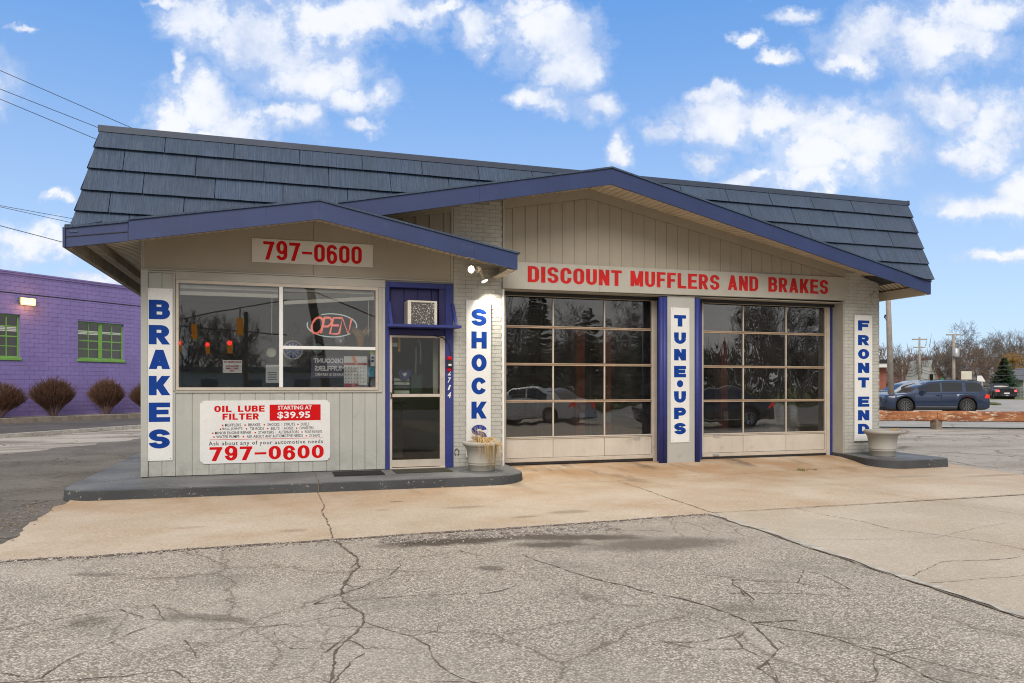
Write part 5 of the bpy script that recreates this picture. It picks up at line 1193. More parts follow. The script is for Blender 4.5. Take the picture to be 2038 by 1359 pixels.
c_ = disc('wheel_cover', 583, 697, 20, 12.85, 'steel', 'signblue', 'large bluish wheel cover behind the transom near the mullion', 'wheel cover', 'steel')
fr_ = root('picture_frame', (wx(541, 12.8), 12.8, wz(763, 541, 12.8)), 'black framed certificate on the rear wall below the round clock', 'picture frame')
mb = MB(); mb.box(wx(526.5, 12.8), wx(556, 12.8), 12.78, 12.82, wz(764, 541, 12.8), wz(723, 541, 12.8)); mb.build('frame', M['black'], fr_)
mb = MB(); mb.box(wx(529, 12.8), wx(556, 12.8), 12.772, 12.779, wz(762, 541, 12.8), wz(726, 541, 12.8)); mb.build('sheet', M['paper'], fr_)
mb = MB()
for i in range(5): mb.box(wx(533, 12.8), wx(551, 12.8), 12.768, 12.7719, wz(742+i*3.4, 541, 12.8), wz(741+i*3.4, 541, 12.8))
mb.build('print', M['ink'], fr_)
# plant in an amber pot on a ledge behind the upper right pane
pp = root('potted_plant', (wx(717, 12.5), 12.5, wz(690, 717, 12.5)), 'amber pot of dried grass hanging behind the upper right pane', 'plant')
M['amber'] = plain('amber_pot', (.38, .20, .03), .5)
mb = MB(); mb.lathe([(.0001, 0), (.05, 0), (.075, .14), (.065, .14), (.06, .12), (.0001, .12)], (wx(717, 12.5), 12.5, wz(689, 717, 12.5)), 16); mb.build('pot', M['amber'], pp)
mb = MB(); blades(mb, (wx(717, 12.5), 12.5), 90, .05, .22, 8, .004, wz(677, 717, 12.5), 1.0); mb.build('leaves', M['straw'], pp)
# seen through the storm door: shelf of boxes, heart shaped cushion, drawers
Yk = 12.75
def px_box(mb, pa, pb, ya, yb, Y, d=.25): mb.bbox(wx(pa, Y), wx(pb, Y), Y, Y+d, z_at(yb, (pa+pb)/2, Y), z_at(ya, (pa+pb)/2, Y), .006)
dk = root('tool_chest', (2.15, Yk, .14), 'dark green tool chest with pale drawers standing inside behind the storm door', 'tool chest')
M['chest'] = paint('dark_green_steel', (.012, .045, .03), .5, .1, 4, 40, 0); M['chestwhite'] = plain('pale_drawer', (.62, .66, .58), .6)
mb = MB(); px_box(mb, 818, 840, 744, 784, Yk); mb.build('case', M['chest'], dk)
for i, (ya, yb) in enumerate(((753, 758), (760, 766), (768, 774), (777, 784))): mb = MB(); px_box(mb, 784, 815, ya, yb, Yk-.05, .2); mb.build('drawer', M['chestwhite' if i in (0, 1, 3) else 'chest'], dk)
mb = MB(); cxh, czh = wx(803, Yk), z_at(746, 803, Yk); pts = [(.115*sin(t)**3, .095*cos(t)-.036*cos(2*t)-.015*cos(3*t)) for t in [2*pi*i/28 for i in range(28)]]
mb.prism([(cxh+a, czh+b) for a, b in pts], 'y', Yk-.14, Yk-.08); o = mb.build('heart_cushion', M['blue']); tag(o, 'violet heart shaped cushion seen through the upper storm door glass', 'cushion')
mb = MB()
for a_ in (-40, -15, 10, 35): mb.tube([(cxh, Yk-.145, czh-.03), (cxh+.06*sin(radians(a_)), Yk-.145, czh-.03+.07*cos(radians(a_)))], .008, 5)
o.name = 'heart_cushion'; mb.build('embroidered_hand', M['signpure'], o)
mb = MB(); xa_ = wx(827, Yk); mb.tube([(xa_, Yk, z_at(745, 827, Yk)), (xa_, Yk, z_at(690, 827, Yk)), (xa_+.03, Yk, z_at(677, 827, Yk)), (xa_+.07, Yk, z_at(674, 827, Yk)), (xa_+.09, Yk, z_at(690, 827, Yk)), (xa_+.09, Yk, z_at(725, 827, Yk))], .022, 8); o = mb.build('exhaust_pipe', M['steel'], smooth=True); tag(o, 'grey bent exhaust pipe hung inside behind the storm door', 'pipe')
mb = MB(); px_box(mb, 862, 872, 672, 784, 12.5, .03); o = mb.build('inner_door_edge', M['trim']); tag(o, 'pale vertical edge of the open inner door behind the storm door', 'inner door')
mb = MB(); px_box(mb, 781, 791, 682, 690, 12.3, .003); o = mb.build('notice', M['signpure']); tag(o, 'small pale card at the upper left corner inside the storm door', 'card')
M['tlyel2'] = plain('amber_ribbon', (.75, .38, .03), .6)
mb = MB(); px_box(mb, 792, 797, 672, 700, 12.4, .02); o = mb.build('amber_ribbon', M['tlyel2']); tag(o, 'narrow amber streamer hanging at the top of the storm door glass', 'streamer')

# ================================================================== inside the bays
M['liftred'] = paint('orange_red_lift_paint', (.72, .15, .06), .5, .12, 4, 40, .05)
def lift(x, y, label):
    r = root('lift_post', (x, y, .1), label, 'lift post', 'red lift posts inside the bays')
    mb = MB(); mb.box(x-.02, x+.14, y, y+.10, .1, 2.55); mb.box(x-.05, x-.0201, y-.05, y+.15, .1, 2.55); mb.build('post', M['liftred'], r)
    mb = MB(); mb.box(x-.15, x+.25, y-.2, y+.3, .1, .12); mb.build('base_plate', M['liftred'], r)
    mb = MB(); mb.box(x-.0, x+.12, y-.06, y-.01, .8, 1.05); mb.build('carriage', M['liftred'], r)
    mb = MB(); mb.box(x+.01, x+.11, y-.062, y-.0601, .82, 1.0); mb.build('notice', M['paper'], r); return r
PB = lambda px, Y: wx(px, Y)
lift(PB(1150, 12.8), 12.8, 'orange red lift post behind the middle column of the left bay door')
lift(PB(1203, 12.9), 12.9, 'orange red lift post behind the right column of the left bay door')
lift(PB(1436, 12.8), 12.8, 'orange red lift post behind the left column of the right bay door')
# shelves of parts on the rear wall
M['partsmix'] = None
rs = random.Random(4)
for bx0, nm in ((4.2, 'left'), (8.1, 'right')):
    r = root('shelving', (bx0+1.2, 18.9, .1), 'steel shelving loaded with parts on the rear wall of the %s bay' % nm, 'shelving')
    for k in range(4): mb = MB(); mb.box(bx0, bx0+2.4, 18.7, 19.2, .7+k*.55, .73+k*.55); mb.build('shelf', M['steel'], r)
    for x in (bx0, bx0+2.36): mb = MB(); mb.box(x, x+.04, 18.7, 19.2, .1, 2.6); mb.build('upright', M['steel'], r)
    for k in range(4):
        x = bx0+.1; idx = -1; ORD = ['leftmost', 'second', 'third', 'fourth', 'fifth', 'sixth', 'seventh', 'eighth', 'ninth', 'tenth', 'eleventh', 'twelfth']
        while x < bx0+2.1:
            w = rs.uniform(.12, .4); h = rs.uniform(.12, .42); mb = MB(); mb.bbox(x, x+w, 18.66, 19.0, .731+k*.55, .731+k*.55+h, .01)
            o = mb.build('carton', M[rs.choice(['chestwhite', 'chest', 'liftred', 'woodpanel', 'paper', 'cyan'])]); idx += 1; tag(o, '%s carton on the %s shelf inside the %s bay' % (ORD[idx], ('lowest', 'second lowest', 'second highest', 'top')[k], nm), 'carton', 'cartons on the %s bay shelving' % nm); x += w+rs.uniform(.02, .15)
def tyre(x, y, z, R_, label):
    mb = MB(); mb.lathe([(R_*.6, -.1), (R_*.95, -.1), (R_, -.05), (R_, .05), (R_*.95, .1), (R_*.6, .1)], (x, y, z), 24, 'y'); o = mb.build('tyre', M['rubber'], smooth=True); return tag(o, label, 'tyre')
tyre(10.0, 12.95, .43, .32, 'tyre standing inside the right bay behind its lowest pane')
mb = MB(); mb.lathe([(.33, 0), (.36, -.02), (.36, .02), (.33, 0)], (PB(1436, 14.2), 14.2, 1.75), 28, 'y'); o = mb.build('steel_ring', M['steel'], smooth=True); tag(o, 'pale hoop hanging inside the left column of the right bay', 'hoop')
for px, h_ in ((1415, .26), (1432, .22)):
    mb = MB(); x = PB(px, 12.9); mb.lathe([(.0001, 0), (.045, 0), (.045, h_*.6), (.02, h_*.8), (.02, h_), (.0001, h_)], (x, 12.9, .1), 12); o = mb.build('bottle', M['chestwhite'], smooth=True); tag(o, 'pale oil bottle on the floor behind the right bay door, %s' % ('nearer the guard pipe' if px == 1415 else 'beside the red lift post'), 'bottle')
# ================================================================== helpers for things away from the shop
def local_root(name, label, cat, group=None):
    r = bpy.data.objects.new(name, None); r.empty_display_size = .3; COL.objects.link(r); W[r] = Vector((0, 0, 0)); return tag(r, label, cat, group)
def place(r, x, y, z=0, rot=0): r.location = (x, y, z); r.rotation_euler = (0, 0, rot)

# ------------------------------------------------------------------ violet block building on the left
M['violet'] = paint('violet_block_paint', (.275, .21, .485), .75, .09, 1.2, 30, .35, objvar=.10)
M['violetmortar'] = paint('violet_joint_paint', (.25, .19, .45), .85, .08, 3, 30, .3)
M['green'] = paint('leaf_green_window_paint', (.20, .43, .09), .5, .08, 4, 40, .05)
M['curtain'] = paint('pale_net_curtain', (.45, .42, .45), .9, .25, 1.2, 20, 0)
M['winglass'] = glass('workshop_window_glass', (.60, .62, .62), 1.55, .002, 1.0, refl=1.5)
P0 = (-11.34, 36.14); UX, UY = .705, .709
def PWv(px, py):
    rt = (px-1019)/1466; rx, ry = rt*cos(YAW)+sin(YAW), cos(YAW)-rt*sin(YAW)   # ray per metre of depth
    # P0 + t*U = s*(rx, ry)
    det = UX*(-ry) - UY*(-rx); s_ = (UX*(-P0[1])-UY*(-P0[0]))/det; t = ((-P0[0])*(-ry)-(-P0[1])*(-rx))/det
    s_ = (P0[0]+t*UX)/rx if abs(rx) > .05 else (P0[1]+t*UY)/ry
    return t, EYE+(768-py)*s_/1466
vb = local_root('violet_building', 'violet painted concrete block building with green windows left of the shop', 'building')
tL, tR, HW = -13.0, 17.0, PWv(0, 536)[1]
wins = []
for pa, pb, ya, yb in ((-66, 40, 625, 712), (155, 246.5, 640, 717)):
    t0, t1 = PWv(pa, 600)[0], PWv(pb, 600)[0]; z0, z1 = PWv(pb, yb)[1], PWv(pb, ya+ (6 if pb > 100 else 2))[1]; wins.append((t0, t1, z0, z1))
wl = MB(); wl.box(tL, tR, .004, .25, -.2, HW-.06)
core_v = MB()
xs_ = [tL]+sum([[a, b] for a, b, _, _ in wins], [])+[tR]
for i in range(0, len(xs_), 2): core_v.box(xs_[i], xs_[i+1], .004, .25, -.2, HW-.06)
for a, b, z0, z1 in wins: core_v.box(a, b, .004, .25, -.2, z0); core_v.box(a, b, .004, .25, z1, HW-.06)
core_v.box(tL, tL+.2, .25, 14, -.2, HW-.06); core_v.box(tR-.2, tR, .25, 14, -.2, HW-.06); core_v.box(tL, tR, 14, 14.2, -.2, HW-.06); core_v.box(tL+.2, tR-.2, .25, 14, HW-.5, HW-.4); core_v.box(tL+.2, tR-.2, .25, 14, 0, .1)
wall_v = core_v.build('wall', M['violetmortar'], vb)
bm2 = MB(); bm2.bbox(-.5, .5, -.5, .5, -.5, .5, .02); blk = bm2.mesh('block', (0, 0, 0), [M['violet']])
stuffb = MB(); cnt = 0; cells = []
for k in range(int((HW-.1)/.2)+1):
    z = -.02+k*.2; t = tL-(.2 if k % 2 else 0)
    while t < tR:
        a, b = max(t, tL), min(t+.4, tR); zt = min(z+.2, HW-.07)
        segs_ = [(a, b)]
        for (wa, wb, wz0, wz1) in wins:
            if z+.2 > wz0+.02 and z < wz1-.02:
                ns_ = []
                for (p, q) in segs_:
                    if q <= wa or p >= wb: ns_.append((p, q))
                    else:
                        if wa-p > .05: ns_.append((p, wa))
                        if q-wb > .05: ns_.append((wb, q))
                segs_ = ns_
        for p, q in segs_:
            if q-p > .05 and zt-z > .05: cells.append(((p+q)/2, (z+zt)/2, q-p-.012, zt-z-.012))
        t += .4
cells.sort(key=lambda c: (not (-.3 < c[0] < 11.5 and c[1] > .1), c[0]))
for i, (x, z, w, h) in enumerate(cells):
    if i < 290: inst('block', blk, wall_v, (x, 0, z), (w, .02, h))
    else: stuffb.bbox(x-w/2, x+w/2, -.010, .0035, z-h/2, z+h/2, .003)
o = stuffb.build('blockwork', M['violet'], vb); o['kind'] = 'stuff'
zb_ = PWv(0, 580)[1]; mb = MB(); mb.box(tL, tR, -.013, -.0101, zb_-.03, zb_+.02); mb.build('dark_band', M['black'], vb)
mb = MB(); mb.box(tL-.03, tR+.03, -.07, .3, HW-.059, HW); mb.box(tL-.02, tR+.02, -.05, .28, HW-.14, HW-.06); mb.build('coping', M['violet'], vb)
for wi, (a, b, z0, z1) in enumerate(wins):
    f = MB(); y0, y1 = .10, .15; fw = .07
    f.box(a, b, y0, y1, z1-fw, z1); f.box(a, b, y0, y1, z0, z0+fw); f.box(a, a+fw, y0, y1, z0+fw, z1-fw); f.box(b-fw, b, y0, y1, z0+fw, z1-fw)
    m_ = (a+b)/2; f.box(m_-.09, m_+.09, y0-.01, y1, z0+fw, z1-fw)
    win_ = f.build('window', M['green'], vb)
    mb = MB(); mb.bbox(a-.04, b+.04, -.06, y1, z0-.12, z0-.001, .01); mb.build('sill', M['green'], win_)
    for (p, q) in ((a+fw, m_-.09), (m_+.09, b-fw)):
        c_ = (p+q)/2; bars = MB(); bars.box(c_-.02, c_+.02, y0+.005, y1-.005, z0+fw, z1-fw)
        H_ = z1-z0-2*fw
        for k in (1, 2, 3): zz_ = z0+fw+H_*k/4*1.0; bars.box(p, c_-.02, y0+.004, y1-.005, zz_-(.035 if k == 2 else .018), zz_+.018); bars.box(c_+.02, q, y0+.004, y1-.005, zz_-(.035 if k == 2 else .018), zz_+.018)
        bars.build('glazing_bars', M['green'], win_)
        g = MB(); g.box(p, q, y0+.022, y0+.026, z0+fw, z1-fw); g.build('pane', M['winglass'], win_)
    mb = MB(); mb.box(a+.05, b-.05, .32, .34, z0, z0+(z1-z0)*.30); mb.build('net_curtain', M['curtain'], win_)
M['tubeglow'] = emit('fluorescent_tube_glow', (1, .93, .82), 1.1)
for k in range(4):
    o = MB(); t = 2.0+k*2.6; o.box(t-4.5, t+2.5, 2.5+k*1.7, 2.62+k*1.7, 4.02+k*.20, 4.06+k*.20); oo = o.build('ceiling_tube', M['tubeglow'], vb)
M['wallpackglow'] = emit('amber_wall_lamp_glow', (1, .60, .20), 2.6)
t_, z_ = PWv(51, 600)
lampb = local_root('wall_lamp', 'lit amber wall lamp on the violet wall above the bushes', 'wall lamp')
mb = MB(); mb.bbox(t_-.32, t_+.30, -.16, -.011, z_-.10, z_+.16, .03); mb.build('housing', M['screw'], lampb)
mb = MB(); mb.hexa([(t_-.29, -.27, z_-.14), (t_+.27, -.27, z_-.14), (t_+.27, -.161, z_-.16), (t_-.29, -.161, z_-.16), (t_-.29, -.24, z_+.12), (t_+.27, -.24, z_+.12), (t_+.27, -.161, z_+.14), (t_-.29, -.161, z_+.14)]); mb.build('lens', M['wallpackglow'], lampb)
for r_ in (vb, lampb): place(r_, P0[0], P0[1], 0, atan2(UY, UX))
def vw(t, y): return (P0[0]+UX*t-UY*y, P0[1]+UY*t+UX*y)
ld = bpy.data.lights.new('wall_lamp_light', 'POINT'); l = bpy.data.objects.new('wall_lamp_light', ld); COL.objects.link(l); q = vw(t_, -.45); l.location = (q[0], q[1], z_-.15); ld.energy = 14; ld.color = (1, .5, .15); ld.shadow_soft_size = .1
# bed, edging timbers, driveway and kerb
YT = -2.1
mb = MB(); mb.prism([vw(tL, YT+.2), vw(tR, YT+.2), vw(tR, -.003), vw(tL, -.003)], 'z', -.03, .19); mb.build('gravel_bed', M['gravel'], None, kind='structure')
edg = local_root('timber_edging', 'weathered timber edging of the gravel bed under the violet wall', 'edging')
rs = random.Random(2); t = tL
while t < tR:
    b = min(t+2.4+rs.uniform(-.1, .2), tR); mb = MB(); dz = rs.uniform(-.012, .012)
    mb.bbox(t+.008, b-.008, YT+rs.uniform(-.02, .02), YT+.2, -.03, .20+dz, .012); mb.build('timber', M['wood'], edg); t = b
place(edg, P0[0], P0[1], 0, atan2(UY, UX))
kline = [(-17, 10.4), (-13.6, 15.5), (-7.7, 24.5), (-4.8, 28.9), (-1.9, 33.3), (2.5, 40)]
sheet('driveway', kline+[vw(tR, YT), vw(tL, YT), (-40, 20)], -.004, M['drive'])
mb = MB(); k = wavy(kline, .02, 5, .5); kk = [(x-.14, y+.09) for x, y in k]
for i in range(len(k)-1): mb.hexa([(*k[i], -.02), (*k[i+1], -.02), (*kk[i+1], -.02), (*kk[i], -.02), (*k[i], .11), (*k[i+1], .11), (*kk[i+1], .11), (*kk[i], .11)])
mb.build('driveway_kerb', M['chip'], None, kind='structure')
# bushes: bare fans of twigs
M['twig'] = paint('reddish_brown_twigs', (.125, .062, .034), .85, .3, 5, 20, 0); M['twigdark'] = paint('dull_violet_stems', (.22, .15, .15), .85, .2, 5, 20, 0)
def bush_mesh(seed):
    rs = random.Random(seed); mb = MB(); mb2 = MB()
    for i in range(1900):
        q = rs.uniform(0, 2*pi); a = sqrt(rs.random()); R_ = 1.0*a
        top = 1.52-.62*a**2.2+rs.uniform(-.10, .14); tip = Vector((R_*cos(q), R_*sin(q)*.8, top))
        k = rs.uniform(.30, .62); mid = Vector((tip.x*k*.95, tip.y*k*.95, .05+(top-.05)*(k*.95))) + Vector((rs.gauss(0, .03), rs.gauss(0, .03), rs.gauss(0, .03)))
        base = Vector((cos(q)*.10, sin(q)*.10, 0))
        out = mid+(tip-mid)*rs.uniform(.55, 1.0)
        if i % 9 == 0: mb2.tube([base, mid, out], .016, 3, .006, caps=False)
        mb.tube([mid, (mid+out)/2+Vector((rs.gauss(0, .03), rs.gauss(0, .03), 0)), out], .008, 3, .0035, caps=False)
        for _ in range(3):
            t = rs.uniform(.3, 1); p = mid+(out-mid)*t; d = Vector((tip.x*.5+rs.gauss(0, .35), tip.y*.5+rs.gauss(0, .35), .7+rs.random()*.5)).normalized()*rs.uniform(.10, .24)
            mb.tube([p, p+d], .006, 3, .003, caps=False)
    return mb.mesh('twigs', (0, 0, 0), [M['twig']]), mb2.mesh('stems', (0, 0, 0), [M['twigdark']])
bmeshes = [bush_mesh(1), bush_mesh(2)]
for i, (px, sc, lab) in enumerate(((-52, 1.0, 'bare brown bush cut by the left edge of the photo'), (60, 1.06, 'wide bare brown bush below the wall lamp, second from the left'), (168, .98, 'round topped bare brown bush under the right green window'), (252, .95, 'bare brown bush half hidden by the shop corner'))):
    t = PWv(px, 700)[0]; q = vw(t+.35, -1.1); r = root('bush', (q[0], q[1], .19), lab, 'bush', 'bare bushes along the violet wall')
    a = inst('twigs', bmeshes[i % 2][0], r, (q[0], q[1], .19), (sc*(1.12, 1.0, 1.08, .95)[i], sc*1.02, sc*(.93, 1.0, 1.06, 1.0)[i])); b = inst('stems', bmeshes[i % 2][1], r, (q[0], q[1], .19), (sc, sc, sc))
    for o in (a, b): o.rotation_euler = (0, 0, i*1.1)

# ------------------------------------------------------------------ bare trees
M['bark'] = paint('grey_brown_bark', (.15, .12, .10), .9, .25, 3, 20, 0); M['barkwarm'] = paint('reddish_bare_branches', (.17, .115, .085), .9, .25, 3, 20, 0)
M['ochre'] = paint('ochre_budding_branches', (.36, .22, .07), .9, .25, 3, 20, 0)
def tree_mesh(seed, H=12, spread=.55, levels=5, kids=4, rad=.22, first=.25, thin=.018, up=.15):
    rs = random.Random(seed); tr = MB(); br = MB()
    def grow(p, d, L, r, lv):
        n = 3; pts = [p]; q = p; dd = d.copy()
        for i in range(n):
            dd = (dd+Vector((rs.gauss(0, .12), rs.gauss(0, .12), rs.gauss(0, .06)+up*.3))).normalized(); q = q+dd*L/n; pts.append(q)
        r2 = max(r*.55, thin*.6); (tr if lv == 0 else br).tube(pts, r, 7 if lv == 0 else (4 if lv < 3 else 3), r2, caps=False)
        if lv >= levels: return
        for k in range(kids + (2 if lv == 0 else 0)):
            t = rs.uniform(first if lv == 0 else .25, 1.0); f = t*n; i = min(int(f), n-1); b = pts[i]+(pts[i+1]-pts[i])*(f-i)
            az = rs.uniform(0, 2*pi); ax = dd.cross(Vector((cos(az), sin(az), .3))).normalized()
            nd = (d*(1-spread)+ax*spread*rs.uniform(.8, 1.4)+Vector((0, 0, up))).normalized()
            grow(b, nd, L*rs.uniform(.50, .78), max(r*(1-t*.45)*.55, thin), lv+1)
    grow(Vector((0, 0, 0)), Vector((0, 0, 1)), H*.42, rad, 0)
    return tr, br
def tree_kind(seed, mt, **k):
    tr, br = tree_mesh(seed, **k); return tr.mesh('trunk', (0, 0, 0), [M[mt]], True), br.mesh('branches', (0, 0, 0), [M[mt]])
TK = {'wide': tree_kind(3, 'bark', H=13, spread=.62, levels=5, kids=4, rad=.30, first=.35),
      'tall': tree_kind(8, 'bark', H=14, spread=.42, levels=5, kids=4, rad=.22, first=.3),
      'dense': tree_kind(5, 'barkwarm', H=10, spread=.60, levels=5, kids=4, rad=.18, first=.15, up=.1),
      'ochre': tree_kind(9, 'ochre', H=9, spread=.6, levels=5, kids=5, rad=.16, first=.08, thin=.02, up=.15)}
def tree(kind, x, y, sc, rot, label, group, name='bare_tree', z=0):
    r = root(name, (x, y, z), label, 'tree', group)
    for nm, me in zip(('trunk', 'crown'), TK[kind]): o = inst(nm, me, r, (x, y, z), (sc, sc, sc)); o.rotation_euler = (0, 0, rot)
    return r
far = [(1762, 92, 'dense', 1.05, 'bare tree whose twigs show between the shop corner and the tall pole'), (1775, 110, 'wide', .75, 'bare tree right behind the tall near pole'), (1800, 112, 'dense', .95, 'low bare tree above the red roofed house'),
       (1818, 124, 'dense', 1.1, 'bushy brown tree left of the double cross arm pole'), (1846, 105, 'tall', .62, 'thin upright bare tree right of the double cross arm pole'), (1862, 118, 'wide', .85, 'spreading bare tree behind the gabled white house'),
       (1880, 100, 'wide', .80, 'bare tree left of the transformer pole'), (1920, 112, 'wide', 1.12, 'tallest wide crowned bare tree right of the transformer pole'), (1938, 98, 'dense', .98, 'dense brown tree behind the square road sign'),
       (1958, 104, 'dense', 1.15, 'dense brown tree behind the small road signs'), (1972, 128, 'wide', 1.05, 'bare tree rising left of the green spruce'), (2000, 140, 'tall', 1.1, 'bare tree rising behind the ochre tree'),
       (2032, 120, 'wide', 1.05, 'bare tree at the right edge of the photo'), (2070, 115, 'wide', 1.0, 'bare tree just beyond the right edge'), (2110, 118, 'dense', 1.1, 'brown tree beyond the right edge')]
for i, (px, D_, kd, sc, lab) in enumerate(far):
    q = off(px, D_); tree(kd, q[0], q[1], sc*.92, i*1.3, lab, 'bare trees beyond the street')
q = off(2028, 105); tree('ochre', q[0], q[1], 1.0, 1, 'ochre budding tree above the black pickup', 'ochre trees', 'budding_tree'); q = off(1838, 96)
tree('ochre', q[0], q[1], .30, 2, 'small ochre shrub left of the double cross arm pole foot', 'ochre trees', 'budding_tree')
# far-off mass of twigs that closes the view between the trunks
mb = MB(); rs = random.Random(21)
for i in range(24000):
    px = rs.uniform(1560, 2500) if i < 13000 else rs.uniform(250, 1560); D_ = rs.uniform(135, 175); x, y = off(px, D_); h = rs.uniform(.2, 1)*(11.5+2.5*mnoise.noise(Vector((px*.012, 3, 0)))); w = rs.uniform(.03, .09); z0 = rs.uniform(0, max(.1, h-2)); l = Vector((rs.gauss(0, .5), rs.gauss(0, .5), rs.uniform(1.2, 2.8)))
    mb.add([(x-w, y+w*.3, z0), (x+w, y-w*.3, z0), (x+l.x, y+l.y, z0+l.z)], [(0, 1, 2)])
mb.build('far_woods', M['barkwarm'], None, 'mass of bare brown woodland closing the view beyond the street', 'woods', kind='stuff')
# green spruce
M['needle'] = paint('spruce_needles', (.03, .075, .028), .8, .35, 3, 8, 0)
def spruce(x, y, H_, R_, label, seed):
    r = root('spruce_tree', (x, y, 0), label, 'tree'); rs = random.Random(seed)
    mb = MB(); mb.tube([(x, y, 0), (x, y, H_*.95)], .10, 6, .02); mb.build('trunk', M['bark'], r)
    mb = MB()
    for i in range(420):
        t = rs.random()**.8; z = H_*(.06+.92*t); rad = R_*(1-t)**.85*rs.uniform(.75, 1.12)+.08; q = rs.uniform(0, 2*pi); c, s_ = cos(q), sin(q)
        n = max(3, int(rad/.13))
        for k in range(n):
            f = (k+.6)/n; px, py, pz = x+c*rad*f, y+s_*rad*f, z-rad*f*.28+rad*.22*f*f; w = .10+.16*(1-f)
            for _ in range(2):
                a = rs.uniform(-1, 1)*1.0; dx, dy = cos(q+a)*w*1.5, sin(q+a)*w*1.5
                mb.add([(px, py, pz), (px+dx*.6-dy*.25, py+dy*.6+dx*.25, pz+rs.uniform(-.02, .07)), (px+dx, py+dy, pz-.06*rs.random()), (px+dx*.6+dy*.25, py+dy*.6-dx*.25, pz-.05)], [(0, 1, 2, 3)])
    mb.build('crown', M['needle'], r); return r
q = off(1999, 92); spruce(q[0], q[1], 5.1, 2.15, 'broad green spruce behind the black pickup', 4)

# ------------------------------------------------------------------ houses and street furniture on the far side
M['redbrick'] = paint('red_brick_far', (.24, .085, .055), .85, .15, 3, 20, .1); M['roofred'] = paint('reddish_shingles', (.26, .13, .09), .85, .2, 2, 10, .1)
M['roofgrey'] = paint('grey_shingles', (.17, .175, .19), .85, .15, 2, 10, .1); M['housewhite'] = paint('pale_siding_far', (.68, .67, .63), .7, .05, 2, 10, 0); M['darkglass'] = plain('dark_far_glass', (.02, .025, .03), .1)
def house(px, D_, w, d, h, hr, wall, roof, label, gable='side', wins_=((.2,), (.6,)), rot=0):
    r = local_root('house', label, 'house')
    mb = MB()
    if gable == 'front': mb.prism([(-w/2, 0), (w/2, 0), (w/2, h), (0, hr), (-w/2, h)], 'y', 0, d)
    else: mb.prism([(0, 0), (d, 0), (d, h), (d/2, hr-.05), (0, h)], 'x', -w/2, w/2)
    mb.build('wall', M[wall], r); mb = MB(); e = .35
    if gable == 'front':
        for s_ in (-1, 1): k = (hr-h)/(w/2); mb.prism([(0, hr), (s_*(w/2+e), h-k*e), (s_*(w/2+e), h-k*e+.14), (0, hr+.14)], 'y', -e, d+e)
    else:
        k = (hr-h)/(d/2)
        for s_ in (-1, 1): mb.prism([(d/2, hr), (d/2+s_*(d/2+e), h-k*e), (d/2+s_*(d/2+e), h-k*e+.14), (d/2, hr+.14)], 'x', -w/2-e, w/2+e)
    mb.build('roof', M[roof], r)
    for (fx, fz, ww, hh) in wins_:
        x = -w/2+w*fx; mb = MB(); mb.box(x-ww/2-.08, x+ww/2+.08, -.06, -.003, fz-.08, fz+hh+.08); f = mb.build('window', M['housewhite'], r)
        mb = MB(); mb.box(x-ww/2, x+ww/2, -.08, -.0605, fz, fz+hh); mb.build('pane', M['darkglass'], f)
    mb = MB(); mb.box(w*.2, w*.2+.5, d*.5, d*.5+.5, hr-.6, hr+.6); mb.build('chimney', M['redbrick'], r)
    q = off(px, D_); place(r, q[0], q[1], 0, -YAW+rot); return r
house(1800, 112, 9, 7, 2.0, 3.5, 'redbrick', 'roofred', 'low house with reddish roof left of the double cross arm pole', wins_=((.3, .9, 1.0, .9), (.7, .9, 1.0, .9)))
house(1853, 104, 2.0, 5, 1.5, 5.0, 'housewhite', 'housewhite', 'narrow steep white gabled house behind the blue car', 'front', ((.5, 2.3, .5, .9),))
house(1868, 106, 2.4, 5, 1.8, 4.0, 'redbrick', 'roofred', 'small red brick gable right of the white gabled house', 'front', ((.5, 1.0, .7, .8),))
house(1912, 110, 8.0, 7, 1.9, 4.2, 'redbrick', 'roofgrey', 'red brick house with grey roof behind the square road sign', wins_=((.2, .7, 1.3, 1.0), (.7, .8, .9, .9)))
house(1958, 108, 5.4, 7, 1.7, 4.1, 'redbrick', 'roofgrey', 'red brick house with grey roof left of the spruce', wins_=((.4, .6, 1.6, .9),))
house(2082, 92, 5.6, 5, 2.3, 3.7, 'housewhite', 'roofgrey', 'pale sided house with grey gable at the right edge', 'front', ((.2, 1.0, .7, .9),))
r = local_root('canopy_building', 'dark roofed building with white fascia beside the shop corner', 'building')
mb = MB(); mb.box(-6, 0, 0, 6, 0, 3.2); mb.build('wall', M['redbrick'], r); mb = MB(); mb.box(-7, .35, -.8, 6.5, 3.4, 3.7); mb.build('roof', M['black'], r); mb = MB(); mb.box(-7, .1, -.7, 6.4, 3.05, 3.39); mb.build('fascia', M['housewhite'], r)
q = off(1764, 62); place(r, q[0], q[1], 0, -YAW)
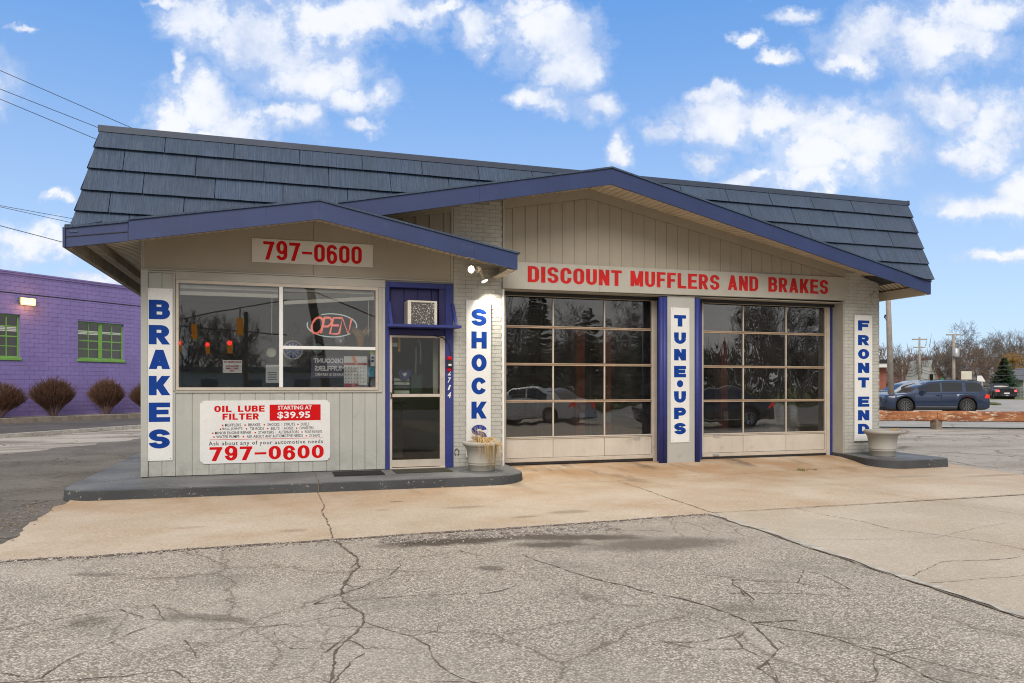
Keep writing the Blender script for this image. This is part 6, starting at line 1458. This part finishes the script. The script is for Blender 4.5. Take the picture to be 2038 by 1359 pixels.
def pole(px, D_, h, r0, r1, label, arms=(), trafo=None, lean=0):
    x, y = off(px, D_); r = root('utility_pole', (x, y, 0), label, 'utility pole', 'utility poles on the right')
    mb = MB(); mb.tube([(x, y, 0), (x-lean*cos(YAW), y+lean*sin(YAW), h)], r0, 10, r1); mb.build('pole', M['pole'], r, smooth=True)
    for z, w in arms: mb = MB(); mb.hexa([(x-w*cos(YAW), y+w*sin(YAW)-.06, z), (x+w*cos(YAW), y-w*sin(YAW)-.06, z), (x+w*cos(YAW), y-w*sin(YAW)+.06, z), (x-w*cos(YAW), y+w*sin(YAW)+.06, z), (x-w*cos(YAW), y+w*sin(YAW)-.06, z+.14), (x+w*cos(YAW), y-w*sin(YAW)-.06, z+.14), (x+w*cos(YAW), y-w*sin(YAW)+.06, z+.14), (x-w*cos(YAW), y+w*sin(YAW)+.06, z+.14)]); mb.build('cross_arm', M['pole'], r)
    if trafo: mb = MB(); mb.lathe([(.0001, 0), (.32, 0), (.34, .1), (.34, .85), (.2, .95), (.0001, 1.0)], (x-.1, y-.35, trafo), 12); mb.build('transformer', M['steel'], r, smooth=True)
    return r, (x, y)
_, pA = pole(1774.5, 44, 10.5, .19, .11, 'thick leaning grey pole rising behind the shop roof corner', lean=.32)
q = off(1762, 44); mb = MB(); mb.tube([(q[0]-.05, q[1], 5.65), (q[0]+.25, q[1], 5.05), (pA[0]-.18, pA[1], 4.6)], .018, 5); mb.tube([(q[0]-.05, q[1], 5.55), (q[0], q[1], 5.75)], .05, 5); o = mb.build('pole_bracket', M['black']); tag(o, 'small black bracket and cable on the left of the thick pole', 'bracket')
_, pB = pole(1830, 92, 7.6, .17, .10, 'utility pole with two cross arms above the blue car', ((7.25, .9), (6.25, .7)))
_, pC = pole(1898, 78, 7.0, .20, .12, 'utility pole carrying a grey transformer', ((6.85, .75),), 4.55)
_, pD = pole(1796, 95, 4.8, .10, .08, 'short thin pole left of the double cross arm pole')
def wire(pts, label, r=.012, sag=.0, group='overhead wires'):
    P = []
    for a, b in zip(pts, pts[1:]):
        a, b = Vector(a), Vector(b)
        for i in range(12): t = i/12; p = a+(b-a)*t; p.z -= sag*4*t*(1-t); P.append(p)
    P.append(Vector(pts[-1])); mb = MB(); mb.tube(P, r, 4); return tag(mb.build('overhead_wire', M['wire']), label, 'wire', group)
far_r = off(2400, 70)
for k, (za, zb__, zc) in enumerate(((4.1, 4.0, 6.5), (3.7, 3.2, 5.2), (3.35, 2.9, 4.6), (2.6, 2.3, 3.9))):
    wire([(pD[0], pD[1], za-.3), (pB[0], pB[1], za), (pC[0], pC[1], zb__+.35), (far_r[0], far_r[1], zc)], 'sagging wire number %s from the top running right past the transformer pole' % ('one', 'two', 'three', 'four')[k], .025, .5, 'wires beyond the street')
def at(px, py, D_): q = off(px, D_); return (q[0], q[1], EYE+(768-py)*D_/1466)
for (a, b), lab in zip((((0, 140), (300, 271)), ((0, 177), (300, 295)), ((0, 197), (300, 322)), ((0, 409), (300, 463)), ((0, 411.5), (300, 478)), ((0, 449), (300, 528))), ('highest wire at the upper left running behind the mansard', 'second wire from the top at the upper left', 'third wire from the top at the upper left', 'upper of the close pair of wires above the left eave', 'lower of the close pair of wires above the left eave', 'thick lowest wire meeting the left eave')):
    A_ = at(a[0]-300, a[1]-(b[1]-a[1]), 34 if a[1] < 300 else 44); B_ = at(b[0]+300, b[1]+(b[1]-a[1]), 40 if a[1] < 300 else 52); wire([A_, B_], lab, .016 if 'thick' not in lab else .022, .0, 'wires at the upper left')
def road_sign(px, D_, zc, w, h, label, mt='signwhite', shape='sq', hp=None, ang=0):
    x, y = off(px, D_); r = local_root('road_sign', label, 'road sign'); mb = MB(); mb.box(-.05, .05, .01, .06, 0, hp or zc+h/2); mb.build('post', M['steel'], r)
    mb = MB()
    if shape == 'tri': mb.prism([(-w/2, zc-h/2), (w/2, zc-h/2), (-w*.1, zc+h/2)], 'y', -.02, -.001)
    else: mb.bbox(-w/2, w/2, -.02, .0, zc-h/2, zc+h/2, .005)
    mb.build('plate', M[mt], r); place(r, x, y, 0, -YAW+ang); return r
M['signback'] = paint('cream_sign_back', (.60, .57, .47), .6, .06, 2, 20, 0); M['streetgreen'] = plain('street_sign_green', (.02, .2, .08), .5)
road_sign(1923.5, 66, 2.45, .95, .75, 'square cream sign seen from behind on a steel post', 'signback'); road_sign(1949, 58, 2.10, .42, .42, 'small white square sign seen from behind on a thick steel post', 'signwhite', ang=.2); road_sign(1955, 60, 2.10, .5, .48, 'white triangular sign seen from behind beside the small square sign', 'signwhite', 'tri', 2.0)
road_sign(1875, 66, 2.1, .34, .20, 'small green street name sign above the blue car roof', 'streetgreen')
fe = root('chain_link_fence', (*off(1990, 88), 0), 'grey chain link fence along the lawn behind the black pickup', 'fence')
M['mesh'] = glass('chain_link_haze', (.55, .55, .55), 1.0); 
fa, fb_ = Vector((*off(1930, 86), 0)), Vector((*off(2140, 80), 0))
for i in range(15): p = fa+(fb_-fa)*i/14; mb = MB(); mb.tube([p, p+Vector((0, 0, 1.35))], .03, 5); mb.build('post', M['steel'], fe)
mb = MB(); mb.tube([fa+Vector((0, 0, 1.3)), fb_+Vector((0, 0, 1.3))], .025, 4); mb.build('top_rail', M['steel'], fe)
mb = MB(); L_ = (fb_-fa).length; dv = (fb_-fa).normalized(); n = int(L_/.14)
for i in range(n):
    p = fa+dv*(i*.14)
    for s_ in (1, -1): a = p; b = p+dv*(s_*1.2); mb.tube([a+Vector((0, 0, .05)), b+Vector((0, 0, 1.28))], .008, 3, caps=False)
o = mb.build('wire_mesh', M['steel'], fe); o['kind'] = 'stuff'

# ------------------------------------------------------------------ rusty barrier beam
M['rust'] = None
def rustm():
    n = NT('flaking_rust_and_pale_paint'); a = n.noise(1.0, 7, .65, vec=n.mapv((2.2, 2.2, 5))); b = n.noise(1.0, 6, .7, vec=n.mapv((3.5, 3.5, 12)))
    c = n.mix(n.mr(a, .35, .65), (.20, .065, .028), (.42, .17, .065)); c = n.mix(n.mr(b, .54, .62), c, (.58, .46, .34)); c = n.mix(n.mr(n.noise(5, 5), .6, .75, 0, .7), c, (.11, .035, .015))
    n.bump(a, .5, .03); return n.fin(c, .8)
M['rust'] = rustm()
br_ = root('barrier_rail', (22.0, 20.2, 0), 'long rusty orange beam barrier on short posts beside the street', 'barrier')
A_, B_ = Vector((13.5, 25.1, .44)), Vector((36.0, 12.2, .44))
def beam(mb, a, b, hw, hh):
    d = (b-a).normalized(); nrm = Vector((-d.y, d.x, 0))
    prof = [(-hw, -hh*.8), (-hw*.6, -hh), (hw*.6, -hh), (hw, -hh*.8), (hw, hh*.7), (hw*.6, hh), (-hw*.6, hh), (-hw, hh*.7)]
    n = 24; k = len(mb.v)
    for i in range(n+1):
        p = a+(b-a)*i/n; w_ = 1+.04*sin(i*1.7)
        for (u_, v_) in prof: mb.v.append(tuple(p+nrm*u_*w_+Vector((0, 0, v_*w_))))
    for i in range(n):
        for j in range(8): mb.f.append((k+i*8+j, k+i*8+(j+1) % 8, k+(i+1)*8+(j+1) % 8, k+(i+1)*8+j))
    mb.f.append(tuple(range(k, k+8)))
m1 = A_+(B_-A_)*.376
mb = MB(); beam(mb, A_, m1-(B_-A_).normalized()*.01, .14, .175); mb.build('beam', M['rust'], br_); mb = MB(); beam(mb, m1, B_, .145, .18); mb.build('beam', M['rust'], br_)
for t in (.02, .376, .72, .98): p = A_+(B_-A_)*t; mb = MB(); mb.box(p.x-.13, p.x+.13, p.y-.13, p.y+.13, -.02, .34); mb.build('post', M['wood'], br_)
# ------------------------------------------------------------------ vehicles
def smooth_interp(P, x):
    if x <= P[0][0]: return P[0][1]
    for (x0, y0), (x1, y1) in zip(P, P[1:]):
        if x <= x1: t = (x-x0)/(x1-x0); return y0+(y1-y0)*(t*t*(3-2*t)*.5+t*.5)
    return P[-1][1]
M['tyre'] = paint('tyre_rubber', (.02, .02, .02), .85, .2, 8, 30, .2); M['carglass'] = plain('tinted_car_glass', (.012, .015, .017), .04, 0, .8)
M['chrome'] = plain('bright_trim', (.6, .6, .6), .2, 1.0); M['rimdark'] = plain('dark_alloy', (.22, .22, .23), .35, .7); M['rimbright'] = plain('bright_alloy', (.5, .5, .5), .3, .9)
M['cladding'] = plain('black_car_plastic', (.025, .025, .027), .6); M['lampred'] = emit('red_tail_lamp', (.9, .03, .02), .5, (.5, .01, .01)); M['brakered'] = emit('lit_brake_lamp', (1, .05, .06), 3.0, (.6, .01, .01)); M['lampclear'] = plain('clear_headlamp', (.65, .63, .58), .12, .3)
def carpaint(name, c, metal=.35):
    n = NT(name); n.b.inputs['Coat Weight'].default_value = .8; n.b.inputs['Coat Roughness'].default_value = .06
    return n.fin(n.mix(n.mr(n.noise(1.2, 4), .3, .7, 0, .15), c, tuple(min(1, x*1.4+.01) for x in c)), .35, metal)
M['carblue'] = carpaint('deep_blue_car_paint', (.010, .024, .062)); M['carsilver'] = carpaint('silver_car_paint', (.36, .37, .38)); M['carblack'] = carpaint('black_car_paint', (.012, .013, .018)); M['carwhite'] = carpaint('white_car_paint', (.62, .63, .64), 0)
def car(name, label, cat, paintm, L_, Wd, belt, roof, xw, side_ranges, wr, wheels, rim='rimdark', clad=.34, ws=None, rw=None, ground=.22, tail_lit=False, taper=(.20, .10), bed=None, chrome=True, group=None):
    """belt/roof: polylines (x, z); xw: cabin from..to; side_ranges: windows along x; wheels: x positions"""
    r = local_root(name, label, cat, group); pm = M[paintm]; n = 72; xs = [L_*i/n for i in range(n+1)]
    for wx_ in wheels:
        for k in range(-6, 7): xs.append(wx_+(wr*1.18)*sin(k*pi/12))
    xs = sorted(set(round(x, 4) for x in xs))
    def hw(x):
        a = x/L_; f = 1
        if a < .16: f -= taper[0]*((.16-a)/.16)**2
        if a > .88: f -= taper[1]*((a-.88)/.12)**2
        return Wd/2*f
    def zl(x):
        z = ground+.02*(1 if L_*.15 < x < L_*.85 else 0) + (.12*max(0, 1-x/.25))**1 + .10*max(0, 1-(L_-x)/.25)
        for wx_ in wheels:
            d = abs(x-wx_)/(wr*1.18)
            if d <= 1: z = max(z, wr+sqrt(1-d*d)*wr*1.18)
        return z
    S_ = [(0, .955), (.12, .985), (.35, 1.0), (.55, 1.0), (.72, .985), (.88, .965), (.97, .925), (1.0, .87)]
    body = MB(); cl = MB(); m_ = len(S_)
    grid = []
    for x in xs:
        lo, up, w = zl(x), smooth_interp(belt, x), hw(x); row = [(x, -w*s_, lo+(up-lo)*t) for t, s_ in S_]; row += [(x, -w*.5, up+.025), (x, 0, up+.035)]; grid.append(row)
    K = len(grid[0])
    for s_ in (1, -1):
        for i in range(len(xs)-1):
            for j in range(K-1):
                q = [grid[i][j], grid[i+1][j], grid[i+1][j+1], grid[i][j+1]]; q = [(a, b*s_, c) for a, b, c in q]
                zc = sum(v[2] for v in q)/4; tgt = cl if (zc < clad and j < 4) else body
                tgt.add(q, [(0, 1, 2, 3) if s_ == 1 else (3, 2, 1, 0)])
    for x_, col_ in ((xs[0], grid[0]), (xs[-1], grid[-1])):
        ring = [p for p in col_]+[(a, -b, c) for a, b, c in col_[::-1][1:]]; body.add(ring, [tuple(range(len(ring)))])
    def weld(mb, nm, mt):
        import bmesh
        o = mb.build(nm, mt, r, smooth=True); bm = bmesh.new(); bm.from_mesh(o.data); bmesh.ops.remove_doubles(bm, verts=bm.verts, dist=.0008); bm.to_mesh(o.data); bm.free(); o.data.shade_smooth(); return o
    weld(body, 'body', pm)
    if cl.v: weld(cl, 'lower_cladding', M['cladding'])
    mb = MB(); mb.box(.25, L_-.25, -Wd*.37, Wd*.37, ground-.02, ground+.60); mb.build('underbody', M['cladding'], r)
    # cabin
    cab = {'cabin': MB(), 'side_window': MB(), 'windscreen': MB(), 'rear_window': MB()}
    cx = [xw[0]+(xw[1]-xw[0])*i/48 for i in range(49)]; g2 = []
    for x in cx:
        zb__, zr = smooth_interp(belt, x)-.01, max(smooth_interp(roof, x), smooth_interp(belt, x)+.0); w = hw(x)*.90; hh = zr-zb__
        kk = min(1, hh/.45); g2.append([(x, -w, zb__), (x, -w*(1-.035*kk), zb__+hh*.12), (x, -w*(1-.15*kk), zb__+hh*.84), (x, -w*(1-.20*kk), zb__+hh*.95), (x, -w*(1-.30*kk), zb__+hh), (x, -w*.35, zr+.015*kk), (x, 0, zr+.02*kk)])
    for s_ in (1, -1):
        for i in range(48):
            xm = (cx[i]+cx[i+1])/2
            for j in range(6):
                q = [(a, b*s_, c) for a, b, c in (g2[i][j], g2[i+1][j], g2[i+1][j+1], g2[i][j+1])]; key = 'cabin'
                if j == 1 and any(a < xm < b for a, b in side_ranges): key = 'side_window'
                if j >= 4 and ws and ws[0] < xm < ws[1]: key = 'windscreen'
                if j >= 4 and rw and rw[0] < xm < rw[1]: key = 'rear_window'
                cab[key].add(q, [(0, 1, 2, 3) if s_ == 1 else (3, 2, 1, 0)])
    for k_, mb in cab.items():
        if mb.v and k_ == 'side_window':
            for sg in (1, -1):
                h_ = MB(); fs_ = [f for f in mb.f if mb.v[f[0]][1]*sg > 0]; used = sorted(set(i for f in fs_ for i in f)); mp_ = {a: b for b, a in enumerate(used)}
                h_.v = [mb.v[i] for i in used]; h_.f = [tuple(mp_[i] for i in f) for f in fs_]; weld(h_, k_, M['carglass'])
        elif mb.v: weld(mb, k_, pm if k_ == 'cabin' else M['carglass'])
    # wheels
    for wx_ in wheels:
        for s_ in (-1, 1):
            y = s_*(Wd/2-.13); t = MB(); t.lathe([(wr*.62, -.11), (wr*.93, -.12), (wr, -.07), (wr, .07), (wr*.93, .12), (wr*.62, .11)], (wx_, y, wr), 26, 'y'); wh = t.build('wheel', M['tyre'], r, smooth=True)
            t = MB(); yy = y+s_*.10; t.lathe([(wr*.64, 0), (wr*.60, -s_*.02), (wr*.57, -s_*.06), (.0001, -s_*.06)], (wx_, yy, wr), 26, 'y'); t.build('wheel_dish', M['cladding'], wh)
            t = MB()
            for k in range(10):
                a = 2*pi*k/10
                def pt(rr, an, dy): return (wx_+rr*cos(an), yy+dy, wr+rr*sin(an))
                t.add([pt(wr*.10, a-.25, -s_*.02), pt(wr*.10, a+.25, -s_*.02), pt(wr*.58, a+.09, s_*.0), pt(wr*.58, a-.09, s_*.0)], [(0, 1, 2, 3)])
            t.lathe([(wr*.66, -.005*s_), (wr*.58, 0)], (wx_, yy, wr), 26, 'y'); t.build('rim', M[rim], wh)
        t = MB(); t.lathe([(wr*1.16, -Wd/2+.03), (wr*1.16, Wd/2-.03)], (wx_, 0, wr), 20, 'y'); t.build('wheel_arch', M['cladding'], r)
    # lamps, mirrors, trim
    zb0 = smooth_interp(belt, .35)
    for s_ in (-1, 1):
        w0, w1 = hw(.03), hw(.42); mb = MB(); z = zb0-.10
        mb.hexa([(-.012, s_*w0*.55, z-.13), (.40, s_*(w1+.006), z-.05), (.40, s_*(w1-.05), z-.05), (.10, s_*w0*.5, z-.13), (-.004, s_*w0*.55, z+.0), (.48, s_*(w1+.0), z+.06), (.45, s_*(w1-.06), z+.06), (.10, s_*w0*.5, z)]); mb.build('headlight', M['lampclear'], r)
        xt = L_; wt = hw(L_-.02); zt = smooth_interp(belt, L_-.2); tl = M['brakered'] if tail_lit else M['lampred']; mb = MB()
        mb.hexa([(L_-.30, s_*(hw(L_-.3)+.008), zt-.26), (L_+.012, s_*(wt*.97), zt-.30), (L_+.012, s_*wt*.72, zt-.30), (L_-.15, s_*wt*.72, zt-.26), (L_-.22, s_*(hw(L_-.2)*.985), zt-.06), (L_+.010, s_*(wt*.95), zt-.08), (L_+.010, s_*wt*.74, zt-.08), (L_-.15, s_*wt*.74, zt-.06)]); mb.build('tail_light', tl, r)
        xm = xw[0]+.75; mb = MB(); zb__ = smooth_interp(belt, xm); mb.bbox(xm-.10, xm+.10, min(s_*(Wd/2+.17), s_*(Wd/2-.01)), max(s_*(Wd/2+.17), s_*(Wd/2-.01)), zb__+.0, zb__+.16, .03); mb.build('mirror', pm, r)
        if chrome:
            mb = MB(); y_ = s_*(Wd/2+.004); mb.box(wheels[0]+wr*1.3, wheels[1]-wr*1.3, min(y_, y_-s_*.02), max(y_, y_-s_*.02), clad+.02, clad+.05); mb.build('sill_trim', M['chrome'], r)
        for a, b in side_ranges[:2]:
            mb = MB(); xh = b-.22; zh = smooth_interp(belt, xh)-.12; y_ = s_*(Wd/2*.99); mb.bbox(xh, xh+.18, min(y_, y_+s_*.03), max(y_, y_+s_*.03), zh, zh+.03, .005); mb.build('door_handle', pm, r)
            mb = MB(); y_ = s_*(Wd/2+.0015); mb.box(b+.03, b+.042, min(y_, y_-s_*.02), max(y_, y_-s_*.02), clad+.06, smooth_interp(belt, b)-.05); mb.build('door_seam', M['cladding'], r)
    mb = MB(); mb.bbox(-.02, .02, -Wd*.22, Wd*.22, zb0-.36, zb0-.14, .01); mb.build('grille', M['cladding'], r)
    mb = MB(); mb.box(L_+.001, L_+.02, -.26, .26, .62, .76); mb.build('number_plate', M['paper'], r)
    return r
SUV = dict(L_=5.35, Wd=2.0, belt=[(0, .86), (.08, 1.00), (1.2, 1.09), (4.9, 1.13), (5.25, 1.10), (5.35, .95)], roof=[(1.1, 1.09), (1.9, 1.55), (2.4, 1.74), (3.3, 1.80), (4.5, 1.77), (4.95, 1.70), (5.28, 1.14)], xw=(1.1, 5.28),
           side_ranges=[(1.75, 2.80), (2.90, 3.98), (4.12, 4.98)], wr=.42, wheels=(.98, 4.18), ws=(1.15, 2.25), rw=(4.90, 5.18))
suv = car('parked_suv', 'deep blue sport utility car standing in the street behind the rusty barrier', 'car', 'carblue', **SUV)
mb = MB()
for s_ in (-1, 1): mb.tube([(2.4, s_*.66, 1.77), (2.6, s_*.66, 1.83), (4.5, s_*.66, 1.82), (4.7, s_*.66, 1.76)], .018, 5)
mb.build('roof_rails', M['cladding'], suv)
q = off(1750, 40.8); place(suv, q[0], q[1], 0, -YAW-.08)
s2 = car('parked_car', 'silver car with a sloping windscreen half hidden behind the deep blue one', 'car', 'carsilver', **{**SUV, 'roof': [(1.0, 1.12), (2.1, 1.66), (2.6, 1.80), (3.6, 1.86), (4.6, 1.78), (5.28, 1.2)], 'rim': 'rimbright'})
q = off(1727, 47); place(s2, q[0], q[1], 0, -YAW+.02)
pk = car('pickup_truck', 'black pickup truck with lit red tail lights driving away near the spruce', 'pickup', 'carblack', 5.6, 2.0, [(0, .9), (.2, 1.02), (1.5, 1.12), (3.6, 1.14), (5.6, 1.14)], [(1.3, 1.1), (2.0, 1.65), (2.4, 1.76), (3.3, 1.76), (3.75, 1.12)], (1.3, 3.75), [(1.9, 2.6), (2.7, 3.35)], .40, (.95, 4.45), 'rimbright', .40, (1.4, 2.2), (3.4, 3.72), .30, True, (.15, .02))
q = off(1974, 87); place(pk, q[0], q[1], 0, 0)
pk.rotation_euler = (0, 0, -radians(126)); 
c2 = car('parked_car', 'grey car cut off by the right edge beyond the pickup', 'car', 'carsilver', **{**SUV, 'L_': 5.35}); q = off(2046, 93); place(c2, q[0], q[1], 0, -YAW)
SED = dict(L_=4.8, Wd=1.85, belt=[(0, .68), (.2, .80), (1.4, .95), (3.9, 1.0), (4.6, .98), (4.8, .8)], roof=[(1.15, .94), (1.9, 1.33), (2.3, 1.44), (3.2, 1.45), (3.7, 1.32), (4.3, 1.0)], xw=(1.15, 4.3), side_ranges=[(1.75, 2.6), (2.7, 3.55)], wr=.33, wheels=(.95, 3.75), ws=(1.2, 2.1), rw=(3.45, 4.25), clad=.26, rim='rimbright')
wc = car('parked_car', 'white saloon parked on the forecourt, reflected in the left bay door', 'car', 'carwhite', **SED); place(wc, 8.2, -5.2, 0, radians(52))
dc = car('parked_car', 'dark saloon parked on the forecourt, reflected in the right bay door', 'car', 'carblack', **SED); place(dc, 12.5, .5, 0, radians(10))

# ------------------------------------------------------------------ the street behind the camera, which the glass mirrors
def refl(px, D_): x, y = off(px, D_); return (x, 24.1-y)
for i, (px, D_, kd, sc) in enumerate(((372, 70, 'tall', 1.0), (408, 78, 'wide', 1.0), (455, 72, 'tall', .95), (500, 84, 'wide', .85), (600, 66, 'wide', .7), (735, 70, 'dense', .8), (1040, 58, 'tall', .95), (1068, 64, 'dense', 1.1), (1120, 66, 'dense', 1.05), (1165, 62, 'wide', 1.0), (1215, 58, 'dense', .95), (1262, 64, 'wide', 1.1), (1300, 60, 'dense', 1.0), (1400, 70, 'dense', .9), (1440, 80, 'dense', .8), (1520, 66, 'tall', 1.15), (1575, 62, 'tall', 1.0), (1610, 70, 'wide', .95))):
    x, y = refl(px, D_); tree(kd, x, y, sc*.78, i*2.1, 'bare tree across the street behind the camera, mirrored in the shop glass', 'bare trees across the street')
for i, (px, D_, H_, R_) in enumerate(((1075, 52, 8.5, 2.6), (1180, 60, 8.0, 3.0), (1290, 56, 6.5, 2.8), (1385, 60, 7.2, 2.6))):
    x, y = refl(px, D_); spruce(x, y, H_, R_, ('tall spruce across the street mirrored in the left bay door', 'broad spruce across the street mirrored in the left bay door', 'short spruce across the street mirrored near the guard pipes', 'spruce across the street mirrored in the right bay door')[i], 30+i)
mb = MB(); rs = random.Random(31)
for i in range(4200):
    px = rs.uniform(900, 1750); x, y = refl(px, rs.uniform(66, 80)); h = rs.uniform(0, 4.5); w = rs.uniform(.04, .12); l = Vector((rs.gauss(0, .5), rs.gauss(0, .4), rs.uniform(.8, 2.0)))
    mb.add([(x-w, y, h), (x+w, y, h), (x+l.x, y+l.y, h+l.z)], [(0, 1, 2)])
mb.build('roadside_thicket', M['bark'], None, 'bare brown thicket across the street behind the camera', 'thicket', kind='stuff')
lb = local_root('low_white_building', 'low white building with doors across the street, mirrored in the office window', 'building')
mb = MB(); mb.prism([(0, 0), (8, 0), (8, 2.6), (4, 3.6), (0, 2.6)], 'y', -.0, 9); mb.box(8.01, 26, 0, 7, 0, 2.8); mb.build('wall', M['housewhite'], lb)
mb = MB(); mb.box(7.9, 26.4, -.5, 7.4, 2.81, 3.15); mb.build('roof', M['roofgrey'], lb)
for x in (1.6, 4.6, 10, 13.5, 17, 21): mb = MB(); mb.box(x, x+1.4, 9.01 if x < 8 else 7.01, 9.05 if x < 8 else 7.05, .1, 2.1); mb.build('door', M['roofgrey'], lb)
q = refl(560, 62); place(lb, q[0]-20, q[1]-9, 0, 0)
_x, _y = refl(600, 24); r = root('utility_pole', (_x, _y, 0), 'tall pole behind the camera mirrored beside the OPEN sign', 'utility pole'); mb = MB(); mb.tube([(_x+1.0, _y, 0), (_x-.35, _y, 9)], .15, 8, .12); mb.build('pole', M['bark'], r)
_x, _y = refl(489, 45); r = root('utility_pole', (_x, _y, 0), 'slim pole behind the camera mirrored in the left office pane', 'utility pole'); mb = MB(); mb.tube([(_x, _y, 0), (_x, _y, 6.0)], .14, 8, .12); mb.build('pole', M['bark'], r)
for a, b, lab in (((330, 640), (570, 596), 'span wire carrying the traffic lights behind the camera'), ((330, 645), (570, 668), 'lower wire behind the camera mirrored in the left pane'), ((600, 570), (760, 636), 'wire behind the camera crossing the upper right pane')):
    A_ = at(a[0], a[1], 38); B_ = at(b[0], b[1], 38); wire([(A_[0], 24.1-A_[1], A_[2]), (B_[0], 24.1-B_[1], B_[2])], lab, .03, 0, 'wires behind the camera')
M['tlyellow'] = emit('traffic_light_yellow', (.9, .42, .02), .35, (.75, .36, .02)); M['tlred'] = emit('lit_red_signal', (1, .02, .03), 14, (.6, .01, .01))
for i, (px, py, lit, hh) in enumerate(((387, 660, False, 30), (477, 650, False, 34), (414, 693, True, 24), (458, 690, True, 26), (357, 690, True, 22))):
    A_ = at(px, py, 38); x, y, z = A_[0], 24.1-A_[1], A_[2]; s_ = hh*38/1466
    r = root('traffic_light', (x, y, z-s_/2), ('unlit yellow traffic light mirrored left in the office window', 'larger unlit yellow traffic light mirrored in the office window', 'traffic light with red lamp mirrored left of centre', 'traffic light with red lamp mirrored nearest the slim pole', 'traffic light with red lamp mirrored at the pane edge')[i], 'traffic light', 'traffic lights over the crossing')
    mb = MB(); mb.bbox(x-s_*.17, x+s_*.17, y-.15, y+.15, z-s_/2, z+s_/2, .03)
    mb.build('housing', M['tlyellow'], r)
    for k in (-1, 0, 1):
        mb = MB(); mb.lathe([(s_*.13, .15), (s_*.13, .28)], (x, y, z+k*s_*.32), 12, 'y'); mb.lathe([(.0001, .16), (s_*.12, .155)], (x, y, z+k*s_*.32), 12, 'y'); mb.build('lens', M['tlred'] if (lit and k == 1) else M['tlyellow'], r)
    mb = MB(); mb.tube([(x, y, z+s_/2), (x, y, z+s_/2+.5)], .03, 5); mb.build('hanger', M['wire'], r)
